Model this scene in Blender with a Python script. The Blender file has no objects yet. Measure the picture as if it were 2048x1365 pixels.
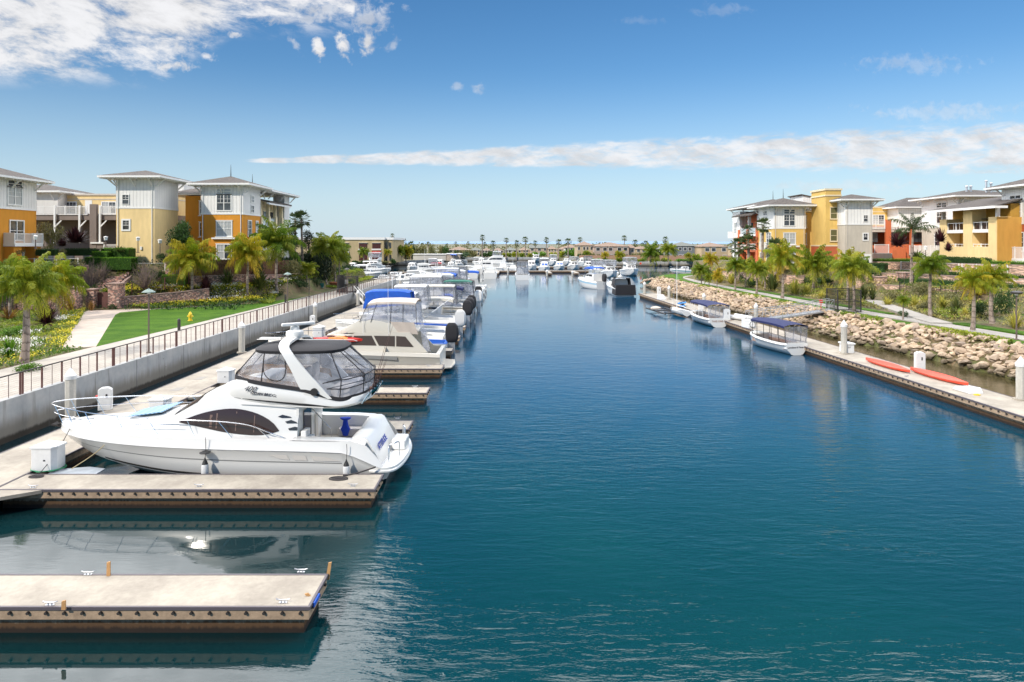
import bpy, math, random
import numpy as np
from mathutils import Vector, Matrix, noise as mnoise
R = math.radians
S = bpy.context.scene
COL = S.collection
# ------------------------------------------------------------------ camera
H = 9.0; F = 1330.0; CX = 1024.0; HY = 487.0
cam = bpy.data.cameras.new('camera'); camo = bpy.data.objects.new('camera', cam); COL.objects.link(camo)
cam.sensor_width = 36.0; cam.lens = 36.0 * F / 2048.0
cam.shift_y = -(682.5 - HY) / 2048.0
cam.clip_end = 30000; cam.clip_start = 0.3
camo.location = (0, 0, H); camo.rotation_euler = (R(90), 0, 0)
S.camera = camo
# ------------------------------------------------------------------ light
SUN_EL = 40.0; SUN_V = Vector((-0.60, -0.80, 0)).normalized()
sun = bpy.data.lights.new('sun', 'SUN'); suno = bpy.data.objects.new('sun', sun); COL.objects.link(suno)
sun.energy = 4.2; sun.angle = R(0.5); sun.color = (1.0, 0.93, 0.82)
sd = Vector((SUN_V.x*math.cos(R(SUN_EL)), SUN_V.y*math.cos(R(SUN_EL)), math.sin(R(SUN_EL))))
suno.rotation_euler = sd.to_track_quat('Z', 'Y').to_euler(); suno.location = (-40, -40, 60)
S.view_settings.view_transform = 'Standard'; S.view_settings.look = 'None'
S.view_settings.gamma = 1.0; S.view_settings.use_curve_mapping = False
S.view_settings.exposure = -0.06
S.cycles.max_bounces = 7; S.cycles.transparent_max_bounces = 12; S.cycles.caustics_reflective = False; S.cycles.caustics_refractive = False
wd = bpy.data.worlds.new('World'); S.world = wd; wd.use_nodes = True
nt = wd.node_tree; nt.nodes.clear()
class NB:
    """small helper that writes math node chains"""
    def __init__(s, nt): s.nt = nt
    def new(s, t, **k):
        n = s.nt.nodes.new(t)
        for a, b in k.items(): setattr(n, a, b)
        return n
    def inp(s, sock, v):
        if isinstance(v, bpy.types.NodeSocket): s.nt.links.new(v, sock)
        else: sock.default_value = v
    def m(s, op, a, b=0.0, c=0.0, clamp=False):
        n = s.new('ShaderNodeMath', operation=op); n.use_clamp = clamp
        s.inp(n.inputs[0], a); s.inp(n.inputs[1], b)
        if op in ('MULTIPLY_ADD', 'COMPARE'): s.inp(n.inputs[2], c)
        return n.outputs[0]
    def mr(s, v, a, b, c=0.0, d=1.0, kind='SMOOTHSTEP'):
        n = s.new('ShaderNodeMapRange', interpolation_type=kind); n.clamp = True if kind == 'LINEAR' else n.clamp
        s.inp(n.inputs['Value'], v)
        for i, x in zip(('From Min', 'From Max', 'To Min', 'To Max'), (a, b, c, d)): s.inp(n.inputs[i], x)
        return n.outputs[0]
    def noise(s, vec, scale, det=4, rough=.55, dist=0.0, dim='3D'):
        n = s.new('ShaderNodeTexNoise', noise_dimensions=dim)
        if vec is not None: s.inp(n.inputs['Vector'], vec)
        s.inp(n.inputs['Scale'], scale); s.inp(n.inputs['Detail'], det); s.inp(n.inputs['Roughness'], rough); s.inp(n.inputs['Distortion'], dist)
        return n.outputs['Fac']
    def mix(s, f, a, b, kind='MIX'):
        n = s.new('ShaderNodeMix', data_type='RGBA', blend_type=kind)
        s.inp(n.inputs[0], f); s.inp(n.inputs[6], a); s.inp(n.inputs[7], b)
        return n.outputs[2]
    def comb(s, x, y, z=0.0):
        n = s.new('ShaderNodeCombineXYZ'); s.inp(n.inputs[0], x); s.inp(n.inputs[1], y); s.inp(n.inputs[2], z); return n.outputs[0]
    def ramp(s, f, stops):
        n = s.new('ShaderNodeValToRGB'); s.inp(n.inputs[0], f); cr = n.color_ramp
        while len(cr.elements) < len(stops): cr.elements.new(.5)
        for e, (p, c) in zip(cr.elements, stops): e.position = p; e.color = (*c, 1) if len(c) == 3 else c
        return n.outputs[0]
def c4(c): return (c[0], c[1], c[2], 1.0)
def hexc(h):
    h = h.lstrip('#'); o = []
    for i in (0, 2, 4):
        v = int(h[i:i+2], 16)/255; o.append(v/12.92 if v <= .04045 else ((v+.055)/1.055)**2.4)
    return tuple(o)
w = NB(nt)
sky = w.new('ShaderNodeTexSky', sky_type='NISHITA'); sky.sun_disc = False
sky.sun_elevation = R(SUN_EL); sky.sun_rotation = math.atan2(SUN_V.x, SUN_V.y)
sky.air_density = 1.0; sky.dust_density = 0.55; sky.ozone_density = 2.4; sky.altitude = 0
tc = w.new('ShaderNodeTexCoord'); sx = w.new('ShaderNodeSeparateXYZ'); nt.links.new(tc.outputs['Generated'], sx.inputs[0])
dx, dy, dz = sx.outputs
dyc = w.m('MAXIMUM', dy, 0.06)
U = w.m('DIVIDE', dx, dyc); V = w.m('DIVIDE', dz, dyc)
# altocumulus projected on a flat layer high overhead
zc = w.m('MAXIMUM', dz, 0.03)
lay = w.comb(w.m('DIVIDE', dx, zc), w.m('DIVIDE', dy, zc))
# long band low over the roofs
cb = w.m('MULTIPLY_ADD', w.m('ADD', U, .4), .016, .124)
hb = w.m('MULTIPLY_ADD', w.m('ADD', U, .40), .037, .0035)
hb = w.m('MINIMUM', hb, .047)
dd = w.m('DIVIDE', w.m('ABSOLUTE', w.m('SUBTRACT', V, cb)), w.m('MAXIMUM', hb, .001))
bm = w.mr(dd, 0.35, 1.15, 1.0, 0.0); bm = w.m('MULTIPLY', bm, w.mr(U, -.42, -.36))
nv = w.comb(w.m('MULTIPLY_ADD', V, -26.0, w.m('MULTIPLY', U, 15.0)), w.m('MULTIPLY_ADD', U, 4.0, w.m('MULTIPLY', V, 46.0)))
n1 = w.noise(nv, 1.5, 8, .62, .35); n2 = w.noise(lay, .9, 5, .6)
bd = w.m('ADD', bm, w.m('MULTIPLY', w.m('SUBTRACT', w.m('MULTIPLY_ADD', n1, .85, w.m('MULTIPLY', n2, .15)), .5), 3.4))
band = w.m('MULTIPLY', w.mr(bd, .0, 1.3, 0, .92), w.mr(bm, 0.0, .5))
# big field upper left, running on over the frame
e1 = w.mr(U, -.52, -.42, .262, .337, 'LINEAR'); e2 = w.mr(U, -.24, -.15, 0, .5, 'LINEAR')
edge = w.m('ADD', e1, e2)
ed = w.m('ADD', w.m('MULTIPLY', w.m('SUBTRACT', V, edge), 7.0), 0.5)
nv2 = w.comb(w.m('MULTIPLY_ADD', V, 5.0, w.m('MULTIPLY', U, 9.0)), w.m('MULTIPLY_ADD', U, 2.0, w.m('MULTIPLY', V, 19.0)))
n3 = w.noise(nv2, 1.5, 9, .66, .25); n4 = w.noise(nv2, .5, 3, .5, .2)
fld = w.m('ADD', w.m('MINIMUM', ed, 1.0), w.m('MULTIPLY', w.m('SUBTRACT', w.m('MULTIPLY_ADD', n3, .65, w.m('MULTIPLY', n4, .35)), .50), 4.6)); fld = w.m('ADD', fld, w.mr(V, .34, .5, .22, 1.0))
field = w.mr(fld, .42, 1.25, 0, .97)
field = w.m('MULTIPLY', field, w.mr(w.m('SUBTRACT', V, edge), -.035, .01))
# separate puffs and falling streaks
n5 = w.noise(w.comb(U, V), 60.0, 6, .62, .3)
def puff(px, py, rx, ry, tilt=0.0, amp=1.0):
    a = w.m('SUBTRACT', U, (px-CX)/F); b = w.m('SUBTRACT', V, (HY-py)/F)
    a = w.m('MULTIPLY_ADD', b, tilt, a)
    a = w.m('DIVIDE', a, rx/F); b = w.m('DIVIDE', b, ry/F)
    r = w.m('SQRT', w.m('ADD', w.m('MULTIPLY', a, a), w.m('MULTIPLY', b, b)))
    return w.m('MULTIPLY', w.mr(w.m('ADD', r, w.m('MULTIPLY', w.m('SUBTRACT', n5, .5), 3.6)), .0, 1.15, 1, 0), amp)
acc = w.m('MAXIMUM', band, field)
for a in ((635, 92, 13, 26, .35), (686, 90, 15, 27, .3), (737, 86, 14, 26, -.2, .9), (592, 92, 9, 18, .5, .45), (785, 90, 12, 12, -.5, .4), (472, 68, 14, 7, 0, .8),
          (912, 175, 13, 9, 0, .35), (955, 181, 15, 11, 0, .4), (415, 113, 16, 9, .3, .8), (60, 132, 100, 10, -1.2, .55), (340, 132, 55, 14, 0, .9), (330, 95, 70, 20, 0, .8),
          (1830, 128, 110, 22, 0, .25), (1440, 20, 60, 14, 0, .14), (1900, 225, 170, 20, 0, .3), (1690, 372, 190, 14, 0, .3), (600, 38, 90, 16, 0, .6), (735, 40, 44, 44, 0, .6), (650, 18, 120, 22, 0, .7), (1280, 42, 50, 8, 0, .1)):
    acc = w.m('MAXIMUM', acc, puff(*a))
cl = w.m('MULTIPLY', acc, w.mr(dz, 0.0, 0.03)); cl = w.m('MULTIPLY', cl, w.mr(dy, .02, .09))
skc = w.new('ShaderNodeHueSaturation'); skc.inputs['Saturation'].default_value = 1.30; skc.inputs['Value'].default_value = 1.16
nt.links.new(sky.outputs[0], skc.inputs['Color'])
CLB = w.m('MULTIPLY', w.mr(V, .38, .55, 8.4, 46.0), w.mr(n3, .3, .65, .72, 1.0))
cc = w.mix(1.0, (1, 1.0, 1.02, 1), (1, 1, 1, 1), 'MULTIPLY')
vm = w.new('ShaderNodeVectorMath', operation='SCALE'); w.inp(vm.inputs[0], cc); w.inp(vm.inputs['Scale'], CLB)
hz = w.mr(dz, -.05, .26, 1, 0); hz = w.m('MULTIPLY', hz, .86)
skb = w.mix(hz, skc.outputs[0], (5.3, 6.8, 8.2, 1))
skyc = w.mix(cl, skb, vm.outputs[0])
bg = w.new('ShaderNodeBackground'); w.inp(bg.inputs[0], skyc); bg.inputs[1].default_value = 0.115
wo = w.new('ShaderNodeOutputWorld'); nt.links.new(bg.outputs[0], wo.inputs[0])

# ------------------------------------------------------------------ mesh helpers
def P(px, py, z):                      # ground point (given height) that the camera sees at a photo pixel
    Y = (H - z) * F / (py - HY); return Vector(((px-CX)*Y/F, Y, z))
def PY(px, py, Y):                     # the same at a given distance
    return Vector(((px-CX)*Y/F, Y, H-(py-HY)*Y/F))
class MB:
    def __init__(s): s.v = []; s.f = []; s.m = []; s.t = []; s.mi = 0; s.ti = 0.5
    def add(s, vs, fs):
        o = len(s.v); s.v += [tuple(p) for p in vs]
        for f in fs: s.f.append([i+o for i in f]); s.m.append(s.mi); s.t.append(s.ti)
        return s
    def box(s, x0, x1, y0, y1, z0, z1):
        return s.add([(x0,y0,z0),(x1,y0,z0),(x1,y1,z0),(x0,y1,z0),(x0,y0,z1),(x1,y0,z1),(x1,y1,z1),(x0,y1,z1)],
            [(0,3,2,1),(4,5,6,7),(0,1,5,4),(1,2,6,5),(2,3,7,6),(3,0,4,7)])
    def cbox(s, c, d, rz=0.0):
        k, n = math.cos(rz), math.sin(rz); a, b, h = d[0]/2, d[1]/2, d[2]/2; vs = []
        for z in (-h, h):
            for x, y in ((-a,-b),(a,-b),(a,b),(-a,b)): vs.append((c[0]+x*k-y*n, c[1]+x*n+y*k, c[2]+z))
        return s.add(vs, [(0,3,2,1),(4,5,6,7),(0,1,5,4),(1,2,6,5),(2,3,7,6),(3,0,4,7)])
    def face(s, pts): return s.add(pts, [tuple(range(len(pts)))])
    def extr(s, pts, d):
        n = len(pts); d = Vector(d); a = [Vector(p) for p in pts]; b = [p+d for p in a]
        return s.add(a+b, [tuple(range(n))[::-1], tuple(range(n, 2*n))] + [(i, (i+1) % n, n+(i+1) % n, n+i) for i in range(n)])
    def prism(s, pts, z0, z1): return s.extr([(p[0], p[1], z0) for p in pts], (0, 0, z1-z0))
    def tube(s, pts, r, n=6, cap=True, closed=False):
        pts = [Vector(p) for p in pts]; m = len(pts); rr = r if isinstance(r, (list, tuple)) else [r]*m
        vs = []; prev = None
        for i, p in enumerate(pts):
            if closed: t = pts[(i+1) % m]-pts[i-1]
            else: t = pts[min(i+1, m-1)]-pts[max(i-1, 0)]
            if t.length < 1e-9: t = Vector((0, 0, 1))
            t.normalize()
            if prev is None: a = t.orthogonal().normalized()
            else:
                a = prev-t*prev.dot(t); a = a.normalized() if a.length > 1e-6 else t.orthogonal().normalized()
            prev = a; b = t.cross(a)
            for k in range(n):
                q = 2*math.pi*k/n; vs.append(p+(a*math.cos(q)+b*math.sin(q))*rr[i])
        fs = []
        for i in range(m if closed else m-1):
            j = (i+1) % m
            for k in range(n): fs.append((i*n+k, i*n+(k+1) % n, j*n+(k+1) % n, j*n+k))
        if cap and not closed: fs += [tuple(range(n))[::-1], tuple(range((m-1)*n, m*n))]
        return s.add(vs, fs)
    def loft(s, rows, closed=False, capa=False, capb=False):
        n = len(rows[0]); vs = [p for r in rows for p in r]; fs = []
        for i in range(len(rows)-1):
            for k in range(n if closed else n-1):
                fs.append((i*n+k, i*n+(k+1) % n, (i+1)*n+(k+1) % n, (i+1)*n+k))
        if capa: fs.append(tuple(range(n))[::-1])
        if capb: fs.append(tuple(range((len(rows)-1)*n, len(rows)*n)))
        return s.add(vs, fs)
    def lathe(s, prof, n=12, c=(0, 0, 0), cap=True):
        rows = [[(c[0]+r*math.cos(2*math.pi*k/n), c[1]+r*math.sin(2*math.pi*k/n), c[2]+z) for k in range(n)] for r, z in prof]
        return s.loft(rows, True, cap, cap)
    def ball(s, c, r, n=10, m=6, sc=(1, 1, 1)):
        prof = [(max(1e-3, math.sin(math.pi*i/m))*r, -math.cos(math.pi*i/m)*r) for i in range(m+1)]
        rows = [[(c[0]+sc[0]*a*math.cos(2*math.pi*k/n), c[1]+sc[1]*a*math.sin(2*math.pi*k/n), c[2]+sc[2]*z) for k in range(n)] for a, z in prof]
        return s.loft(rows, True, True, True)
    def mesh(s, name, mats, smooth=0):
        me = bpy.data.meshes.new(name); me.from_pydata(s.v, [], s.f)
        for m in (mats if isinstance(mats, (list, tuple)) else [mats]): me.materials.append(m)
        if any(s.m): me.polygons.foreach_set('material_index', s.m)
        if len(set(s.t)) > 1:
            at = me.attributes.new('tint', 'FLOAT', 'FACE'); at.data.foreach_set('value', s.t)
        if smooth:
            me.polygons.foreach_set('use_smooth', [True]*len(s.f)); me.set_sharp_from_angle(angle=R(smooth))
        me.update(); return me
    def build(s, name, mats, parent=None, smooth=0, loc=None, bevel=0):
        o = bpy.data.objects.new(name, s.mesh(name, mats, smooth)); COL.objects.link(o)
        if parent: o.parent = parent
        if loc is not None: o.location = loc
        if bevel:
            b = o.modifiers.new('bevel', 'BEVEL'); b.width = bevel; b.segments = 2; b.limit_method = 'ANGLE'; b.angle_limit = R(40)
        return o
def fix_normals(me):
    import bmesh
    b = bmesh.new(); b.from_mesh(me); bmesh.ops.recalc_face_normals(b, faces=b.faces); b.to_mesh(me); b.free()
def tag(o, label, cat, group=None):
    o['label'] = label; o['category'] = cat
    if group: o['group'] = group
    return o
def kind(o, k): o['kind'] = k; return o
def thing(name, label, cat, loc=(0, 0, 0), rz=0.0, group=None):
    o = bpy.data.objects.new(name, None); COL.objects.link(o); o.empty_display_size = .2
    o.location = loc; o.rotation_euler = (0, 0, rz); return tag(o, label, cat, group)
KIDS = {}
def copy_tree(o, label=None, loc=None, rz=None, group=None):
    if not KIDS:
        pass
    def rec(a, par):
        c = a.copy(); COL.objects.link(c)
        if par is not None: c.parent = par
        for ch in a.children: rec(ch, c)
        return c
    c = rec(o, None)
    if label: c['label'] = label
    if loc is not None: c.location = loc
    if rz is not None: c.rotation_euler = (0, 0, rz)
    if group: c['group'] = group
    return c
def text_mesh(name, txt, size, mat, parent, mtx, ext=.004, bold=False, align='LEFT', shear=0.0):
    cu = bpy.data.curves.new(name, 'FONT'); cu.body = txt; cu.size = size; cu.extrude = ext; cu.align_x = align; cu.shear = shear
    if bold: cu.offset = size*.02
    t = bpy.data.objects.new(name, cu); me = bpy.data.meshes.new_from_object(t); bpy.data.objects.remove(t)
    me.materials.clear(); me.materials.append(mat)
    o = bpy.data.objects.new(name, me); COL.objects.link(o); o.parent = parent; o.matrix_local = mtx
    return o
def spl(rows, k=4):
    """Catmull-Rom interpolation of section rows"""
    rows = [[Vector(p) for p in r] for r in rows]; out = []
    n = len(rows)
    for i in range(n-1):
        a, b, c, d = rows[max(i-1, 0)], rows[i], rows[i+1], rows[min(i+2, n-1)]
        for j in range(k):
            t = j/k
            out.append([.5*((2*q)+(r-p)*t+(2*p-5*q+4*r-s)*t*t+(3*q-p-3*r+s)*t**3) for p, q, r, s in zip(a, b, c, d)])
    out.append(rows[-1]); return out
def splp(pts, k=6): return [r[0] for r in spl([[p] for p in pts], k)]

# ------------------------------------------------------------------ materials
MC = {}
def mat(name, col, rough=.6, metal=0.0, var=0.0, vscale=3.0, bump=0.0, bscale=20.0, spec=.5, col2=None, alpha=None, coat=0.0):
    if name in MC: return MC[name]
    m = bpy.data.materials.new(name); m.use_nodes = True; MC[name] = m
    n = NB(m.node_tree); b = m.node_tree.nodes['Principled BSDF']
    b.inputs['Roughness'].default_value = rough; b.inputs['Metallic'].default_value = metal; b.inputs['Specular IOR Level'].default_value = spec
    b.inputs['Coat Weight'].default_value = coat
    col = hexc(col) if isinstance(col, str) else col
    c = c4(col)
    if var or col2:
        co = n.new('ShaderNodeTexCoord').outputs['Object']
        f = n.noise(co, vscale, 6, .6)
        if col2:
            col2 = hexc(col2) if isinstance(col2, str) else col2
            c = n.mix(n.mr(f, .4, .6), c, c4(col2))
        else:
            c = n.mix(1.0, c, n.ramp(f, [(.25, (1-var,)*3), (.75, (1+var*.35,)*3)]), 'MULTIPLY')
    n.inp(b.inputs['Base Color'], c)
    if bump:
        co = n.new('ShaderNodeTexCoord').outputs['Object']
        bp = n.new('ShaderNodeBump'); bp.inputs['Strength'].default_value = bump; bp.inputs['Distance'].default_value = .02
        n.inp(bp.inputs['Height'], n.noise(co, bscale, 6, .6)); m.node_tree.links.new(bp.outputs[0], b.inputs['Normal'])
    if alpha is not None: b.inputs['Alpha'].default_value = alpha
    return m
def leafmat(name, a, b2, var=.35, trans=.35, rough=.55, hue=.0):
    if name in MC: return MC[name]
    m = bpy.data.materials.new(name); m.use_nodes = True; MC[name] = m
    n = NB(m.node_tree); b = m.node_tree.nodes['Principled BSDF']
    at = n.new('ShaderNodeAttribute', attribute_name='tint'); oi = n.new('ShaderNodeObjectInfo')
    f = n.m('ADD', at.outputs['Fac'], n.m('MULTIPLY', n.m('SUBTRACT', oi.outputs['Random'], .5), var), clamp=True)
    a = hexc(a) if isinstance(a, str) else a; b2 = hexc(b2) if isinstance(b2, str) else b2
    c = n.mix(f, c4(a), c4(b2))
    co = n.new('ShaderNodeTexCoord').outputs['Object']
    c = n.mix(1.0, c, n.ramp(n.noise(co, 2.5, 3), [(.3, (.75,)*3), (.7, (1.15,)*3)]), 'MULTIPLY')
    n.inp(b.inputs['Base Color'], c); b.inputs['Roughness'].default_value = rough; b.inputs['Specular IOR Level'].default_value = .25
    t = n.new('ShaderNodeBsdfTranslucent'); n.inp(t.inputs[0], c)
    mx = n.new('ShaderNodeMixShader'); mx.inputs[0].default_value = trans
    L = m.node_tree.links; L.new(b.outputs[0], mx.inputs[1]); L.new(t.outputs[0], mx.inputs[2])
    L.new(mx.outputs[0], m.node_tree.nodes['Material Output'].inputs[0]); return m
def gen(name, fn):
    if name in MC: return MC[name]
    m = bpy.data.materials.new(name); m.use_nodes = True; MC[name] = m
    n = NB(m.node_tree); b = m.node_tree.nodes['Principled BSDF']; fn(n, b, m.node_tree.links); return m
def objco(n):
    s = n.new('ShaderNodeSeparateXYZ'); n.nt.links.new(n.new('ShaderNodeTexCoord').outputs['Object'], s.inputs[0]); return s.outputs
def geoco(n):
    s = n.new('ShaderNodeSeparateXYZ'); n.nt.links.new(n.new('ShaderNodeNewGeometry').outputs['Position'], s.inputs[0]); return s.outputs
def bumpit(n, b, h, st, dist=.02):
    bp = n.new('ShaderNodeBump'); bp.inputs['Strength'].default_value = st; bp.inputs['Distance'].default_value = dist
    n.inp(bp.inputs['Height'], h); n.nt.links.new(bp.outputs[0], b.inputs['Normal'])
# ------------------------------------------------------------------ shared materials
M_gel = mat('white_gelcoat', (.76, .75, .72), .28, coat=.3)
M_gel2 = mat('cream_gelcoat', (.62, .58, .50), .32, coat=.2)
M_white = mat('white_paint', (.74, .74, .73), .5, var=.12)
M_wtrim = mat('white_trim', (.78, .77, .74), .55)
M_black = mat('black_canvas', (.018, .017, .02), .75, bump=.3, bscale=60)
M_blk = mat('black_rubber', (.02, .02, .02), .6)
M_dglass = mat('dark_glass', (.02, .018, .02), .06, spec=.8)
M_bglass = mat('bronze_glass', (.035, .016, .012), .08, spec=.6)
M_steel = mat('polished_steel', (.75, .76, .78), .16, metal=1.0)
M_alu = mat('aluminium', (.55, .56, .58), .38, metal=.8)
M_blue = mat('blue_canvas', (.008, .10, .52), .75, var=.3, vscale=2, bump=.3, bscale=30)
M_navy = mat('navy_canvas', (.008, .014, .085), .7, var=.25, vscale=3, bump=.2, bscale=25)
M_green = mat('green_canvas', (.01, .13, .09), .75)
M_beige = mat('beige_canvas', (.55, .47, .40), .8, var=.15, vscale=2)
M_grey = mat('grey_stripe', (.22, .22, .21), .4)
M_red = mat('red_plastic', (.62, .03, .02), .4)
M_orange = mat('salmon_plastic', (.80, .085, .04), .42, var=.15, vscale=4)
M_yel = mat('yellow_paint', (.75, .52, .02), .45)
M_wood = mat('weathered_wood', (.42, .30, .20), .85, var=.45, vscale=5, bump=.4, bscale=30)
M_wood2 = mat('new_wood', (.55, .30, .12), .8, var=.3, vscale=6)
M_rope = mat('rope', (.45, .36, .20), .9); M_rope2 = mat('dark_rope', (.05, .045, .045), .9)
M_rust = mat('rust_red_steel', (.13, .05, .04), .6, var=.3)
M_cable = mat('thin_cable', (.20, .15, .13), .5)
M_dsteel = mat('dark_steel', (.035, .03, .028), .5)
M_verd = mat('verdigris_metal', (.20, .27, .24), .6, var=.3)
M_vinyl = None
def _vinyl():
    m = bpy.data.materials.new('clear_vinyl'); m.use_nodes = True; n = NB(m.node_tree); L = m.node_tree.links
    tr = n.new('ShaderNodeBsdfTransparent'); tr.inputs[0].default_value = (.80, .82, .86, 1)
    g = n.new('ShaderNodeBsdfPrincipled'); g.inputs['Base Color'].default_value = (.62, .63, .68, 1); g.inputs['Roughness'].default_value = .12
    co = n.new('ShaderNodeTexCoord').outputs['Object']
    f = n.noise(co, 1.3, 3, .5, .8); mx = n.new('ShaderNodeMixShader'); n.inp(mx.inputs[0], n.mr(f, .35, .75, .14, .42))
    L.new(tr.outputs[0], mx.inputs[1]); L.new(g.outputs[0], mx.inputs[2]); L.new(mx.outputs[0], m.node_tree.nodes['Material Output'].inputs[0])
    bp = n.new('ShaderNodeBump'); bp.inputs['Strength'].default_value = .35; bp.inputs['Distance'].default_value = .05
    n.inp(bp.inputs['Height'], n.noise(co, 1.8, 2, .5, .6)); L.new(bp.outputs[0], g.inputs['Normal'])
    return m
M_vinyl = _vinyl()

def _water(n, b, L):
    x, y, z = geoco(n)
    p = n.new('ShaderNodeNewGeometry').outputs['Position']
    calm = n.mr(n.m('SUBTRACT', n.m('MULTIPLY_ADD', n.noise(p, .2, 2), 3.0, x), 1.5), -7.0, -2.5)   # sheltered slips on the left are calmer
    # ripples: long crests tilted a little to the view, plus fine chop
    mp = n.new('ShaderNodeMapping'); n.inp(mp.inputs['Vector'], p); mp.inputs['Rotation'].default_value = (0, 0, R(-14)); mp.inputs['Scale'].default_value = (.42, 1.45, 1)
    mp2 = n.new('ShaderNodeMapping'); n.inp(mp2.inputs['Vector'], p); mp2.inputs['Rotation'].default_value = (0, 0, R(24)); mp2.inputs['Scale'].default_value = (.5, 1.2, 1)
    a = n.noise(mp.outputs[0], 2.6, 4, .55, .5); c = n.noise(mp2.outputs[0], 1.1, 3, .5, .6); d = n.noise(mp.outputs[0], 7.0, 3, .6, .3)
    h = n.m('ADD', n.m('MULTIPLY_ADD', c, .9, n.m('MULTIPLY', a, .85)), n.m('MULTIPLY', d, .16))
    patch = n.mr(n.noise(p, .045, 4, .55, .6), .32, .66, .35, 1.2)
    dist = n.m('MULTIPLY', n.mr(y, 15, 60, 1.0, .48), n.mr(y, 50, 200, 1, .25))
    st = n.m('MULTIPLY', n.m('MULTIPLY', n.m('MULTIPLY_ADD', calm, .90, .10), patch), dist)
    st = n.m('MULTIPLY', st, .15)
    bp = n.new('ShaderNodeBump'); bp.inputs['Distance'].default_value = .25; n.inp(bp.inputs['Strength'], st); n.inp(bp.inputs['Height'], h)
    L.new(bp.outputs[0], b.inputs['Normal'])
    big = n.noise(p, .035, 3, .5)
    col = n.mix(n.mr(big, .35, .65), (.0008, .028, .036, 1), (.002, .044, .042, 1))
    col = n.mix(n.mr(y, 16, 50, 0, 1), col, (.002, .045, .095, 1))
    col = n.mix(n.m('MULTIPLY', n.mr(calm, 0, 1, .8, 0), 1), col, (.004, .016, .018, 1))  # shade and dark dock reflections of the slips painted into the water colour
    shal = n.mr(n.m('MULTIPLY_ADD', n.m('SUBTRACT', y, 30), .0446, x), 26.8, 29.5)
    col = n.mix(n.m('MULTIPLY', shal, n.mr(y, 120, 150, 1, 0)), col, (.060, .050, .022, 1))
    n.inp(b.inputs['Base Color'], col); b.inputs['Roughness'].default_value = .035; b.inputs['IOR'].default_value = 1.41
    b.inputs['Specular IOR Level'].default_value = .55
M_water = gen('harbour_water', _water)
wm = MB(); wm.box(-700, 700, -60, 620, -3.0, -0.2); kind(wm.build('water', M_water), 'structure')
kind(MB().add([(-26000, 6500, .2), (26000, 6500, .2), (26000, 28000, .2), (-26000, 28000, .2)], [(0, 1, 2, 3)]).build('ocean', mat('ocean_water', (.10, .22, .36), .5)), 'structure')
hm = MB(); random.seed(5)
for i in range(60):
    x = -16000+i*540; h = 40+55*abs(mnoise.noise(Vector((x*.00022, 3, 0))))*2
    if i: hm.add([(px_, 15000, 0), (x, 15000, 0), (x, 15300, h), (px_, 15300, ph_), (x, 16500, 0), (px_, 16500, 0)], [(0, 1, 2, 3), (3, 2, 4, 5)])
    px_, ph_ = x, h
kind(hm.build('hills', mat('distant_hills', (.20, .30, .42), .9)), 'structure')  # bluish haze of distance painted into the hill colour
# ------------------------------------------------------------------ terrain
def sdist(poly, x, y):
    """signed distance to an open polyline: positive on its left"""
    best = 1e9; sg = 1
    for (ax, ay), (bx, by) in zip(poly[:-1], poly[1:]):
        vx, vy = bx-ax, by-ay; t = max(0, min(1, ((x-ax)*vx+(y-ay)*vy)/(vx*vx+vy*vy)))
        qx, qy = ax+t*vx, ay+t*vy; d = math.hypot(x-qx, y-qy)
        if d < best-1e-6: best = d; sg = 1 if vx*(y-ay)-vy*(x-ax) > 0 else -1
    return best*sg
LL = [(-110, 68), (-70, 70), (-48, 73.2), (-43.5, 75.0), (-38.5, 78.2), (-32.8, 81.2), (-30.5, 90), (-29.5, 100), (-29.5, 134)]
def hL(x, y):
    d = sdist(LL, x, y)
    if d < 0: return 1.70 + .35*max(0, min(1, (d+3)/3))*(1 if y > 60 else .0)
    if d < .3: return 2.1+d*4.3
    if d < 3: return 3.4+(d-.3)*.30
    if d < 3.3: return 4.2+(d-3)*4
    return min(6.5, 5.4+(d-3.3)*.42)
SH = [(36.8, 20), (35.3, 30), (33.6, 45), (32.9, 52), (31.4, 62), (30.9, 68), (29.9, 85), (29.0, 101), (28.4, 125), (28.5, 141)]  # waterline of the bank, X at Y
def xs(y):
    if y <= SH[0][1]: return SH[0][0]
    for (a, b), (c, d) in zip(SH[:-1], SH[1:]):
        if y <= d: return a+(c-a)*(y-b)/(d-b)
    return SH[-1][0]+(y-141)*.65
W1 = [(60, 10), (56, 40), (54, 55), (52, 72.5), (51.2, 90), (47, 103), (42.7, 113), (40.8, 133), (42.5, 150)]
def hR(x, y):
    b = xs(y); k = x-b
    if k < 0: return -1.0
    if y > 141+.0:
        e = 168-.10*(x-40) - y
        if e < 0: return -1
    if k < 2.5: return -0.1+k*.72
    d = -sdist(W1, x, y)
    if d < 0: return 1.72 + .6*max(0, min(1, (d+9)/9))*(1 if k > 7 else 0)*min(1, max(0, (k-7)/3))
    D = 12 if y < 90 else (12-9*(y-90)/15 if y < 105 else 3)
    return 2.3+min(1, d/.35)*.9+1.6*max(0, min(1, (d-.35)/D))
def ground(px, py):
    """march a photo pixel's ray down to the ground"""
    for k in range(200, 3200):
        Y = k*.1; x = (px-CX)*Y/F; z = H-(py-HY)*Y/F
        g = hL(x, Y) if x < -23.5 and Y < 134 else (hR(x, Y) if x > 26 and Y < 170 else 0)
        if z <= g: return Vector((x, Y, g))
    return P(px, py, 1.7)
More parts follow.
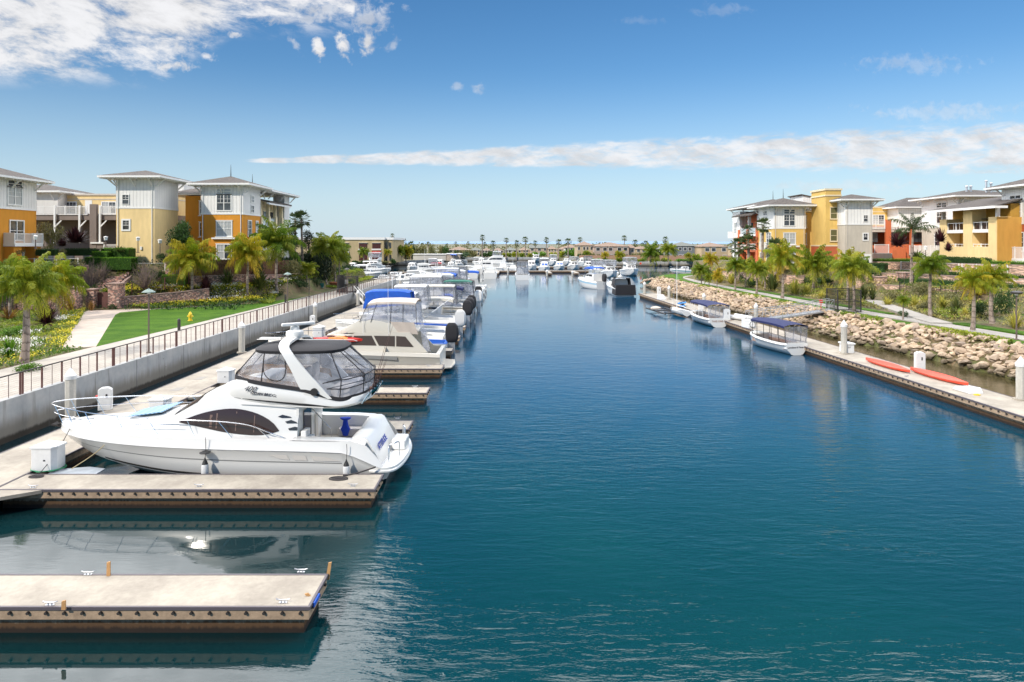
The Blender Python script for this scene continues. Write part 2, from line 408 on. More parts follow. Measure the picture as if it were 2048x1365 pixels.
def _soil(n, b, L):
    p = n.new('ShaderNodeNewGeometry').outputs['Position']
    f = n.noise(p, .45, 5, .6); g = n.noise(p, 5, 5, .65)
    c = n.mix(n.mr(f, .38, .62), (.10, .115, .025, 1), (.19, .125, .065, 1))
    c = n.mix(n.mr(g, .35, .7), c, (.075, .07, .03, 1)); n.inp(b.inputs['Base Color'], c); b.inputs['Roughness'].default_value = .95
    bumpit(n, b, g, .8, .12)
M_soil = gen('planted_soil', _soil)
def _turf(n, b, L):
    p = n.new('ShaderNodeNewGeometry').outputs['Position']
    f = n.noise(p, .5, 4, .6); g = n.noise(p, 14, 6, .75); h = n.noise(p, 45, 4, .7)
    c = n.mix(n.mr(f, .32, .68), (.045, .115, .008, 1), (.085, .175, .014, 1)); c = n.mix(1.0, c, n.ramp(g, [(.3, (.62,)*3), (.7, (1.35,)*3)]), 'MULTIPLY')
    n.inp(b.inputs['Base Color'], c); b.inputs['Roughness'].default_value = .9; b.inputs['Specular IOR Level'].default_value = .15
    bumpit(n, b, n.m('ADD', g, h), .9, .06)
M_turf = gen('mown_turf', _turf)
def _conc(c1, c2, joint=0, rough=.8, warm=None, ax='y'):
    def fn(n, b, L):
        p = n.new('ShaderNodeNewGeometry').outputs['Position']; x, y, z = geoco(n)
        f = n.noise(p, .8, 6, .65); g = n.noise(p, 9, 5, .6)
        c = n.mix(n.mr(f, .3, .7), c4(c1), c4(c2)); c = n.mix(1.0, c, n.ramp(g, [(.3, (.90,)*3), (.7, (1.05,)*3)]), 'MULTIPLY')
        if joint:
            for q in (x, y):
                t = n.m('ABSOLUTE', n.m('SUBTRACT', n.m('FRACT', n.m('DIVIDE', q, joint)), .5))
                c = n.mix(n.mr(t, .488, .497, 0, .55), c, (.12, .11, .10, 1))
        n.inp(b.inputs['Base Color'], c); b.inputs['Roughness'].default_value = rough; bumpit(n, b, g, .25, .01)
    return fn
M_walk = gen('promenade_concrete', _conc((.37, .33, .28), (.45, .405, .345), 1.6))
M_path = gen('path_concrete', _conc((.42, .35, .29), (.52, .43, .36), 2.4))
M_dock = gen('dock_concrete', _conc((.28, .245, .20), (.42, .375, .305), 0))
M_path2 = gen('grey_path_concrete', _conc((.30, .28, .25), (.38, .35, .31), 2.6))
def gridsheet(name, x0, x1, y0, y1, st, fn, m, jit=.0, keep=None):
    nx = int((x1-x0)/st)+1; ny = int((y1-y0)/st)+1; b = MB()
    for j in range(ny):
        for i in range(nx):
            x, y = x0+i*st, y0+j*st; z = fn(x, y); z += jit*mnoise.noise(Vector((x*.6, y*.6, 0)))*(1 if z > 1.9 else 0); b.v.append((x, y, z))
    for j in range(ny-1):
        for i in range(nx-1):
            q = (j*nx+i, j*nx+i+1, (j+1)*nx+i+1, (j+1)*nx+i)
            if keep and max(b.v[k][2] for k in q) < -.9: continue
            b.f.append(q); b.m.append(0); b.t.append(.5)
    return kind(b.build(name, m, smooth=60), 'structure')
gridsheet('ground', -110, -24.0, 4, 134.4, .8, hL, M_soil, .12)
gridsheet('bank_ground', 27.0, 110, 14, 172, .8, hR, M_soil, .12, True)
fl = MB()
fl.prism([(-420, 230), (-95, 236), (-62, 262), (-38, 285), (-36, 342), (24, 342), (26, 274), (95, 262), (140, 215), (420, 190), (420, 640), (-420, 640)], -1, 1.7)
fl.prism([(-420, 135), (-70, 140), (-56, 160), (-56, 222), (-90, 232), (-420, 228)], -1, 1.66)
kind(fl.build('far_ground', mat('far_ground', (.20, .17, .10), .9, col2=(.10, .12, .04), vscale=.05, var=.1)), 'structure')
kind(MB().add([(-3000, 636, 1.4), (3000, 636, 1.4), (9000, 6600, 1.4), (-9000, 6600, 1.4)], [(0, 1, 2, 3)]).build('plain', mat('plain', (.13, .13, .08), .9)), 'structure')
# promenade, lawn, paths
pm = MB(); pm.prism([(-23.62, 6), (-23.62, 133.8), (-27.6, 133.8), (-28.2, 79), (-28.7, 60), (-29.3, 46), (-29.6, 6)], 1.60, 1.752)
kind(pm.build('promenade', M_walk), 'structure')
lawn = MB(); A = P(191, 694, 1.75); B = P(234, 626, 1.75)
lp = [(-29.15, 46.6), (-28.65, 60), (-28.2, 79), (-27.75, 104), (-30, 104), (-30.6, 88), (-31.2, 80.5), (-33, 77.6), (-36, 75.6), (-39.0, 73.0), (-40.9, 69.3), (-40.2, 67.4)]
lawn.prism(lp, 1.60, 1.768); kind(lawn.build('lawn', M_turf), 'structure')
lk = MB(); lk.loft([[(x, y, 1.70), (x, y, 1.80), (x-.14, y+.10, 1.80)] for x, y in lp[4:11]]); kind(lk.build('lawn_kerb', M_path), 'structure')
gp = MB(); gp.prism([(-30.9, 45.6), (-29.2, 46.7), (-40.9, 69.2), (-39.6, 73.2), (-43.6, 73.6), (-45.9, 72.4), (-44.6, 69.0)], 1.60, 1.760); kind(gp.build('garden_path', M_path), 'structure')
rp = MB()
def strip(b, pts, wd, z0, z1):
    L_ = []; R_ = []
    for i, (x, y) in enumerate(pts):
        a = pts[max(i-1, 0)]; c = pts[min(i+1, len(pts)-1)]; dx_, dy_ = c[0]-a[0], c[1]-a[1]; l = math.hypot(dx_, dy_)
        nx_, ny_ = -dy_/l*wd/2, dx_/l*wd/2; L_.append((x+nx_, y+ny_)); R_.append((x-nx_, y-ny_))
    for i in range(len(pts)-1): b.prism([R_[i], R_[i+1], L_[i+1], L_[i]], z0, z1)
PATHR = [(41, 30), (39.6, 46), (38.9, 52), (38.3, 58), (37.6, 64), (36.9, 70), (36.4, 80), (35.9, 92), (35.4, 104), (35.0, 118), (35.6, 130), (37.5, 142), (42, 150), (50, 156)]
strip(rp, [(p.x, p.y) for p in splp([(a, b, 0) for a, b in PATHR], 4)], 1.9, 1.62, 1.795); kind(rp.build('bank_path', M_path2), 'structure')
bp_ = MB(); strip(bp_, [(p.x, p.y) for p in splp([(38.4, 59.5, 0), (39.5, 64, 0), (41.2, 70, 0), (43.2, 77, 0), (45.5, 84, 0)], 5)], 1.8, 1.6, 1.90)
kind(bp_.build('branch_path', M_path2), 'structure')
tg = MB()
lw = [(p.x, p.y) for p in splp([(43.2, 30, 0), (41.8, 46, 0), (41.0, 54, 0), (40.2, 60, 0)], 4)]; strip(tg, lw, 1.5, 1.6, 1.83)
strip(tg, [(p.x, p.y) for p in splp([(38.6, 68, 0), (38.2, 80, 0), (37.5, 95, 0), (37.0, 112, 0)], 4)], 1.1, 1.6, 1.84)
strip(tg, [(p.x, p.y) for p in splp([(37.9, 40, 0), (36.6, 52, 0), (35.4, 62, 0), (34.8, 72, 0), (34.2, 90, 0), (33.6, 110, 0), (33.2, 125, 0), (34, 136, 0), (37, 146, 0)], 4)], 1.5, 1.5, 1.80)
strip(tg, [(p.x, p.y) for p in splp([(33.0, 140, 0), (38, 152, 0), (46, 158, 0)], 4)], 5.5, 1.5, 1.785)
kind(tg.build('bank_turf', M_turf), 'structure')

# ------------------------------------------------------------------ sea wall, piers
def _wall(n, b, L):
    x, y, z = geoco(n); p = n.new('ShaderNodeNewGeometry').outputs['Position']
    f = n.noise(p, .9, 6, .65); st = n.noise(n.comb(n.m('MULTIPLY', y, 3.0), n.m('MULTIPLY', x, 3.0), n.m('MULTIPLY', z, .25)), 1.0, 5, .6)
    c = n.mix(n.mr(f, .3, .7), (.34, .35, .35, 1), (.45, .44, .42, 1))
    low = n.mr(n.m('MULTIPLY_ADD', st, -.9, z), -.05, .75, 1, 0)      # damp, weed-stained foot of the wall
    c = n.mix(n.m('MULTIPLY', low, .8), c, (.17, .145, .105, 1))
    c = n.mix(n.mr(n.m('MULTIPLY_ADD', st, -.3, z), -.12, .05, 1, 0), c, (.04, .032, .022, 1))
    c = n.mix(n.mr(st, .54, .70, 0, .5), c, (.13, .12, .10, 1))
    t = n.m('ABSOLUTE', n.m('SUBTRACT', n.m('FRACT', n.m('DIVIDE', y, 5.9)), .5)); c = n.mix(n.mr(t, .493, .498), c, (.05, .05, .05, 1))
    v = n.new('ShaderNodeTexVoronoi'); n.inp(v.inputs['Vector'], p); v.inputs['Scale'].default_value = 1.1
    c = n.mix(n.mr(v.outputs['Distance'], .03, .06, .8, 0), c, (.08, .07, .06, 1))
    n.inp(b.inputs['Base Color'], c); b.inputs['Roughness'].default_value = .85; bumpit(n, b, f, .3, .02)
M_wall = gen('seawall_concrete', _wall)
M_deckp = M_walk
def seawall(name, pts, label, t=.35, z1=1.76, m=None):
    b = MB()
    for (ax, ay), (bx, by) in zip(pts[:-1], pts[1:]):
        vx, vy = bx-ax, by-ay; l = math.hypot(vx, vy); nx_, ny_ = -vy/l*t, vx/l*t
        b.prism([(ax, ay), (bx, by), (bx+nx_, by+ny_), (ax+nx_, ay+ny_)], -2.5, z1)
    return tag(b.build(name, m or M_wall), label, 'sea wall')
seawall('seawall', [(-23.3, 5), (-23.3, 133.9)], 'long grey concrete sea wall below the railing along the left promenade', z1=1.78)
seawall('seawall', [(-23.6, 134.05), (-56, 136)], 'grey concrete wall turning the corner into the left basin', z1=1.70)
seawall('seawall', [(-56.2, 160), (-56.2, 222), (-90, 231)], 'pale concrete wall at the far left side of the basin', z1=1.75)
seawall('seawall', [(-95, 234.8), (-61.5, 260.8), (-37.2, 284), (-35.2, 340.6), (23.5, 340.6)], 'low pale concrete bulkhead beyond the far left boats', z1=1.85)
seawall('seawall', [(25.6, 272.6), (95, 260.6), (140, 213.5), (300, 195)], 'pale concrete bulkhead under the brown wall beyond the basin', z1=1.85)
# railing along the promenade
rl = thing('railing', 'long rusty red railing with thin cables on the left promenade edge', 'railing', (-23.48, 0, 1.78))
t = MB(); t.cbox((0, 69.9, 1.06), (.075, 127.8, .05)); t.build('top_rail', M_dsteel, rl)
t = MB()
for k in range(9): t.tube([(0, 6, .12+k*.10), (0, 133.8, .12+k*.10)], .0045, 3)
t.build('cables', M_cable, rl)
pm0 = MB(); pm0.cbox((0, 0, .52), (.05, .085, 1.04)); pme = pm0.mesh('post', M_rust)
tm0 = MB(); tm0.cbox((0, 0, .52), (.02, .028, 1.04)); tme = tm0.mesh('baluster', M_cable)
y = 24.4; k = 0
ys = []
while y < 133.5:
    ys.append(y); y += 1.47
for i, y in enumerate(ys[:97]):
    o = bpy.data.objects.new('post', pme); COL.objects.link(o); o.parent = rl; o.location = (0, y, 0)
    o2 = bpy.data.objects.new('baluster', tme); COL.objects.link(o2); o2.parent = rl; o2.location = (0, y+.735, 0)
    if i % 5 == 0:
        o = bpy.data.objects.new('post', pme); COL.objects.link(o); o.parent = rl; o.location = (0, y+.16, 0)

# ------------------------------------------------------------------ docks
def _dockside(n, b, L):
    x, y, z = geoco(n); p = n.new('ShaderNodeNewGeometry').outputs['Position']
    f = n.noise(p, 3, 6, .7); g = n.noise(n.comb(n.m('MULTIPLY', x, 4), n.m('MULTIPLY', y, 4), z), 2, 5, .65)
    c = n.mix(n.mr(f, .3, .7), (.13, .11, .08, 1), (.26, .22, .165, 1))
    zz = n.m('MULTIPLY_ADD', n.m('SUBTRACT', g, .5), .22, z)
    c = n.mix(n.mr(zz, .02, .10, 1, 0), c, (.085, .045, .020, 1)); c = n.mix(n.mr(zz, -.12, -.02, 1, 0), c, (.018, .010, .006, 1))
    n.inp(b.inputs['Base Color'], c); b.inputs['Roughness'].default_value = .9; bumpit(n, b, f, .6, .04)
M_float = gen('float_concrete', _dockside)
M_bump = mat('grey_dock_bumper', (.10, .085, .095), .5)
DZ = .50
BOLT = MB().tube([(-.02, 0, 0), (.035, 0, 0)], .038, 6).mesh('bolt', M_dsteel)
def float_pier(name, pts, label, group=None, bolts=True, front=None, cat='dock'):
    """pts: outline counter-clockwise; deck slab, timber waler with bolts, floats below"""
    root = thing(name, label, cat, (pts[0][0], pts[0][1], 0), group=group)
    ox, oy = pts[0][0], pts[0][1]; q = [(x-ox, y-oy) for x, y in pts]; n = len(q)
    def inset(d):
        out = []
        for i in range(n):
            a, b_, c = Vector(q[i-1]), Vector(q[i]), Vector(q[(i+1) % n])
            e1 = (b_-a).normalized(); e2 = (c-b_).normalized(); n1 = Vector((-e1.y, e1.x)); n2 = Vector((-e2.y, e2.x))
            m_ = (n1+n2); m_ = m_/(m_.length**2)*2 if m_.length > .3 else n1
            out.append((b_.x+m_.x*d, b_.y+m_.y*d))
        return out
    b = MB(); b.prism(inset(.03), DZ-.13, DZ); b.build('deck', M_dock, root)
    b = MB(); b.prism(inset(.16), -.6, DZ-.25); b.build('float', M_float, root)
    b = MB(); i0, i1 = inset(0.0), inset(.09)
    for i in range(n):
        j = (i+1) % n; b.prism([i0[i], i0[j], i1[j], i1[i]], DZ-.30, DZ-.07)
    b.build('waler', M_wood, root)
    b = MB(); i0 = inset(-.035); i1 = inset(.028)
    for i in range(n):
        j = (i+1) % n; b.prism([i0[i], i0[j], i1[j], i1[i]], DZ-.065, DZ+.012)
    b.build('bumper', M_bump, root)
    if bolts:
        i0 = inset(-.02)
        for i in (0, 1):
            a, c = Vector(i0[i]), Vector(i0[(i+1) % n]); l = (c-a).length; m_ = int(l/.42); d = (c-a)/l
            for k in range(m_):
                s_ = a+d*(k+.5)*l/m_; o = bpy.data.objects.new('bolt', BOLT); COL.objects.link(o); o.parent = root
                o.location = (s_.x, s_.y, DZ-.135); o.rotation_euler = (0, 0, math.atan2(-d.x, d.y))
    return root
def rect(x0, x1, y0, y1): return [(x0, y0), (x1, y0), (x1, y1), (x0, y1)]
float_pier('main_dock', rect(-20.7, -17.9, 8, 128), 'long pale walkway float running beside the left sea wall', bolts=False)
FY = [16.3, 23.7, 31.1, 38.5, 45.8, 53.2, 60.6, 68, 75.4, 82.8, 90.2, 97.6, 105, 112.4, 119.8]
FN = ['nearest empty finger dock with wooden stakes at the bottom of the picture', 'finger dock in front of the white motor yacht', 'finger dock behind the stern of the white motor yacht',
      'empty finger dock seen past the motor yacht canopy', 'finger dock under the grey striped beige cruiser', 'finger dock behind the beige cruiser', 'finger dock beside the blue bimini boat',
      'seventh finger dock from the near end', 'eighth finger dock, beside the beige hardtop boat', 'ninth finger dock from the near end', 'tenth finger dock among the left row of boats', 'eleventh finger dock on the left',
      'twelfth finger dock on the left', 'thirteenth finger dock on the left', 'last finger dock of the left row']
for i, (y, lb) in enumerate(zip(FY, FN)):
    float_pier('finger_dock', rect(-17.86, -4.75-(.1 if i == 3 else 0), y-.75, y+.75), lb, 'finger docks on the left', bolts=i < 5)
    g = MB(); g.prism([(-17.86, y-.79), (-17.86, y-1.9), (-16.2, y-.79)], DZ-.12, DZ-.004)
    if i < 5: tag(g.build('corner_brace', M_dock), ['triangular deck brace', 'pale triangular corner plate'][i % 2]+' at the root of the '+['nearest empty finger dock', 'yacht finger dock', 'finger dock behind the yacht', 'fourth finger dock', 'fifth finger dock'][i], 'dock corner')
rdk = float_pier('right_dock', [(25.2, 30), (27.9, 30), (24.3, 112.6), (21.5, 113)], 'long narrow walkway float along the right bank', bolts=False)
for k in range(96):
    t_ = k/96*.6; o = bpy.data.objects.new('bolt', BOLT); COL.objects.link(o); o.parent = rdk; o.location = ((21.5-25.2)*t_-.04, 83*t_, DZ-.135); o.scale = (1, 1.2, 1.2)
# far cross docks
float_pier('cross_dock', rect(-16, 30, 205, 208), 'nearest long cross dock in the far basin', bolts=False)
float_pier('cross_dock', rect(-12, 40, 242, 245), 'second long cross dock in the far basin', bolts=False)
float_pier('cross_dock', rect(-58, -20, 150, 152.4), 'pale cross dock in the left basin behind the sea wall', bolts=False)
float_pier('cross_dock', rect(-56, -10, 196, 198.4), 'farther pale cross dock in the left basin', bolts=False)
for i, x in enumerate((-12.5, -4.5, 3.2, 10.8, 18.6)):
    float_pier('finger_dock', rect(x-.7, x+.7, 190, 204.9), ['short finger dock left of the black and white boat', 'short finger dock under the black and white boat', 'middle empty finger dock pointing at the camera',
        'right one of two empty finger docks pointing at the camera', 'short finger dock behind the blue topped boat'][i], 'far finger docks', bolts=False)
for i, x in enumerate((-8, 1, 9, 17, 27)):
    float_pier('finger_dock', rect(x-.7, x+.7, 228, 241.9), 'distant finger dock on the second cross dock, number %s from the left' % ['one', 'two', 'three', 'four', 'five'][i], 'distant finger docks', bolts=False)
# ------------------------------------------------------------------ the white sedan-bridge motor yacht
def hull_mesh(secs, k=4):
    """secs: (s, deck half-width, deck z, rub half, rub z, chine half, chine z, keel z)"""
    rows = []
    for s, db, dz_, rb, rz_, cb_, cz, kz in secs:
        rows.append([(s, -db, dz_), (s, -rb-.02, rz_+.07), (s, -rb-.05, rz_), (s, -rb+.01, rz_-.06), (s, -(rb+cb_)/2-.015, (rz_+cz)/2), (s, -cb_, cz), (s, -cb_+.05, cz-.05), (s, 0, kz),
                     (s, cb_-.05, cz-.05), (s, cb_, cz), (s, (rb+cb_)/2+.015, (rz_+cz)/2), (s, rb-.01, rz_-.06), (s, rb+.05, rz_), (s, rb+.02, rz_+.07), (s, db, dz_)])
    rows = spl(rows, k)
    return rows
def patch(b, pts, yf, off=.012, flip=1):
    """flat-ish polygon given in (s,z), laid on a side surface y=-yf(s,z)"""
    b.face([(s, -(yf(s, z)+off)*flip, z) for s, z in pts])
def arc_side(s, z): return 1.80-(z-1.6)*.19
bt = thing('motor_yacht', 'big white motor yacht with black bimini and clear canopy moored behind the second finger dock', 'motor yacht', (-18.3, 27.1, 0))
secs = [(0.0, .05, 1.72, .04, 1.55, .02, 1.45, 1.40), (.25, .42, 1.73, .40, 1.52, .10, 1.20, 1.22), (.9, .95, 1.74, .93, 1.48, .35, .92, .93), (2.0, 1.45, 1.74, 1.44, 1.43, .85, .62, .30),
        (3.6, 1.83, 1.72, 1.84, 1.37, 1.38, .42, -.35), (5.5, 2.05, 1.68, 2.08, 1.32, 1.78, .25, -.6), (8.0, 2.12, 1.62, 2.16, 1.26, 1.95, .13, -.7), (10.6, 2.12, 1.56, 2.16, 1.20, 1.98, .08, -.7),
        (11.9, 2.10, 1.55, 2.14, 1.14, 1.97, .07, -.65)]
hr = hull_mesh(secs)
b = MB(); b.loft(hr)
# quarters sweeping down to the swim platform
q = [hr[-1]]
for s, dbb, dz_, rb, rz_ in ((12.35, 2.07, 1.52, 2.12, 1.00), (12.8, 2.02, 1.36, 2.10, .80), (13.15, 1.98, .96, 2.06, .62), (13.4, 1.94, .62, 2.0, .50)):
    q.append([Vector(p) for p in [(s, -dbb, dz_), (s, -rb-.02, rz_+.07), (s, -rb-.05, rz_), (s, -rb+.01, rz_-.06), (s, -rb+.07, rz_-.2), (s, -1.9, .06), (s, -1.85, .02), (s, 0, -.5),
              (s, 1.85, .02), (s, 1.9, .06), (s, rb-.07, rz_-.2), (s, rb-.01, rz_-.06), (s, rb+.05, rz_), (s, rb+.02, rz_+.07), (s, dbb, dz_)]])
b.loft(q, capb=True)
hull = b.build('hull', M_gel, bt, 38)
# thin grey pin line and boot stripe on the hull
b = MB()
def hull_side(frac, s0, s1, wdt, off=.012):
    for i in range(len(hr)-1):
        a, c = hr[i], hr[i+1]
        if a[0].x < s0 or c[0].x > s1: continue
        for sg in (0, 1):
            i3, i4, i5 = (3, 4, 5) if sg == 0 else (11, 10, 9)
            def pt(r, f):
                p = r[i3].lerp(r[i4], f*2) if f < .5 else r[i4].lerp(r[i5], f*2-1)
                return p+Vector((0, -off if sg == 0 else off, 0))
            b.face([pt(a, frac), pt(c, frac), pt(c, frac+wdt), pt(a, frac+wdt)][::1 if sg else -1])
hull_side(.36, .9, 12, .035); b.build('pin_line', M_grey, hull)
b = MB(); hull_side(.90, 2.2, 12, .08); b.build('boot_stripe', M_blk, hull)
# moulded relief aft on the hull side: flat patches, its shade painted as darker gel
b = MB()
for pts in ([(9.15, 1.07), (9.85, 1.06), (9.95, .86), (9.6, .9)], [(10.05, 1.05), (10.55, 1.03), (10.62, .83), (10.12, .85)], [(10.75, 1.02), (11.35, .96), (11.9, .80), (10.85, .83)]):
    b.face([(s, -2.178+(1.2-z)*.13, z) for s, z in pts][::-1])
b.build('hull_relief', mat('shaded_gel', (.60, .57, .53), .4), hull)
# deck: from the bow to the cockpit, then side decks
b = MB(); rows = []
for r in hr:
    x = r[0].x; hb = -r[0].y; z = r[0].z
    if x > 10.15: break
    rows.append([(x, -hb, z), (x, -hb*.9, z+.05), (x, -hb*.5, z+.07), (x, 0, z+.09), (x, hb*.5, z+.07), (x, hb*.9, z+.05), (x, hb, z)])
b.loft(rows); b.build('foredeck', M_gel, bt, 40)
for sg in (-1, 1):
    b = MB(); rr = [(9.9, 1.62, 2.12, 1.60), (10.6, 1.62, 2.12, 1.58), (11.6, 1.66, 2.11, 1.57), (12.3, 1.66, 2.08, 1.53), (12.75, 1.7, 2.03, 1.38)]
    b.loft([[(s, sg*i, .75), (s, sg*i, z), (s, sg*(i+.05), z+.03), (s, sg*o, z)] for s, i, o, z in rr])
    b.build('coaming', M_gel, bt, 40)
b = MB(); b.box(9.6, 12.4, -1.64, 1.64, .70, .76); b.build('cockpit_floor', mat('cockpit_liner', (.60, .55, .48), .5), bt)
# transom box with sloping outer face
b = MB(); tr = []
for y, k in ((-1.72, 0), (-1.2, .02), (0, .06), (1.2, .02), (1.72, 0)):
    tr.append([(12.0+k, y, .72), (12.05+k, y, 1.45), (12.25+k, y, 1.60), (12.65+k, y, 1.60), (12.78+k, y, 1.52), (13.30+k, y, .58), (13.3, y, .2)])
b.loft(tr, capa=True, capb=True); trans = b.build('transom', M_gel, bt, 40)
mx = Matrix.Translation((12.80+.26, 1.55, 1.04)) @ Matrix.Rotation(R(-90), 4, 'Z') @ Matrix.Rotation(R(61), 4, 'X')
mx = Matrix(((0, -.484, .875, 13.16), (1, 0, 0, -1.2), (0, .875, .484, .95), (0, 0, 0, 1)))
text_mesh('name_lettering', 'ATTITUDE', .33, mat('blue_lettering', (.02, .05, .35), .4), trans, mx, .006, True)
# swim platform
b = MB(); out = []
for k in range(13):
    a = math.pi*(k/12)-math.pi/2; out.append((13.2+.95*math.cos(a)**.6 if math.cos(a) > 0 else 13.2, 2.02*math.sin(a)))
pl = [(12.9, -2.0)]+[(13.15+.95*max(0, math.cos(math.pi*(k/16)-math.pi/2))**.45, 2.06*math.sin(math.pi*(k/16)-math.pi/2)) for k in range(17)]+[(12.9, 2.0)]
b.prism(pl, .42, .56); b.prism([(x*1.0+(.03 if x > 13.2 else 0), y*1.018) for x, y in pl], .34, .45)
plat = b.build('swim_platform', M_gel, bt, 40, bevel=.03)
b = MB(); b.prism([(13.38, .05), (13.95, .0), (13.97, .95), (13.40, 1.0)], .56, .98); b.build('platform_locker', M_gel, bt, 30, bevel=.06)
for (x0, y0, x1, y1) in ((13.55, -1.45, 13.85, -.85), (13.75, 1.15, 13.6, 1.62)):
    b = MB(); b.tube([(x0, y0, .56), (x0, y0, 1.12), (x0*.9+x1*.1, y0*.9+y1*.1, 1.20), (x0*.1+x1*.9, y0*.1+y1*.9, 1.20), (x1, y1, 1.12), (x1, y1, .56)], .026, 8); b.build('platform_rail', M_steel, bt, 60)
# superstructure
def ssec(s, p): return [(s, -p[0][0], p[0][1]), (s, -p[1][0], p[1][1]), (s, -p[2][0], p[2][1]), (s, -p[3][0], p[3][1]), (s, 0, p[4]), (s, p[3][0], p[3][1]), (s, p[2][0], p[2][1]), (s, p[1][0], p[1][1]), (s, p[0][0], p[0][1])]
SS = [(1.9, ((.70, 1.76), (.62, 1.80), (.5, 1.83), (.3, 1.85), 1.86)),
      (2.8, ((1.10, 1.74), (1.0, 1.87), (.85, 1.93), (.5, 1.97), 1.98)),
      (3.9, ((1.42, 1.72), (1.33, 1.97), (1.15, 2.07), (.6, 2.13), 2.15)),
      (5.0, ((1.66, 1.70), (1.56, 2.10), (1.38, 2.24), (.7, 2.33), 2.36)),
      (5.7, ((1.74, 1.68), (1.64, 2.20), (1.50, 2.60), (.8, 2.74), 2.78)),
      (6.4, ((1.78, 1.66), (1.66, 2.30), (1.48, 2.96), (.85, 3.14), 3.18)),
      (7.2, ((1.80, 1.64), (1.66, 2.42), (1.47, 3.12), (.9, 3.30), 3.34)),
      (8.2, ((1.80, 1.63), (1.66, 2.40), (1.45, 3.10), (.9, 3.2), 3.2)),
      (9.4, ((1.78, 1.62), (1.64, 2.30), (1.46, 2.95), (.9, 3.05), 3.05)),
      (10.1, ((1.74, 1.60), (1.62, 2.20), (1.48, 2.72), (.9, 2.85), 2.85))]
srows = spl([ssec(s, p) for s, p in SS], 4)
b = MB(); b.loft(srows); b.add(srows[-1], [tuple(range(9))]); cabin = b.build('cabin', M_gel, bt, 45)
def side_y(s, z):
    r = min(srows, key=lambda q: abs(q[0].x-s))
    i = next((i for i in range(len(srows)-1) if srows[i][0].x <= s <= srows[i+1][0].x), len(srows)-2)
    t_ = (s-srows[i][0].x)/(srows[i+1][0].x-srows[i][0].x); r = [a.lerp(c, t_) for a, c in zip(srows[i], srows[i+1])]
    for k in range(4):
        if r[k].z <= z <= r[k+1].z or k == 3:
            u = (z-r[k].z)/max(1e-5, r[k+1].z-r[k].z); return -(r[k].y+(r[k+1].y-r[k].y)*u)
def side_patch(name, top, bot, m, par, off=.014, n=18):
    """window between a top and a bottom curve (lists of (s,z)), laid on both cabin sides"""
    T = splp([(a, c, 0) for a, c in top], 6); B_ = splp([(a, c, 0) for a, c in bot], 6)
    def ev(L_, s):
        for p, q2 in zip(L_[:-1], L_[1:]):
            if p.x <= s <= q2.x: return p.y+(q2.y-p.y)*(s-p.x)/max(1e-6, q2.x-p.x)
        return L_[-1].y if s > L_[-1].x else L_[0].y
    s0, s1 = top[0][0], top[-1][0]
    for sg in (-1, 1):
        b = MB(); rows = []
        for i in range(n+1):
            s = s0+(s1-s0)*i/n; zt, zb = ev(T, s), ev(B_, s); zt = max(zt, zb+.002)
            rows.append([(s, sg*(side_y(s, zb+(zt-zb)*j/5)+off), zb+(zt-zb)*j/5) for j in range(6)])
        b.loft(rows); b.build(name, m, par, 60)
# window surround first, then glass
side_patch('side_window', [(5.55, 2.17), (6.2, 2.42), (6.9, 2.60), (7.7, 2.66), (8.5, 2.50), (9.1, 2.20), (9.42, 1.86)], [(5.55, 2.15), (6.4, 1.99), (7.4, 1.80), (8.3, 1.70), (8.9, 1.71), (9.42, 1.84)], M_bglass, cabin, .02)
def _cur():
    b = MB()
    for s, z0, z1, w_ in ((6.75, 1.99, 2.44, .1), (7.0, 1.95, 2.5, .05), (7.75, 1.86, 2.56, .035), (8.45, 1.8, 2.42, .03)):
        b.add([(s, -side_y(s, z0)-.026, z0), (s+w_, -side_y(s, z0)-.026, z0), (s+w_, -side_y(s, z1)-.026, z1), (s, -side_y(s, z1)-.026, z1)], [(0, 1, 2, 3)])
    b.build('window_post', mat('curtain_brown', (.16, .10, .08), .6), cabin)
_cur()
for pts in ([(9.33, 2.36), (9.50, 2.43), (9.80, 2.36), (9.88, 2.31), (9.5, 2.31)], [(9.62, 2.18), (9.85, 2.24), (10.05, 2.16), (10.09, 2.11), (9.7, 2.11)], [(9.75, 1.93), (10.0, 1.99), (10.1, 1.97), (10.1, 1.85), (9.8, 1.86)]):
    for sg in (-1, 1):
        b = MB(); b.face([(s, sg*(side_y(min(s, 10.09), z)+.02), z) for s, z in pts]); b.build('vent', M_dglass, cabin)
# windscreen: wraps over the sloping front
b = MB(); rows = []
for i in range(len(srows)):
    s = srows[i][0].x
    if 5.05 < s < 6.30:
        r = srows[i]; q = []
        for f in (2.0, 2.25, 2.5, 3.0, 3.5, 4.0, 4.5, 5.0, 5.5, 5.75, 6.0):
            k = int(f); k = min(k, 7); p = r[k].lerp(r[k+1], f-k); q.append(p+Vector((-.022, 0, .02)))
        rows.append(q)
b.loft(rows); b.build('windscreen', mat('brown_screen', (.06, .045, .04), .12), cabin, 60)
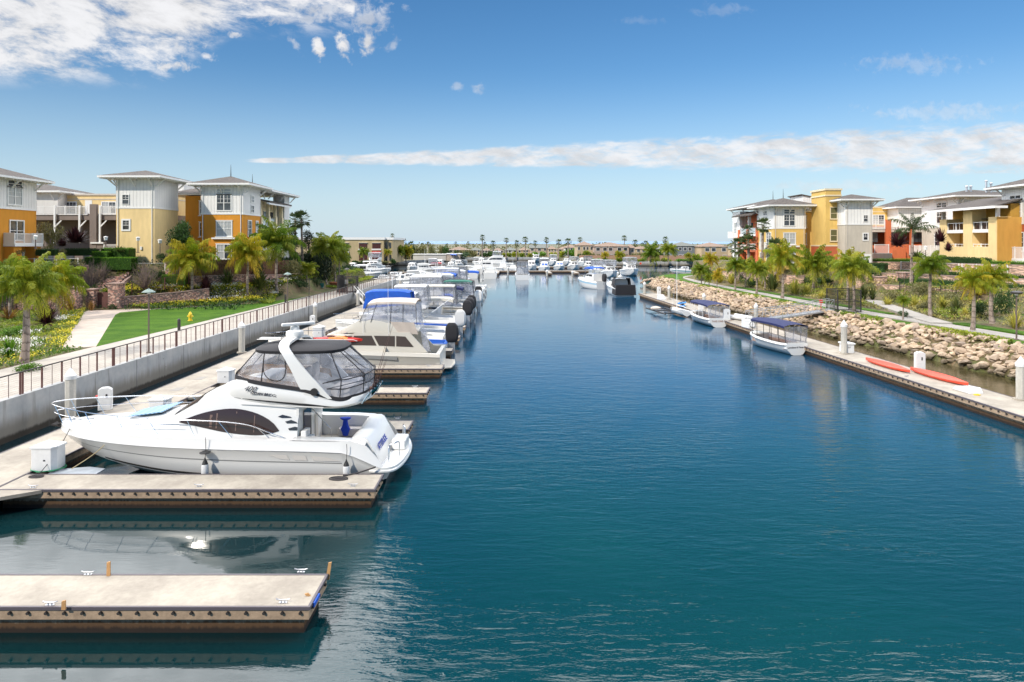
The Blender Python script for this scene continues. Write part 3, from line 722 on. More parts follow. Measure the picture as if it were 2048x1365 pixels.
# hatch cover on the foredeck and deck fittings
b = MB(); b.prism([(3.0, -.62), (4.55, -.85), (4.55, .85), (3.0, .62)], 0, .03)
o = b.build('hatch_cover', gen('patterned_hatch_cover', lambda n, b, L: (n.inp(b.inputs['Base Color'], n.mix(n.mr(n.m('SINE', n.m('MULTIPLY', n.m('ADD', objco(n)[0], objco(n)[1]), 40.0)), -.2, .2), (.10, .24, .40, 1), (.32, .45, .58, 1)))
   , n.inp(b.inputs['Roughness'], .5))), bt); o.location = (0, 0, 2.04); o.rotation_euler = (0, R(-9.2), 0); o.location = (-.0, 0, 1.60)
b = MB(); b.tube([(.7, -.12, 1.84), (1.25, .05, 1.86)], .035, 6); b.ball((.45, -.05, 1.86), .09); b.box(.0, .5, -.08, .08, 1.78, 1.84); b.build('windlass', M_alu, bt, 50)
b = MB(); b.tube([(-.32, 0, 1.55), (-.02, 0, 1.72), (.35, 0, 1.83)], .03, 6); b.extr([(-.40, -.16, 1.62), (-.08, 0, 1.50), (-.40, .16, 1.62), (-.25, 0, 1.70)], (.03, 0, .05)); b.build('anchor', M_dsteel, bt, 40)
# bow rail: upper and mid rail with stanchions, both sides
dk = lambda s: next((-r[0].y for r in hr if r[0].x >= s), 2.1)
up = []; lo = []
for s in (-.38, -.32, -.1, .4, 1.2, 2.4, 4.0, 5.6, 7.2, 8.3, 9.0, 9.5, 9.75):
    if s <= -.3: yb = 0.0 if s < -.35 else .20
    else: yb = (dk(max(s, 0.01))*.93+ (.12 if s < 1 else 0)) if s > .1 else .42
    zt = 2.52 - .04*max(0, s)*.9 if s < 8 else 2.24-(s-8)*.35
    up.append((s, yb, zt))
upR = splp([(s, y, z) for s, y, z in up], 4); upL = [Vector((p.x, -p.y, p.z)) for p in upR]
b = MB(); b.tube(upL[::-1]+upR[1:], .020, 6); b.build('bow_rail', M_steel, bt, 60)
b = MB(); mid = [Vector((p.x+.1, p.y*.985, 1.78+(p.z-1.75)*.52)) for p in upR if p.x < 6.0]
b.tube([Vector((p.x, -p.y, p.z)) for p in mid][::-1]+mid[1:], .013, 5); b.build('mid_rail', M_steel, bt, 60)
for s in (.25, 1.0, 2.1, 3.4, 4.8, 6.2, 7.6, 9.0):
    for sg in (-1, 1):
        top = min(upR, key=lambda p: abs(p.x-(s-.30))); b = MB()
        b.tube([(s+.12, sg*dk(s+.05)*.93, 1.72-.01*s), (top.x, sg*top.y, top.z)], .013, 5); b.build('stanchion', M_steel, bt, 60)
# saloon bulkhead, door, stairs at the cockpit
b = MB(); b.box(10.02, 10.12, -1.58, 1.55, .76, 2.75); bk = b.build('aft_bulkhead', M_gel, bt)
b = MB(); b.box(10.13, 10.16, -1.05, -.10, .80, 2.45); b.build('saloon_door', M_dglass, bk)
b = MB(); b.box(10.13, 10.17, .45, .78, 1.0, 1.9); b.build('locker_door', mat('liner_panel', (.66, .61, .54), .45), bk)
b = MB()
for k in range(4): b.box(10.2+.28*k*.0, 10.95-.18*k, -1.62, -1.05, .76+.26*k, 1.02+.26*k)
b.build('steps', M_gel, bt, bevel=.03)
b = MB(); b.tube([(10.15, -.55, 2.6), (11.0, -.35, 1.55), (11.0, -.2, 1.1)], .018, 5); b.build('handrail', M_steel, bt)
b = MB(); rows = [[(11.25+.16*math.cos(a)*k, 1.05+.10*math.sin(a)*k, z) for a in [2*math.pi*i/8 for i in range(8)]] for z, k in ((1.62, 1.5), (1.56, 1.3), (1.5, .6), (1.3, .8), (1.15, 1.3), (1.0, .95), (.86, .7))]
b.loft(rows, True, True, True); tag(b.build('towel', mat('royal_blue_cloth', (.01, .05, .45), .9), None, 40), 'royal blue towel hanging in the cockpit of the big white yacht', 'towel').location = bt.location
b = MB(); b.box(10.9, 11.9, 1.18, 1.6, .76, 1.12); b.build('cockpit_seat', mat('vinyl_seat', (.62, .58, .55), .6), bt, bevel=.05)
# flybridge body
def bsec(s, hb, zb, zt): return [(s, -hb*.90, zb), (s, -hb, zb+(zt-zb)*.30), (s, -hb*.985, zb+(zt-zb)*.68), (s, -hb*.93, zt), (s, -hb*.86, zt), (s, -hb*.84, zt-.3)]
BS = [(6.55, .60, 3.10, 3.22), (7.0, 1.15, 3.02, 3.42), (7.4, 1.46, 2.95, 3.66), (7.9, 1.60, 2.88, 3.72), (9.0, 1.70, 2.80, 3.58), (10.2, 1.74, 2.70, 3.42), (11.0, 1.74, 2.66, 3.20), (11.6, 1.70, 2.66, 3.02), (12.15, 1.52, 2.72, 3.06), (12.5, 1.15, 2.80, 3.10), (12.68, .5, 2.88, 3.14)]
rowsb = spl([bsec(*a) for a in BS], 3)
full = [list(r)+[Vector((p.x, -p.y, p.z)) for p in r[::-1]] for r in rowsb]
b = MB(); b.loft(full, closed=True, capa=True, capb=True)
bridge = b.build('flybridge', M_gel, bt, 45)
b = MB(); b.prism([(7.3, -1.2), (8.0, -1.45), (11.4, -1.5), (12.2, -1.2), (12.2, 1.2), (11.4, 1.5), (8.0, 1.45), (7.3, 1.2)], 2.86, 2.92); b.build('bridge_floor', M_gel, bt)
def bridge_y(s, f):
    i = next((i for i in range(len(rowsb)-1) if rowsb[i][0].x <= s <= rowsb[i+1][0].x), len(rowsb)-2)
    t_ = (s-rowsb[i][0].x)/(rowsb[i+1][0].x-rowsb[i][0].x); r = [a.lerp(c, t_) for a, c in zip(rowsb[i], rowsb[i+1])]
    g = f*3; k = min(2, int(g)); return r[k].lerp(r[k+1], g-k)
b = MB(); rows = []
for s, f, w_ in ((7.6, .20, .01), (8.5, .22, .05), (9.6, .24, .09), (10.4, .26, .13), (10.8, .26, .12), (11.45, .26, .01)):
    a = bridge_y(s, f-w_/1.0); c = bridge_y(s, f+w_*.3); rows.append([a+Vector((0, -.016, 0)), c+Vector((0, -.016, 0))])
b.loft(spl(rows, 3)); b.build('side_flash', M_black, bridge)
b = MB(); b.tube([(7.9, -1.585, 2.83), (11.1, -1.68, 2.72)], .022, 6); b.build('grab_rail', M_gel, bridge)
b = MB(); c_ = bridge_y(10.62, .80); b.tube([(10.75, -1.80, 3.33), (10.75, -1.70, 3.33)], .14, 14); o = b.build('badge', M_blk, bridge)
p_ = bridge_y(8.3, .86)
mt = lambda x, y, z, a=0: Matrix.Translation((x, y, z)) @ Matrix.Rotation(R(a), 4, 'Y') @ Matrix.Rotation(R(84), 4, 'X')
text_mesh('model_lettering', 'SEDAN BRIDGE', .15, mat('charcoal_lettering', (.05, .05, .06), .4), bridge, mt(8.30, -1.70, 3.24, 7), .005, True, shear=.2)
text_mesh('model_number', '400', .30, MC['charcoal_lettering'], bridge, mt(8.02, -1.68, 3.36, 7), .004, False, shear=.5)
# windscreen of the bridge (amber tint) under the enclosure
b = MB(); T = []; n_ = 14
for i in range(n_+1):
    a = i/n_; s = 7.42+.5*(abs(a-.5)*2)**2*1.0+ (2.6*max(0, abs(a-.5)*2-.55)/.45 if abs(a-.5)*2 > .55 else 0); y = -1.42+2.84*a
    y = max(-1.52, min(1.52, (a-.5)*2*1.95)); zt = 3.84-(s-7.4)*.10; T.append([(s+.05, y*.98, zt-.28), (s-.04, y, zt+.08)])
b.loft(T); b.build('bridge_screen', mat('amber_acrylic', (.30, .14, .03), .15, alpha=.75), bt, 60)
# canvas skirt + clear enclosure + bimini
BC = (9.85, 0, 4.80)
def bim(a, k=1.0, z=0):   # bimini outline
    c_, s_ = math.cos(a), math.sin(a); ex = .62
    return Vector((BC[0]+1.80*k*math.copysign(abs(c_)**ex, c_), 1.42*k*math.copysign(abs(s_)**ex, s_), BC[2]+z))
b = MB(); rows = []
N = 40
ang = [2*math.pi*i/N for i in range(N)]
for k, z in ((.97, -.10), (1.0, -.05), (1.0, .03), (.93, .10), (.7, .17), (.4, .205), (.05, .22)):
    rows.append([bim(a, k, z) for a in ang])
b.loft(rows, True, False, True); bimini = b.build('bimini', M_black, bt, 50)
# outline of the bridge coaming that carries the enclosure
def coam(a):
    pts = COAM; n = len(pts); t_ = a/(2*math.pi)*n; i = int(t_) % n; f = t_-int(t_); return pts[i].lerp(pts[(i+1) % n], f)
near = [Vector((12.62, 0, 3.16)), Vector((12.5, .75, 3.14)), Vector((12.15, 1.36, 3.10)), Vector((11.7, 1.60, 3.05)), Vector((11.0, 1.66, 3.22)), Vector((10.2, 1.66, 3.44)), Vector((9.2, 1.62, 3.58)), Vector((8.2, 1.50, 3.73)), Vector((7.6, 1.15, 3.82)), Vector((7.38, .6, 3.86)), Vector((7.30, 0, 3.88))]
near = splp(near, 4); COAM = near + [Vector((p.x, -p.y, p.z)) for p in near[::-1][1:-1]]
n = len(COAM)
topl = []; midl = []
for p in COAM:
    a = math.atan2(p.y/1.42, (p.x-BC[0])/1.8); t_ = bim(a, .985, -.08); topl.append(t_)
    if p.x > 10.9:
        m_ = p.lerp(t_, .0)+Vector((.06, 0, .72-(0 if p.x > 11.6 else (11.6-p.x)*.5)))
    else: m_ = p.lerp(t_, .05)
    midl.append(m_)
b = MB(); b.loft([COAM, midl, topl], True)
b.build('clear_enclosure', M_vinyl, bt, 60)
b = MB(); low = [p+Vector((0, 0, -.10)) for p in COAM]; up_ = [p+Vector((0, 0, .05)) for p in COAM]
ct = Vector((10, 0, 3)); push = lambda p, d: p+Vector(((p.x-10)*.0+(d if p.x > 12.2 else (-d if p.x < 7.6 else 0)), math.copysign(d, p.y) if abs(p.y) > .5 else 0, 0))
b.loft([[push(p, .05) for p in low], [push(p, .035) for p in up_]], True); b.build('canvas_skirt', M_black, bt, 60)
def seam(pts, name='seam', r=.022):
    b = MB(); b.tube(pts, r, 5); return b.build(name, M_black, bt)
seam([push(midl[i], .015) for i in range(n) if midl[i].x > 10.9 and midl[i].y <= 0][:], 'seam')
seam([push(midl[i], .015) for i in range(n) if midl[i].x > 10.9 and midl[i].y > 0], 'seam')
lowm = [COAM[i].lerp(midl[i], .5) for i in range(n)]
seam([push(lowm[i], .015) for i in range(n) if midl[i].x > 11.2 and midl[i].y <= 0], 'seam')
def vseam(x, y, k0=1, full_=True):
    i = min(range(n), key=lambda j: (COAM[j].x-x)**2+(COAM[j].y-y)**2); j = min(range(n), key=lambda q: (topl[q]-topl[i]).length)
    seam([push(COAM[i], .015), push(midl[i], .015), push(topl[i], .01)])
for x, y in ((8.6, -1.55), (8.2, 1.5), (11.75, -1.6), (12.45, -.85), (12.6, .3), (12.3, 1.2), (7.45, -.8), (7.45, .8), (10.0, 1.6)): vseam(x, y)
# zip-out window outlines
def ulook(x0, x1, sgn):
    i0 = min(range(n), key=lambda j: (COAM[j].x-x0)**2+(COAM[j].y-sgn*1.55)**2); i1 = min(range(n), key=lambda j: (COAM[j].x-x1)**2+(COAM[j].y-sgn*1.6)**2)
    pts = []
    for t_ in np.linspace(0, 1, 15):
        u = .5-.5*math.cos(math.pi*t_); h_ = 1-.88*math.sin(math.pi*t_)**.45
        a = COAM[i0].lerp(COAM[i1], u); c_ = topl[i0].lerp(topl[i1], u); pts.append(push(a.lerp(c_, h_), .02))
    seam(pts, 'zip_window', .018)
ulook(8.75, 9.8, -1)
i0 = min(range(n), key=lambda j: (COAM[j]-Vector((12.5, -.7, 3.1))).length); i1 = min(range(n), key=lambda j: (COAM[j]-Vector((12.6, .25, 3.1))).length)
pts = []
for t_ in np.linspace(0, 1, 15):
    u = .1+.8*(.5-.5*math.cos(math.pi*t_)); h_ = 1-.92*math.sin(math.pi*t_)**.45; a = midl[i0].lerp(midl[i1], u); c_ = topl[i0].lerp(topl[i1], u); pts.append(a.lerp(c_, h_)+Vector((.03, 0, 0)))
seam(pts, 'zip_window', .018)
# things dimly seen under the canopy: helm console, seats
b = MB(); b.box(8.1, 8.8, -.9, 1.0, 2.92, 3.75); b.build('helm_console', M_gel, bt, bevel=.08)
for x, y in ((9.6, -.5), (9.6, .6)):
    b = MB(); b.box(x, x+.55, y-.35, y+.35, 2.92, 3.55); b.box(x+.45, x+.62, y-.33, y+.33, 3.5, 4.05); b.build('helm_seat', MC['vinyl_seat'], bt, bevel=.07)
b = MB(); b.box(11.2, 12.0, -1.1, 1.1, 2.92, 3.35); b.build('bridge_bench', MC['vinyl_seat'], bt, bevel=.07)
# radar arch: swept legs crossing the bimini
b = MB()
arch = []
for y, x, wd_, z in ((-1.70, 10.95, .95, 3.05), (-1.70, 10.55, .82, 3.55), (-1.66, 10.15, .58, 4.1), (-1.60, 9.78, .44, 4.6), (-1.48, 9.52, .40, 4.93), (-1.1, 9.42, .40, 5.12), (-.5, 9.42, .44, 5.20), (0, 9.42, .46, 5.22)):
    arch.append((x, y, wd_, z))
arch = arch+[(x, -y, w_, z) for x, y, w_, z in arch[::-1][1:]]
rows = []
for i, (x, y, w_, z) in enumerate(arch):
    inn = .08 if abs(y) > 1.2 else 0; dzz = .10 if abs(y) <= 1.3 else .0; sg = 1 if y < 0 else -1
    rows.append([(x-w_/2, y, z), (x+w_/2, y, z), (x+w_/2, y+sg*inn, z-dzz), (x-w_/2, y+sg*inn, z-dzz)])
b.loft(spl(rows, 3), True, True, True); b.build('radar_arch', M_gel, bt, 40)
b = MB(); b.lathe([(.34, 5.22), (.36, 5.30), (.34, 5.42), (.18, 5.48), (.17, 5.62)], 16, (9.45, 0, 0)); b.build('radar_base', M_gel, bt, 40)
b = MB(); b.cbox((9.6, -.05, 5.72), (1.35, .14, .12), R(38)); b.box(9.35, 9.55, -.1, .1, 5.6, 5.68); b.build('radar_scanner', M_white, bt, bevel=.03)
b = MB(); b.cbox((8.5, 0, 5.14), (.9, .30, .04)); b.tube([(8.0, -.25, 5.12), (11.9, -.25, 5.10), (12.05, -.25, 5.05)], .015, 5); b.build('arch_wing', M_gel, bt)
for x, y, h_ in ((9.2, -.9, .5), (9.75, .8, 2.4)):
    b = MB(); b.tube([(x, y, 5.15), (x+.05, y, 5.15+h_)], .012, 5); b.build('antenna', M_dsteel, bt)
# fishing rods in holders on the aft edge
b = MB()
for k in range(6):
    y = -1.2+k*.42; b.tube([(12.45+.1*k*.3, y, 2.75), (12.75+.1*k*.2, y, 3.2)], .03, 6)
b.build('rod_holder', M_steel, bt)
for k, (y, l) in enumerate(((-.9, 1.9), (-.4, 2.2), (.1, .8), (.4, .7))):
    b = MB(); b.tube([(12.55, y, 2.95), (12.85, y, 3.45), (12.95+.25*l, y+.1, 3.5+l)], [.022, .014, .005], 5); b.ball((12.75, y, 3.30), .07, 8, 5)
    tag(b.build('fishing_rod', mat('rod_graphite', (.10, .05, .04), .4), None), ['long thin fishing rod standing nearest on the back of the white yacht bridge', 'second long fishing rod leaning aft behind the yacht canopy', 'short fishing rod third along the back of the yacht bridge', 'short fishing rod farthest along the back of the yacht bridge'][k], 'fishing rod', 'rods on the yacht').location = bt.location
# fenders and lines
def fender(x, y, z, lab, m=M_white, r=.13, h=.62, disc=True, top=1.75):
    t_ = thing('fender', lab, 'fender', (x, y, z), group='fenders hanging along the boats')
    b = MB(); b.lathe([(.02, 0), (r*.8, .03), (r, .10), (r, h-.10), (r*.85, h-.04)], 12); b.build('body', m, t_, 50)
    b = MB(); b.lathe([(r*.87, h-.05), (r*.6, h+.06), (.03, h+.15), (.02, h+.2)], 12); b.build('cap', M_blk, t_, 50)
    b = MB(); b.tube([(0, 0, h+.15), (.02, .03, h+.5), (0, .05, top-z)], .012, 4); b.build('line', M_rope2, t_)
    if disc: b = MB(); b.lathe([(.19, h+.38), (.2, h+.40), (.12, h+.44)], 14); b.build('disc', M_blk, t_)
fender(-18.3+6.85, 24.80, .18, 'white fender with a black disc hanging amidships on the big white yacht')
fender(-18.3+12.12, 24.80, .12, 'white fender hanging near the stern of the big white yacht', disc=False, top=1.5)
def line(name, pts, r, m, lab): return tag(MB().tube(splp(pts, 5), r, 5).build(name, m), lab, 'rope', 'mooring lines')
line('mooring_line', [(-17.35, 26.1, 1.72), (-17.25, 25.2, 1.1), (-17.3, 24.35, .56)], .014, M_rope2, 'thin dark bow line dropping from the yacht to the dock')
line('mooring_line', [(-15.3, 25.75, 1.66), (-15.9, 25.4, 1.0), (-16.5, 24.9, .55)], .018, M_rope, 'yellow rope running down the bow flare of the white yacht')
line('mooring_line', [(-5.1, 24.9, .62), (-5.75, 24.5, .52), (-6.15, 24.2, .54)], .03, M_rope2, 'short dark stern line from the yacht platform to a dock cleat')
def coil(x, y, lab, m=M_rope2, r=.22):
    b = MB(); pts = []
    for k in range(90): a = k*.42; rr = .03+r*k/90; pts.append((x+1.5*rr*math.cos(a), y+rr*.9*math.sin(a), DZ+.018))
    b.tube(pts, .016, 4); tag(b.build('rope_coil', m), lab, 'rope coil', 'coiled ropes on the docks')
coil(-6.25, 24.0, 'dark flat rope coil on the dock end by the yacht stern'); coil(-17.3, 24.2, 'dark rope coil beside the white dock box at the yacht bow', r=.16)
# ------------------------------------------------------------------ other boats (bow at local x=0, stern at x=L)
def outboard(par, x, y, z, cover, sc=1.0, name='outboard'):
    b = MB(); s = sc
    rows = []
    for zz, hx0, hx1, hy in ((0, -.10, .30, .16), (.12, -.20, .42, .25), (.5, -.24, .46, .27), (.78, -.20, .40, .24), (.92, -.08, .25, .14)):
        rows.append([(x+hx0*s, y-hy*s, z+zz*s), (x+hx1*s*.8, y-hy*s, z+zz*s), (x+hx1*s, y-hy*.5*s, z+zz*s), (x+hx1*s, y+hy*.5*s, z+zz*s), (x+hx1*s*.8, y+hy*s, z+zz*s), (x+hx0*s, y+hy*s, z+zz*s)])
    b.loft(spl(rows, 2), True, True, True); o = b.build(name, cover, par, 50); o.scale = (1, .72, 1.12) if sc > 1.2 and y == 0 else (1, 1, 1)
    b = MB(); b.box(x+.02*s, x+.26*s, y-.07*s, y+.07*s, z-.9*s, z+.02); b.box(x-.2*s, x+.05, y-.12*s, y+.12*s, z-.35*s, z-.02); b.build('outboard_leg', M_alu, o)
    return o
def boat(name, label, cat, loc, rz, L=9.0, B=3.1, zb=1.5, zs=1.1, col=None, cabin=None, bridge=None, top=None, encl=False, rail=True, motors=0, cover=None, stripe=None,
         cockpit=None, plat=False, interior=None, screen=None, arch=False, mast=None, win=True, group=None, hscale=1.0, bow_cover=None, detail=2, tower=None):
    col = col or M_gel; r = thing(name, label, cat, (loc[0], loc[1], loc[2]-.21), rz, group); hb = B/2
    cz = .18
    secs = [(0, .05, zb, .04, zb-.15, .02, zb*.75, zb*.7), (L*.05, hb*.36, zb, hb*.34, zb-.17, hb*.14, zb*.5, zb*.45), (L*.16, hb*.68, zb-.02, hb*.67, zb-.20, hb*.42, .40, .05),
            (L*.32, hb*.90, zb-(zb-zs)*.3, hb*.91, zb-(zb-zs)*.3-.22, hb*.72, .22, -.3), (L*.55, hb, zb-(zb-zs)*.65, hb*1.01, zb-(zb-zs)*.65-.22, hb*.88, .10, -.4), (L, hb*.95, zs, hb*.96, zs-.22, hb*.86, .05, -.35)]
    rows = hull_mesh(secs, 3); b = MB(); b.loft(rows, capb=True); hull = b.build('hull', col, r, 40)
    if stripe:
        b = MB()
        for a, c in zip(rows[:-1], rows[1:]):
            p = [a[3].lerp(a[4], .1), c[3].lerp(c[4], .1), c[3].lerp(c[4], .55), a[3].lerp(a[4], .55)]; b.face([q+Vector((0, -.014, 0)) for q in p][::-1])
            b.face([Vector((q.x, -q.y+.014, q.z)) for q in p])
        b.build('hull_stripe', stripe, hull)
    ck = cockpit if cockpit is not None else .68
    hbz = lambda x: next(((-q[0].y, q[0].z) for q in rows if q[0].x >= x), (hb*.95, zs))
    b = MB(); rr = []
    for q in rows:
        if q[0].x > L*ck+.01: break
        x, h_, z = q[0].x, -q[0].y, q[0].z; rr.append([(x, -h_, z), (x, -h_*.9, z+.04), (x, 0, z+.10), (x, h_*.9, z+.04), (x, h_, z)])
    b.loft(rr)
    b.build('deck', col, r, 40)
    # cockpit: gunwales, sole, transom cap
    x0 = rr[-1][0][0]; b = MB()
    for sg in (-1, 1):
        ks = [q for q in rows if q[0].x >= x0-.01]
        b.loft([[(q[0].x, sg*(-q[0].y), q[0].z), (q[0].x, sg*(-q[0].y-.06), q[0].z+.03), (q[0].x, sg*(-q[0].y-.24), q[0].z+.02), (q[0].x, sg*(-q[0].y-.26), .42)] for q in ks])
    b.box(L-.30, L-.02, -hb*.93, hb*.93, .40, zs+.02); b.add([(x0, -hb*.9, .45), (L-.2, -hb*.9, .45), (L-.2, hb*.9, .45), (x0, hb*.9, .45)], [(0, 1, 2, 3)])
    b.add([(x0, -hb*.95, .4), (x0, hb*.95, .4), (x0, hb*.95, zb*.9+.05), (x0, -hb*.95, zb*.9+.05)], [(0, 1, 2, 3)])
    b.build('cockpit', interior or col, r, 40)
    if interior and detail > 1:
        b = MB()
        for sg in (-1, 1): b.box(x0+.1, L-.5, sg*hb*.74-.16, sg*hb*.74+.16, .45, .78)
        b.build('bench', M_gel, r)
    def cab(s0, s1, z1, w0=.74, fr=.35, nm='cabin', zb0=None, m=None, glass=True, wn=3):
        a, c = s0*L, s1*L; zz = (zb0 if zb0 is not None else hbz((a+c)/2)[1]-.02); h_ = z1-zz; sec = []
        for t_, wk, zk in ((0, .55, .06), (fr*.5, .8, .52), (fr, .95, .95), (.6, 1.0, 1.0), (1, .98, .95)):
            x = a+(c-a)*t_; w_ = min(hb*w0*wk, hbz(x)[0]*.92); sec.append([(x, -w_, zz-.1), (x, -w_*.97, zz+h_*zk*.55), (x, -w_*.88, zz+h_*zk*.93), (x, -w_*.6, zz+h_*zk), (x, 0, zz+h_*zk*1.03), (x, w_*.6, zz+h_*zk), (x, w_*.88, zz+h_*zk*.93), (x, w_*.97, zz+h_*zk*.55), (x, w_, zz-.1)])
        sec = spl(sec, 3); b = MB(); b.loft(sec, capb=True); o = b.build(nm, m or col, r, 40)
        if glass and win:
            i0 = int(len(sec)*.42)
            for sg in (1, -1):
                for k in range(wn):
                    i1, i2 = i0+(len(sec)-2-i0)*k//wn, i0+(len(sec)-2-i0)*(k+1)//wn
                    if i2 <= i1: continue
                    b = MB(); q = []
                    for i in range(i1, i2+1):
                        e = .06 if i == i1 else (-.05 if i == i2 else 0)
                        p1, p2 = sec[i][1], sec[i][2]; q.append([p1.lerp(p2, .10)+Vector((e, -.018, 0)), p1.lerp(p2, .86)+Vector((e, -.018, 0))])
                    if sg < 0: q = [[Vector((p.x, -p.y, p.z)) for p in z_] for z_ in q]
                    b.loft(q); b.build('window', M_dglass, o)
            j0, j1 = 1, int(len(sec)*fr)
            for lo_, hi_ in ((2.15, 3.85), (4.15, 5.85)):
                b = MB(); q = []
                for i in (j0+1, j1): 
                    if i >= len(sec): continue
                    k_ = lambda f: sec[i][int(f)].lerp(sec[i][min(8, int(f)+1)], f-int(f)); q.append([k_(lo_)+Vector((-.02, 0, .02)), k_((lo_+hi_)/2)+Vector((-.02, 0, .02)), k_(hi_)+Vector((-.02, 0, .02))])
                b.loft(q); b.build('windscreen', screen or M_dglass, o)
        return o, sec
    if cabin: cab(*cabin)
    if bridge:
        s0, s1, z0, z1 = bridge; a, c = s0*L, s1*L; b = MB(); sec = []
        for t_, wk, k0 in ((0, .35, 0), (.12, .75, .25), (.3, .95, .8), (.6, 1, 1), (1, .95, .85)):
            x = a+(c-a)*t_; w_ = hb*.78*wk; zt = z0+(z1-z0)*k0
            sec.append([(x, -w_, z0-.12), (x, -w_*1.02, z0+(zt-z0)*.6), (x, -w_*.95, zt), (x, -w_*.88, zt), (x, -w_*.86, z0+.02), (x, w_*.86, z0+.02), (x, w_*.88, zt), (x, w_*.95, zt), (x, w_*1.02, z0+(zt-z0)*.6), (x, w_, z0-.12)])
        b.loft(spl(sec, 3), True, True, True); b.build('flybridge', col, r, 40)
        if detail > 1: b = MB(); b.box(a+(c-a)*.35, a+(c-a)*.5, -.5, .5, z0, z1+.25); b.box(a+(c-a)*.62, a+(c-a)*.7, -.45, .45, z0, z1+.3); b.build('helm_station', M_gel, r, bevel=.05)
    if top:
        s0, s1, zt, m, base, hard = top; a, c = s0*L, s1*L; w_ = hb*.80; b = MB(); rows_ = []
        n_ = 9
        for i in range(n_):
            t_ = i/(n_-1); x = a+(c-a)*t_; e = (abs(t_-.5)*2)**6
            dz_ = -.06*e*(1 if hard else 3.2); rows_.append([(x, -w_, zt-.10+dz_-(0 if hard else .16)), (x, -w_*.99, zt+dz_), (x, -w_*.6, zt+.09+dz_), (x, 0, zt+.12+dz_), (x, w_*.6, zt+.09+dz_), (x, w_*.99, zt+dz_), (x, w_, zt-.10+dz_-(0 if hard else .16))])
        rows2 = [[Vector(p)-Vector((0, 0, .05)) for p in q[::-1]] for q in rows_]
        b.loft([list(map(Vector, q))+q2 for q, q2 in zip(rows_, rows2)], True, True, True); tp = b.build('hardtop' if hard else 'bimini', m, r, 50)
        for k, x in enumerate((a+.08, (a+c)/2, c-.08)):
            for sg in (-1, 1):
                if k == 1 and hard: continue
                b = MB(); b.tube([(x+(.0 if k == 1 else (.25 if k == 0 else -.25)*(0 if hard else 1)), sg*w_*.96, base), (x, sg*w_*.96, zt-.05)], .022 if not hard else .035, 5); b.build('canopy_post', M_steel if m is not M_black else M_dsteel, tp)
        if encl:
            f0, f1 = a-.22, c+.25; zc = zt-.08; b = MB()
            b.loft([[(f0, -w_, base), (f1, -w_, base), (f1, w_, base), (f0, w_, base)], [(a, -w_, zc), (c, -w_, zc), (c, w_, zc), (a, w_, zc)]], True); e = b.build('clear_curtain', M_vinyl, r)
            for sg in (-1, 1):
                for t_ in (.0, .33, .66, 1.0):
                    b = MB(); b.tube([(f0+(f1-f0)*t_, sg*(w_+.015), base), (a+(c-a)*t_, sg*(w_+.015), zc)], .02, 4); b.build('curtain_seam', M_dsteel if encl == 2 else M_grey, e)
            for x1, x2 in ((f0, a), (f1, c)):
                for yy in (-.33, .33):
                    b = MB(); b.tube([(x1, yy*w_, base), (x2, yy*w_, zc)], .02, 4); b.build('curtain_seam', M_dsteel if encl == 2 else M_grey, e)
    if rail and detail:
        p = [(-.25, 0, zb+.62)]+[(L*t_, (hbz(L*t_)[0]-.08) if t_ > .03 else .25, zb+.62-.10*t_) for t_ in (.02, .08, .18, .32, .46)]+[(L*.54, hbz(L*.54)[0]-.08, hbz(L*.54)[1]+.05)]
        p = splp(p, 3); b = MB(); b.tube([Vector((q.x, -q.y, q.z)) for q in p][::-1]+p[1:], .018, 4); rl_ = b.build('bow_rail', M_steel, r, 60)
        if detail > 1:
            for t_ in (.06, .17, .30, .43):
                for sg in (-1, 1):
                    h_ = hbz(L*t_); b = MB(); b.tube([(L*t_+.08, sg*(h_[0]-.1), h_[1]), (L*t_, sg*(h_[0]-.09), zb+.60-.1*t_)], .012, 4); b.build('stanchion', M_steel, rl_)
    if motors:
        for k in range(motors): outboard(r, L+.16, (k-(motors-1)/2)*.8, zs-.10, cover or M_gel, 1.0 if not cover else 1.55)
    if plat:
        b = MB(); b.prism([(L-.05, -hb*.85), (L+.75, -hb*.70), (L+.9, 0), (L+.75, hb*.70), (L-.05, hb*.85)], .28, .36); b.build('swim_platform', plat if plat is not True else col, r)
    if arch:
        x = arch*L; b = MB(); z0 = zs+.2; z1 = z0+1.35
        pts = [(x+.5, -hb*.88, z0), (x+.1, -hb*.80, z0+.9), (x-.1, -hb*.62, z1), (x-.15, 0, z1+.08)]; pts = pts+[(a_, -c_, d_) for a_, c_, d_ in pts[::-1][1:]]
        b.loft([[(px_-.16, y_, z_), (px_+.16, y_, z_), (px_+.16, y_*.95, z_-.07), (px_-.16, y_*.95, z_-.07)] for px_, y_, z_ in [tuple(q) for q in splp(pts, 3)]], True, True, True); b.build('radar_arch', col, r, 40)
    if mast:
        x, h_ = mast; b = MB(); b.tube([(x*L, 0, zs), (x*L, 0, h_)], [.06, .03], 6); b.build('mast', M_white, r)
    if bow_cover:
        b = MB(); b.loft([[(L*t_, -w_*hb, z_-.15), (L*t_, -w_*hb*.6, z_+.22), (L*t_, 0, z_+.32), (L*t_, w_*hb*.6, z_+.22), (L*t_, w_*hb, z_-.15)] for t_, w_, z_ in ((.12, .3, zb), (.25, .75, zb), (.45, .95, zb)) ], False); b.build('bow_cover', bow_cover, r, 50)
    if tower:
        x, zt = tower; b = MB()
        for sx in (-.5, .5):
            for sy in (-.8, .8): b.tube([(x*L+sx*1.3, sy*1.2, zs), (x*L+sx*.6, sy*.5, zt)], .025, 5)
        b.box(x*L-.5, x*L+.5, -.5, .5, zt, zt+.05); b.build('fishing_tower', M_alu, r)
    return r
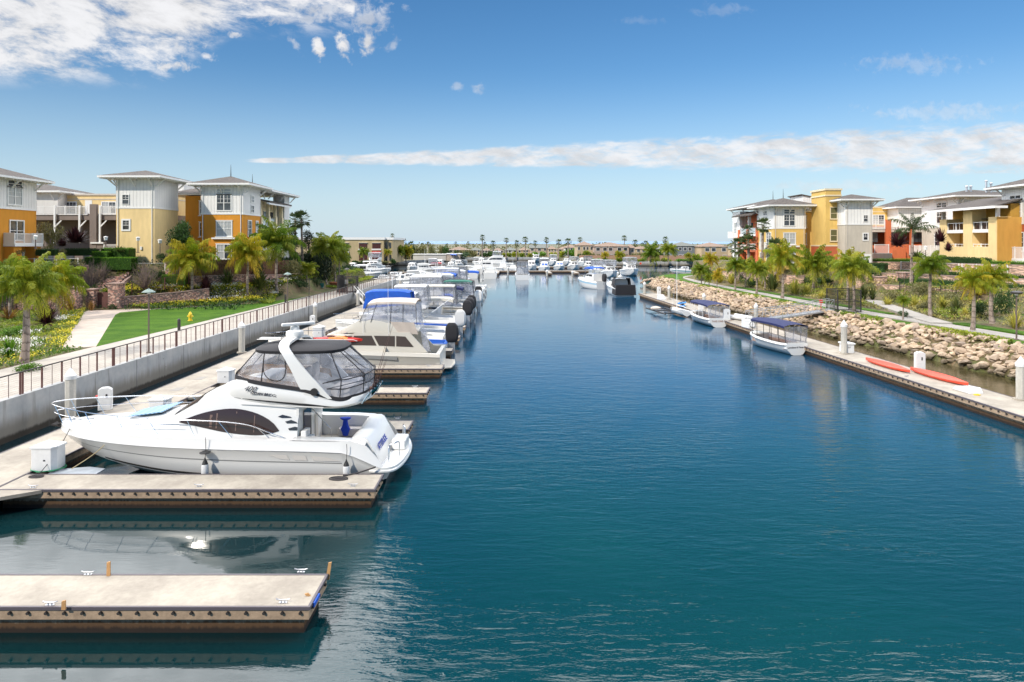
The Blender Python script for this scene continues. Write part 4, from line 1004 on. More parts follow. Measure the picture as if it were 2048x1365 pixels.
# --- the beige convertible behind the yacht
b2 = boat('beige_cruiser', 'beige flybridge cruiser with grey hull stripe and tinted windows, behind the white yacht', 'motor yacht', (-18.0, 49.15, 0), 0, L=12.9, B=4.4, zb=1.95, zs=1.35, col=M_gel2,
     cabin=(.26, .78, 2.78, .82, .30, 'cabin', None, None, False), rail=True, cockpit=.80, plat=True, interior=M_gel2)
def b2poly(name, pts, y, m, par, th=.02):
    for sg in (-1, 1):
        b = MB(); b.extr([(x, sg*y(z), z) for x, z in pts], (0, sg*th, 0)); fix = b.build(name, m, par)
yy2 = lambda z: 1.79-(z-1.7)*.13
b = MB()   # deckhouse side slab sweeping down into the cockpit wing
for sg in (-1, 1):
    b.extr([(x, sg*1.66, z) for x, z in [(3.9, 1.75), (6.9, 2.85), (10.7, 2.85), (12.0, 1.42), (10.9, 1.38), (6.0, 1.5)]], (0, sg*.10, 0))
ds = b.build('deckhouse_side', M_gel2, b2)
for pts in ([(6.45, 1.95), (6.75, 2.62), (8.0, 2.62), (8.35, 1.92)], [(8.15, 2.62), (8.52, 1.92), (9.65, 1.86), (9.65, 2.60)], [(9.75, 2.60), (10.4, 2.56), (11.0, 1.82), (9.75, 1.86)]):
    for sg in (-1, 1): b = MB(); b.extr([(x, sg*1.765, z) for x, z in pts], (0, sg*.02, 0)); b.build('window', mat('brown_tint_glass', (.07, .055, .05), .2), ds)
b = MB(); b.extr([(4.3, -1.40, 2.05), (6.3, -1.5, 2.80), (6.3, 1.5, 2.80), (4.3, 1.40, 2.05)], (-.03, 0, .04)); b.build('windscreen_cover', M_navy, b2)
b = MB()
for x, z in ((0, 0),):
    sec = [[(x, -w_, z0), (x, -w_*1.02, (z0+zt)/2), (x, -w_*.96, zt), (x, w_*.96, zt), (x, w_*1.02, (z0+zt)/2), (x, w_, z0)] for x, w_, z0, zt in ((4.6, .9, 2.5, 2.6), (6.0, 1.45, 2.75, 3.1), (7.3, 1.6, 2.82, 3.75), (9.3, 1.62, 2.82, 3.66), (10.6, 1.6, 2.84, 3.05), (11.3, 1.5, 2.86, 2.98))]
    b.loft(spl(sec, 3), True, True, True)
b.build('flybridge', M_gel2, b2, 40)
b = MB(); b.extr([(9.3, -1.66, 3.6), (11.0, -1.66, 3.55), (11.3, -1.66, 2.7), (9.9, -1.66, 2.8)], (0, .02, 0)); b.build('canvas_panel', M_beige, b2)
b = MB(); rows = []
for x, dz_ in ((7.55, -.22), (7.75, -.05), (8.3, .03), (9.6, .06), (10.9, .0), (11.1, -.05)):
    rows.append([(x, -1.5, 4.78+dz_), (x, -1.45, 4.95+dz_), (x, -.8, 5.08+dz_), (x, 0, 5.1+dz_), (x, .8, 5.08+dz_), (x, 1.45, 4.95+dz_), (x, 1.5, 4.78+dz_)])
b.loft(rows); b.build('bimini', M_beige, b2, 50)
b = MB(); b.loft([[(7.1, -1.56, 3.66), (9.4, -1.6, 3.5), (11.2, -1.6, 3.3), (11.2, 1.6, 3.3), (7.1, 1.56, 3.66)], [(7.65, -1.5, 4.82), (9.4, -1.5, 4.9), (11.1, -1.5, 4.85), (11.1, 1.5, 4.85), (7.65, 1.5, 4.82)]], True); e2 = b.build('clear_curtain', M_vinyl, b2)
for x0, x1 in ((7.1, 7.65), (7.9, 8.3), (9.3, 9.35), (10.2, 10.2), (11.2, 11.1)):
    b = MB(); b.tube([(x0, -1.61, 3.6-(x0-7.1)*.06), (x1, -1.53, 4.85)], .024, 4); b.build('curtain_seam', M_dsteel, e2)
b = MB(); b.extr([(11.15, -1.63, 4.85), (11.35, -1.63, 4.85), (12.2, -1.7, 1.5), (11.7, -1.7, 1.5)], (0, .02, 0)); b.build('aft_curtain', M_vinyl, b2)
hs = MB(); 
for s0, s1 in ((1.5, 9.9),):
    n_ = 14
    for sg in (-1, 1):
        q = []
        for i in range(n_+1):
            s = s0+(s1-s0)*i/n_; hb_ = 2.2*min(1, (.36+(s/12.9-.05)*3.0) if s < 3 else (.68+(s-2.06)/2.06*.22 if s < 4.13 else .90+(s-4.13)/2.97*.1 if s < 7.1 else 1.0)); z_ = 1.95-.6*s/12.9
            q.append([(s, sg*(hb_+.055), z_-.52), (s, sg*(hb_+.045), z_-.28)])
        hs.loft(q)
hs.build('hull_stripe', M_grey, b2)
b = MB(); b.tube([(2.2, -.85, 2.0), (2.5, -.7, 2.6)], .015, 4); b.build('pulpit_post', M_steel, b2)
for x, h_ in ((5.5, 3.6), (9.2, 7.4), (7.4, 6.2)):
    b = MB(); b.tube([(x, -1.75, 2.0), (x-.05, -1.75, h_)], [.022, .012], 5); b.build('antenna', M_white, b2)
b = MB(); b.tube([(11.2, 1.3, 3.4), (13.2, 2.8, 4.9)], .035, 6); b.build('outrigger', M_white, b2)
text_mesh('name_lettering', 'BAZNA', .30, M_gel, b2, Matrix(((0, 0, 1, 12.93), (1, 0, 0, -1.9), (0, 1, 0, .62), (0, 0, 0, 1))), .004, True)
# kayak lashed on its side deck
def kayak(name, label, loc, rz, L, mA, mB=None, w=.36, h=.30, flip=False, group='kayaks', tilt=0):
    r = thing(name, label, 'kayak', loc, rz, group); r.rotation_euler = (tilt, 0, rz); b = MB(); rows = []
    for i in range(17):
        t_ = -1+2*i/16; k = max(0.03, (1-abs(t_)**2.4)); x = t_*L/2; zz = .10*abs(t_)**3
        rows.append([(x, -w*k, h*.5+zz*.6), (x, -w*k*.8, h*.12+zz*.6), (x, 0, .0+zz*.8), (x, w*k*.8, h*.12+zz*.6), (x, w*k, h*.5+zz*.6), (x, w*k*.75, h*.8*(.4+.6*k)+zz), (x, 0, h*(.45+.55*k)+zz), (x, -w*k*.75, h*.8*(.4+.6*k)+zz)])
    b.loft(rows, True, True, True); o = b.build('hull', mA, r, 50)
    if mB:
        b = MB()
        for i in range(5, 11):
            t0, t1 = -1+2*i/16, -1+2*(i+1)/16; q = []
            for t_ in (t0, t1):
                k = (1-abs(t_)**2.4); x = t_*L/2; q.append([(x, -w*k-.006, h*.5), (x, -w*k*.75-.004, h*.8*(.4+.6*k)+.006), (x, 0, h*(.45+.55*k)+.008), (x, w*k*.75, h*.8*(.4+.6*k)+.006), (x, w*k+.006, h*.5)])
            b.loft(q)
        b.build('mid_band', mB, r, 50)
    for t_ in ((-.25, .30) if not flip else ()):
        b = MB(); b.lathe([(.24, 0), (.26, .03), (.20, .035), (.15, -.0)], 12, (t_*L/2, 0, h*1.0)); c = b.build('seat_well', mat('dark_well', (.12, .03, .02), .6), o)
        c.scale = (1.25, .75, 1)
    return r
kayak('kayak', 'red and orange kayak lying along the side deck of the beige cruiser', (-12.35, 47.5, 1.95), R(-2), 3.7, M_red, mat('orange_plastic', (.80, .22, .02), .4), .42, .42)
# --- left row
lf = 'boats berthed bow to the left sea wall'
boat('open_skiff', 'white open boat with blue interior and a big black covered outboard, beyond the beige cruiser', 'boat', (-12.2, 55.2, 0), 0, L=6.9, B=2.4, zb=1.35, zs=1.0, rail=True, motors=1, cover=M_black, interior=mat('blue_liner', (.01, .10, .45), .6), cockpit=.42, group=lf, bow_cover=None, top=(.3, .5, 2.3, mat('faded_black_canvas', (.06, .05, .045), .8), 1.0, False))
blu = boat('cabin_boat', 'white boat under a long bright blue bimini, behind the beige cruiser', 'boat', (-15.2, 58.0, 0), 0, L=9.3, B=2.6, zb=1.8, zs=1.2, cabin=(.22, .66, 2.6), bridge=(.30, .72, 2.6, 3.2), top=(.28, .69, 5.1, M_blue, 3.1, False), group=lf, motors=0)
for sg in (-1, 1): b = MB(); b.extr([(2.4, sg*1.06, 3.6), (6.6, sg*1.06, 4.0), (6.5, sg*1.04, 4.95), (2.75, sg*1.04, 4.95)], (0, .02, 0)); b.build('canopy_side', M_blue, blu)
boat('runabout', 'blue and white runabout with its outboard wrapped in a white cover', 'boat', (-12.4, 65.4, 0), 0, L=7.0, B=2.5, zb=1.4, zs=1.05, rail=True, motors=1, cover=mat('white_cover', (.66, .65, .62), .8), interior=MC['blue_liner'], cockpit=.45, group=lf, stripe=M_blue)
boat('sport_cruiser', 'white cruiser with white hard T-top and a round white radar ball', 'boat', (-16.0, 69.6, 0), 0, L=10.2, B=3.3, zb=1.9, zs=1.2, cabin=(.2, .62, 2.55), bridge=(.36, .7, 2.6, 3.1), top=(.38, .70, 4.8, M_white, 2.9, True), encl=True, group=lf, mast=(.5, 5.0))
boat('hardtop_cruiser', 'beige cruiser with a cream hardtop, dark posts and black curtains, seen side on', 'boat', (-14.8, 76.8, 0), 0, L=9.6, B=3.2, zb=1.95, zs=1.6, col=M_gel2, cabin=(.25, .6, 2.6), top=(.50, .86, 4.35, M_gel2, 2.2, True), encl=2, group=lf, motors=2, cover=M_black, stripe=M_grey)
boat('open_skiff', 'small white boat with a dark outboard, beyond the cream hardtop cruiser', 'boat', (-12.2, 84.2, 0), 0, L=6.8, B=2.5, zb=1.3, zs=1.0, motors=1, cover=M_black, group=lf, top=(.4, .7, 2.7, M_blue, 1.1, False))
boat('fishing_boat', 'white fishing boat with a green canopy and striped side curtains', 'boat', (-14.6, 89.0, 0), 0, L=9.8, B=3.2, zb=1.9, zs=1.3, cabin=(.2, .6, 2.6), top=(.55, .95, 4.2, M_green, 1.9, False), encl=2, group=lf, motors=1, cover=M_gel, tower=(.5, 5.2))
boat('runabout', 'white runabout with twin outboards, behind the green canopy boat', 'boat', (-12.6, 94.2, 0), 0, L=7.2, B=2.5, zb=1.4, zs=1.05, motors=2, cover=None, cabin=(.2, .5, 1.95), group=lf)
boat('flybridge_cruiser', 'white flybridge cruiser with a blue sail cover, tenth in the left row', 'boat', (-16.2, 99.5, 0), 0, L=11.3, B=3.6, zb=2.0, zs=1.4, cabin=(.22, .7, 2.9), bridge=(.3, .75, 2.9, 3.6), top=(.42, .7, 4.7, M_blue, 3.4, False), group=lf, mast=(.45, 6.4))
boat('cabin_boat', 'white cabin boat with brown canvas top in the far left row', 'boat', (-14.4, 106.8, 0), 0, L=9.4, B=3.1, zb=1.8, zs=1.3, cabin=(.22, .66, 2.6), top=(.5, .88, 3.3, mat('brown_canvas', (.09, .055, .045), .8), 1.8, False), encl=True, group=lf)
boat('express_cruiser', 'low white express cruiser with a radar arch at the far end of the left row', 'boat', (-15.6, 114.2, 0), 0, L=10.6, B=3.3, zb=1.7, zs=1.2, cabin=(.2, .6, 2.2), arch=.72, group=lf)
boat('cabin_boat', 'small white cabin boat at the last finger dock on the left', 'boat', (-13.6, 122.0, 0), 0, L=8.4, B=2.9, zb=1.7, zs=1.2, cabin=(.22, .66, 2.6), arch=.7, group=lf)
for x0, y, L_, B_, tp, col_, cv, br, nm, lab in ((-16.4, 61.9, 10.5, 2.7, 4.3, M_white, None, 1, 'flybridge_cruiser', 'white flybridge cruiser with a pale rolled canopy right behind the blue bimini boat'),
  (-13.0, 72.9, 7.8, 2.4, 2.9, M_gel2, M_black, 0, 'open_skiff', 'beige open boat with a low tan top, between radar ball cruiser and hardtop cruiser'), (-16.8, 80.4, 11.6, 2.9, 4.9, M_gel, M_black, 1, 'flybridge_cruiser', 'tall white cruiser with long antennas just beyond the cream hardtop boat'),
  (-13.6, 86.6, 8.6, 2.5, 3.2, M_navy, None, 0, 'cabin_boat', 'white boat with a navy blue top before the green canopy boat'), (-16.0, 91.7, 11.0, 2.8, 4.6, M_white, None, 1, 'flybridge_cruiser', 'white cruiser with a clear enclosed bridge just beyond the green canopy boat'),
  (-14.6, 96.9, 9.4, 2.6, 3.6, M_black, M_black, 0, 'cabin_boat', 'white boat with black top and black outboard in the middle of the left row'), (-16.8, 102.6, 12.0, 3.3, 5.0, M_gel, None, 1, 'flybridge_cruiser', 'large white flybridge cruiser before the brown canvas boat'),
  (-15.0, 110.2, 10.2, 3.0, 4.4, M_gel, None, 1, 'flybridge_cruiser', 'white flybridge cruiser just beyond the brown canvas boat'), (-16.4, 118.2, 11.6, 3.2, 4.8, M_grey, None, 1, 'flybridge_cruiser', 'white cruiser with a grey bridge top near the end of the left row'), (-14.6, 126.2, 9.8, 3.0, 3.6, M_blue, None, 0, 'cabin_boat', 'white boat with a blue top past the last finger dock of the left row')):
    boat(nm, lab, 'boat', (x0, y, 0), 0, L=L_, B=B_, zb=1.6+L_*.04, zs=1.3, cabin=(.22, .68, 1.0+L_*.18), bridge=(.3, .72, 1.0+L_*.18, 1.6+L_*.18) if br else None, top=(.4, .72 if br else .85, tp+.35, col_, tp-1.3, br and tp > 4.7), encl=br, group=lf, motors=1 if cv else 0, cover=cv, mast=(.5, tp+1.8) if br else None)
# --- boats stern-on at the first cross dock and beyond (rz 90deg: bow points away)
A = R(-90)
fr = 'boats on the far cross docks'
def far(name, label, px, yw, **k):
    p = P(px, yw, 0); L = k.get('L', 9); d = k.pop('face', 'away')
    if d == 'away': loc, rz = (p.x, p.y+L, 0), R(-90)
    elif d == 'near': loc, rz = (p.x, p.y, 0), R(90)
    elif d == 'left': loc, rz = (p.x, p.y, 0), 0
    else: loc, rz = (p.x, p.y, 0), R(180)
    k.setdefault('detail', 1); k.setdefault('group', fr); return boat(name, label, 'boat', loc, rz, **k)
far('cabin_boat', 'black topped white boat with tall dark curtains, stern-on at the nearest cross dock', 1045, 559, L=9.5, B=3.6, zb=1.9, zs=1.3, cabin=(.3, .62, 2.9), top=(.55, .95, 4.6, M_dsteel, 1.5, False), encl=2)
far('cabin_boat', 'white boat seen stern-on left of the gap before the black topped boat', 980, 556.5, L=8.5, B=3.6, zb=1.8, zs=1.5, cabin=(.3, .8, 2.7), arch=.7)
far('cabin_boat', 'white boat stern-on beside the last left pilings', 945, 556, L=8.5, B=3.2, zb=1.8, zs=1.4, cabin=(.3, .7, 2.6))
far('cabin_boat', 'small white fishing boat with open wheelhouse left of the black topped boat', 1006, 543, L=7.5, B=3.0, zb=1.6, zs=1.2, cabin=(.3, .6, 2.9), tower=(.5, 4.2))
far('flybridge_cruiser', 'white cruiser with two square cabin windows facing the camera', 1064, 541, face='near', L=10, B=3.6, zb=1.9, zs=1.4, cabin=(.25, .8, 3.4))
far('express_cruiser', 'white cruiser with a blue windscreen cover, left of the pair with blue screens', 1090, 544, face='near', L=10, B=3.6, zb=1.8, zs=1.3, cabin=(.25, .7, 3.3), screen=M_blue, top=(.5, .8, 4.4, M_gel, 2.5, False), encl=True)
far('express_cruiser', 'white cruiser with a blue windscreen cover, right of the pair with blue screens', 1121, 541, face='near', L=10, B=3.7, zb=1.8, zs=1.3, cabin=(.25, .7, 3.0), screen=M_blue)
far('flybridge_cruiser', 'white flybridge cruiser with a dark screen facing the camera in the middle distance', 1151, 541, face='near', L=11, B=4, zb=2.1, zs=1.4, cabin=(.25, .75, 3.0), bridge=(.35, .75, 3.0, 3.7), top=(.45, .7, 4.6, M_grey, 3.4, False), encl=True)
far('flybridge_cruiser', 'distant white cruiser farthest up the middle of the basin', 1073, 524, face='near', L=11, B=4.3, zb=2.1, zs=1.5, cabin=(.25, .75, 3.6), bridge=(.35, .7, 3.5, 4.2))
far('sport_cruiser', 'white cruiser with black curtains at the right side of the cross docks', 1180, 541, face='near', L=10, B=3.4, zb=2, zs=1.4, cabin=(.3, .7, 3.2), top=(.45, .75, 4.8, M_black, 2.8, False), encl=2)
far('flybridge_cruiser', 'white cruiser with a broad windowed bridge behind the blue topped boat', 1200, 552, face='near', L=11, B=4.0, zb=2.1, zs=1.5, cabin=(.25, .75, 3.0), top=(.4, .7, 4.6, M_gel, 2.8, True), encl=True)
far('flybridge_cruiser', 'white flybridge cruiser right of the blue topped boat', 1226, 556, face='near', L=11, B=4.0, zb=2.1, zs=1.5, cabin=(.25, .75, 3.0), bridge=(.35, .75, 3.0, 3.6), top=(.4, .7, 4.7, M_grey, 3.3, False), encl=True)
far('flybridge_cruiser', 'large white flybridge cruiser with an orange life ring, bow toward the camera', 1268, 552, face='near', L=12, B=4.3, zb=2.2, zs=1.5, cabin=(.25, .75, 3.3), bridge=(.35, .75, 3.3, 4.0), top=(.4, .7, 5.2, M_grey, 3.8, False), encl=True)
far('express_cruiser', 'white speedboat with teal stripe moored under the bulkhead by the right bank', 1340, 547, face='left', L=9.0, B=2.8, zb=1.5, zs=1.1, cabin=(.3, .6, 2.2), stripe=mat('teal_stripe', (.12, .45, .45), .4))
far('work_float', 'grey equipment float with low mast at the second cross dock', 1026, 541, L=6, B=2.6, zb=1.2, zs=.9, mast=(.5, 4.5), cabin=(.3, .5, 1.9))
# left basin
lb = 'boats in the left basin'
for px, yw, lab, k in (
  (1108, 531, 'white cruiser bow-on at the second cross dock, left of the flybridge pair', dict(face='near', L=10, B=3.8, zb=2, zs=1.4, cabin=(.25, .75, 3.2), top=(.4, .7, 4.4, M_white, 3, True), encl=True)), (1136, 531, 'white cruiser bow-on at the second cross dock with a black top', dict(face='near', L=10, B=3.8, zb=2, zs=1.4, cabin=(.25, .75, 3.0), top=(.4, .7, 4.2, M_black, 2.8, False))),
  (1168, 533, 'white boat bow-on at the second cross dock near the brown wall', dict(face='near', L=10, B=3.8, zb=2, zs=1.4, cabin=(.25, .75, 3.4))), (1006, 533, 'white boat with low cabin at the left end of the second cross dock', dict(face='near', L=9, B=3.4, zb=1.8, zs=1.3, cabin=(.25, .7, 2.8))), (962, 531, 'small white cabin boat left of the first open water gap', dict(face='near', L=9, B=3.4, zb=1.8, zs=1.3, cabin=(.25, .7, 3.0), arch=.7)),
  (700, 541, 'small white cruiser at the far left of the basin behind the palm trunks', dict(face='near', L=8, B=3, zb=1.7, zs=1.2, cabin=(.25, .7, 2.6))), (722, 556, 'low white boat alongside the wall of the left basin', dict(face='right', L=7, B=2.5, zb=1.4, zs=1.1, cabin=(.3, .6, 2.0))),
  (764, 556, 'white cruiser with a pale canopy just behind the far railing', dict(face='right', L=8.5, B=2.8, zb=1.7, zs=1.2, cabin=(.25, .6, 2.5), top=(.4, .8, 3.6, M_white, 2.2, False))), (790, 566, 'white boat with outboard nearest the sea wall corner', dict(face='right', L=7.0, B=2.4, zb=1.4, zs=1.1, motors=1, cabin=(.25, .5, 2.0))),
  (820, 543, 'white cruiser with a radar arch left of the red sunshade', dict(face='near', L=9, B=3.2, zb=1.8, zs=1.3, cabin=(.25, .7, 2.8), arch=.7)), (862, 546, 'white boat with a tall clear wheelhouse in the middle of the basin', dict(face='near', L=9, B=3.2, zb=1.8, zs=1.3, cabin=(.25, .6, 2.8), top=(.4, .7, 4.4, M_white, 2.6, True), encl=True)),
  (884, 549, 'white flybridge boat with a thin mast behind the blue canopy', dict(face='right', L=10, B=3.2, zb=1.9, zs=1.3, cabin=(.25, .7, 2.9), bridge=(.3, .7, 2.9, 3.5), mast=(.5, 7.5))), (900, 540, 'white cabin boat just below the blue sail covers', dict(face='near', L=8.5, B=3, zb=1.7, zs=1.2, cabin=(.25, .7, 2.7))),
  (915, 536, 'white boat with dark windows left of the long motor yacht', dict(face='near', L=9, B=3.3, zb=1.8, zs=1.3, cabin=(.25, .7, 3.0), arch=.7)), (955, 547, 'white flybridge boat stern-on before the long motor yacht', dict(L=10, B=3.4, zb=1.9, zs=1.4, cabin=(.25, .7, 2.9), bridge=(.3, .7, 2.9, 3.6), top=(.4, .7, 4.9, M_white, 3.4, True))),
  (858, 568, 'white cruiser crowded beyond the sea wall corner pile', dict(face='right', L=9, B=2.9, zb=1.7, zs=1.2, cabin=(.25, .6, 2.5), arch=.7)), (935, 559, 'white boat with a folded canopy at the channel end of the left basin', dict(face='right', L=8.5, B=2.9, zb=1.7, zs=1.2, cabin=(.25, .6, 2.4), top=(.5, .8, 3.4, M_gel, 2.0, False))),
  (742, 545, 'tall white flybridge yacht with blue hull bottom, bow toward the camera in the left basin', dict(face='near', L=12, B=4.6, zb=2.9, zs=1.9, cabin=(.22, .7, 4.0), bridge=(.3, .7, 4.0, 4.9), top=(.38, .66, 6.2, M_gel, 4.7, True), encl=True)),
  (782, 548, 'white cruiser with a long hardtop beside the tall yacht in the left basin', dict(face='right', L=9.5, B=3.2, zb=1.9, zs=1.4, cabin=(.3, .75, 2.6), top=(.4, .85, 3.9, M_white, 2.0, True), mast=(.5, 5.2))),
  (815, 560, 'small white boat with dark canopy behind the sea wall corner', dict(face='right', L=7.0, B=2.5, zb=1.5, zs=1.1, cabin=(.25, .6, 2.1))),
  (838, 552, 'grey covered runabout in the middle of the left basin', dict(face='left', L=7.5, B=2.6, zb=1.4, zs=1.1, top=(.25, .8, 1.9, M_grey, 1.1, False))),
  (852, 538, 'boat with a red sunshade in the left basin', dict(face='left', L=7.0, B=2.6, zb=1.5, zs=1.1, top=(.25, .8, 2.4, mat('red_canvas', (.55, .05, .05), .8), 1.1, False))),
  (877, 534, 'white boat with a rounded windscreen near the far bulkhead', dict(face='near', L=9, B=3.4, zb=1.8, zs=1.3, cabin=(.25, .7, 2.9), arch=.7)),
  (905, 530, 'boat with bright blue sail covers in the far basin', dict(face='near', L=9, B=3.2, zb=1.7, zs=1.3, cabin=(.25, .7, 2.6), top=(.3, .8, 4.4, M_blue, 2.2, False), mast=(.4, 7))),
  (925, 528, 'white cruiser with a tall windowed bridge next to the blue sail covers', dict(face='near', L=9, B=3.4, zb=1.8, zs=1.3, cabin=(.25, .7, 3.2), top=(.35, .7, 4.5, M_gel, 3, True), encl=True)),
  (918, 552, 'white boat with a brown tent-like canvas in the basin', dict(face='right', L=8.5, B=3, zb=1.7, zs=1.2, cabin=(.25, .5, 2.3), top=(.45, .95, 3.3, MC['brown_canvas'], 1.3, False))),
  (800, 575, 'white dinghy tied just behind the corner of the sea wall', dict(face='right', L=4.0, B=1.8, zb=.9, zs=.7, rail=False)),
  (868, 556, 'low white runabout between the grey cover and the brown canvas', dict(face='right', L=7, B=2.4, zb=1.3, zs=1.0, cabin=(.3, .5, 1.7))),
  (895, 566, 'white sport boat with navy bow cover in the crowded basin', dict(face='right', L=8, B=2.7, zb=1.5, zs=1.1, cabin=(.3, .6, 2.1), bow_cover=M_navy)),
  (832, 575, 'white open boat with folded canvas beside the basin corner piling', dict(face='right', L=6.5, B=2.3, zb=1.3, zs=1.0, interior=M_grey, cockpit=.4)),
  (945, 536, 'long white motor yacht seen side on in front of the far houses', dict(face='left', L=15, B=4.6, zb=2.6, zs=1.9, cabin=(.25, .8, 4.0), bridge=(.4, .75, 4.0, 4.9), top=(.5, .7, 6.2, M_gel, 4.8, True), encl=True, tower=(.6, 8))),
  (930, 543, 'second white yacht lying side on below the long motor yacht', dict(face='left', L=12, B=3.8, zb=2.0, zs=1.5, cabin=(.25, .75, 3.2), bridge=(.35, .7, 3.1, 3.8)))):
    far('moored_boat', lab, px, yw, group=lb, **k)
# --- right side: the blue topped boat and the black covered boat
boat('cabin_boat', 'white cabin boat with a bright blue rolled top and a pink towel under it', 'boat', (14.4, 141.5, 0), R(-66), L=9.6, B=3.5, zb=2.0, zs=1.5, cabin=(.32, .80, 3.1), top=(.45, .80, 4.3, M_blue, 3.0, False), motors=1, cover=M_black, stripe=mat('pale_blue_stripe', (.35, .55, .68), .4))
bb = boat('cabin_boat', 'white boat wrapped in black canvas at the far end of the right dock', 'boat', (18.6, 124.6, 0), R(-84), L=9.6, B=3.6, zb=2.1, zs=1.5, cabin=(.25, .7, 2.9))
b = MB(); b.loft([[(5.6, -1.5, 1.6), (5.6, -1.2, 3.0), (5.6, 1.2, 3.0), (5.6, 1.5, 1.6)], [(8.0, -1.6, 1.5), (8.0, -1.3, 3.1), (8.0, 1.3, 3.1), (8.0, 1.6, 1.5)]]); b.build('black_curtain', M_black, bb)
b = MB(); b.loft([[(7.6, -1.85, .35), (7.6, -1.75, 1.9), (7.6, 1.75, 1.9), (7.6, 1.85, .35)], [(9.9, -1.85, .25), (9.9, -1.7, 2.0), (9.9, 1.7, 2.0), (9.9, 1.85, .25)]], capb=True); b.build('stern_cover', M_black, bb)
b = MB(); b.lathe([(.35, 3.1), (.4, 3.2), (.3, 3.45), (.08, 3.6), (.05, 4.0)], 12, (6.4, 0, 0)); b.build('radome', M_white, bb, 50)
tag(MB().lathe([(.28, 0), (.36, .06), (.36, .12), (.28, .18), (.22, .12), (.22, .06), (.28, 0)], 14).build('life_ring', mat('orange_ring', (.75, .12, .05), .5), smooth=50), 'orange life ring on the rail of the large flybridge cruiser', 'life ring')
o = bpy.data.objects['life_ring']; o.location = P(1288, 541, 0)+Vector((-1.4, -1.3, 2.3)); o.rotation_euler = (R(80), 0, 0)
# --- electric launches with canopies
def duffy(label, loc, rz, L=6.4, B=2.35, top=M_navy, post=M_dsteel, name='TIME OUT', tcol=None, navy_rail=True, hullz=.95):
    r = thing('electric_launch', label, 'electric boat', (loc[0], loc[1], -.14), rz, 'canopied electric boats at the right dock'); hb = B/2; b = MB(); rows = []
    for t_, w_, z_ in ((0, .06, 1.12), (.05, .42, 1.10), (.15, .72, 1.05), (.35, .95, .95), (.6, 1.0, .88), (.85, .94, .86), (1.0, .84, .90)):
        x = t_*L; k = w_*hb; rows.append([(x, -k, z_), (x, -k-.04, z_-.12), (x, -k*.97, z_-.2), (x, -k*.88, z_*.45), (x, -k*.55, .0), (x, 0, -.15 if t_ > .04 else .3), (x, k*.55, 0), (x, k*.88, z_*.45), (x, k*.97, z_-.2), (x, k+.04, z_-.12), (x, k, z_)])
    rw = spl(rows, 3); b.loft(rw, capb=True); hull = b.build('hull', M_gel, r, 45)
    b = MB()
    for sg in (-1, 1):
        b.loft([[(q[0].x, sg*-q[0].y, q[0].z), (q[0].x, sg*-q[0].y*.84, q[0].z+.05), (q[0].x, sg*-q[0].y*.80, .45)] for q in rw])
    b.box(L-.42, L-.02, -hb*.82, hb*.82, .45, .93); b.prism([(.05, -.1), (1.2, -.85), (1.2, .85), (.05, .1)], 1.0, 1.12); b.build('gunwale', M_gel, r, 45)
    b = MB(); b.prism([(.9, -.75), (L-.3, -.95), (L-.3, .95), (.9, .75)], .40, .46); b.build('sole', mat('pink_beige_liner', (.42, .28, .23), .6), r)
    b = MB()
    for sg in (-1, 1): b.box(1.4, L-.8, sg*.80-.17, sg*.80+.17, .46, .80)
    b.box(L-1.0, L-.45, -.9, .9, .46, .82); b.build('bench', mat('tan_seat', (.40, .27, .20), .6), r, bevel=.04)
    # canopy
    b = MB(); rows = []; x0, x1 = .75, L-.12; zt = 2.42
    for i in range(13):
        t_ = i/12; x = x0+(x1-x0)*t_; w_ = hb*(.62+.34*min(1, t_*3.0)**.7 if t_ < .34 else .96-.05*max(0, t_-.6)); e = -.10*(abs(t_-.5)*2)**3
        rows.append([(x, -w_, zt-.20+e), (x, -w_, zt-.02+e), (x, -w_*.6, zt+.10+e), (x, 0, zt+.14+e), (x, w_*.6, zt+.10+e), (x, w_, zt-.02+e), (x, w_, zt-.20+e)])
    b.loft(rows, capa=False); cp = b.build('canopy', top, r, 50)
    for x in (1.2, 2.2, 3.3, 4.4, 5.4, L-.2):
        for sg in (-1, 1):
            q = min(rw, key=lambda q: abs(q[0].x-x)); w_ = hb*(.62+.34*min(1, (x-x0)/(x1-x0)*3)**.7)
            b = MB(); b.tube([(x, sg*-q[0].y*.9, q[0].z), (x, sg*w_*.97, zt-.12)], .026, 5); b.build('canopy_post', post, cp)
    if navy_rail:
        b = MB()
        for sg in (-1, 1): b.tube([(q[0].x, sg*-q[0].y*.88, q[0].z+.07) for q in rw if q[0].x > .8], .022, 4)
        b.build('curtain_track', M_dsteel, r)
    b = MB(); b.loft([[(L-.10, -hb*.84, .98), (L-.10, hb*.84, .98)], [(L-.12, -hb*.9, zt-.15), (L-.12, hb*.9, zt-.15)]]); b.build('stern_curtain', M_vinyl, r)
    b = MB()
    for sg in (-1, 1): b.loft([[(q[0].x, sg*(-q[0].y+.045), q[0].z-.16), (q[0].x, sg*(-q[0].y+.045), q[0].z-.13)] for q in rw])
    b.build('rub_line', M_blk, hull)
    text_mesh('name_lettering', name, .27 if len(name) < 17 else .19, tcol or M_blk, hull, Matrix(((0, 0, 1, L+.012), (1, 0, 0, -.88), (0, 1, 0, .52), (0, 0, 0, 1))), .003, True)
    return r
duffy('white electric launch with a navy canopy on dark posts, nearest on the right dock', (22.1, 60.9, 0), R(-78), name='Lynndaine & Times Fly')
d2 = duffy('white electric launch with a navy canopy on white posts, moored by the gangway', (21.9, 79.8, 0), R(-84), L=7.2, B=2.7, post=M_white, name='TAKE ONE ON YOU', tcol=mat('gold_brown_letters', (.30, .14, .08), .5), navy_rail=False)
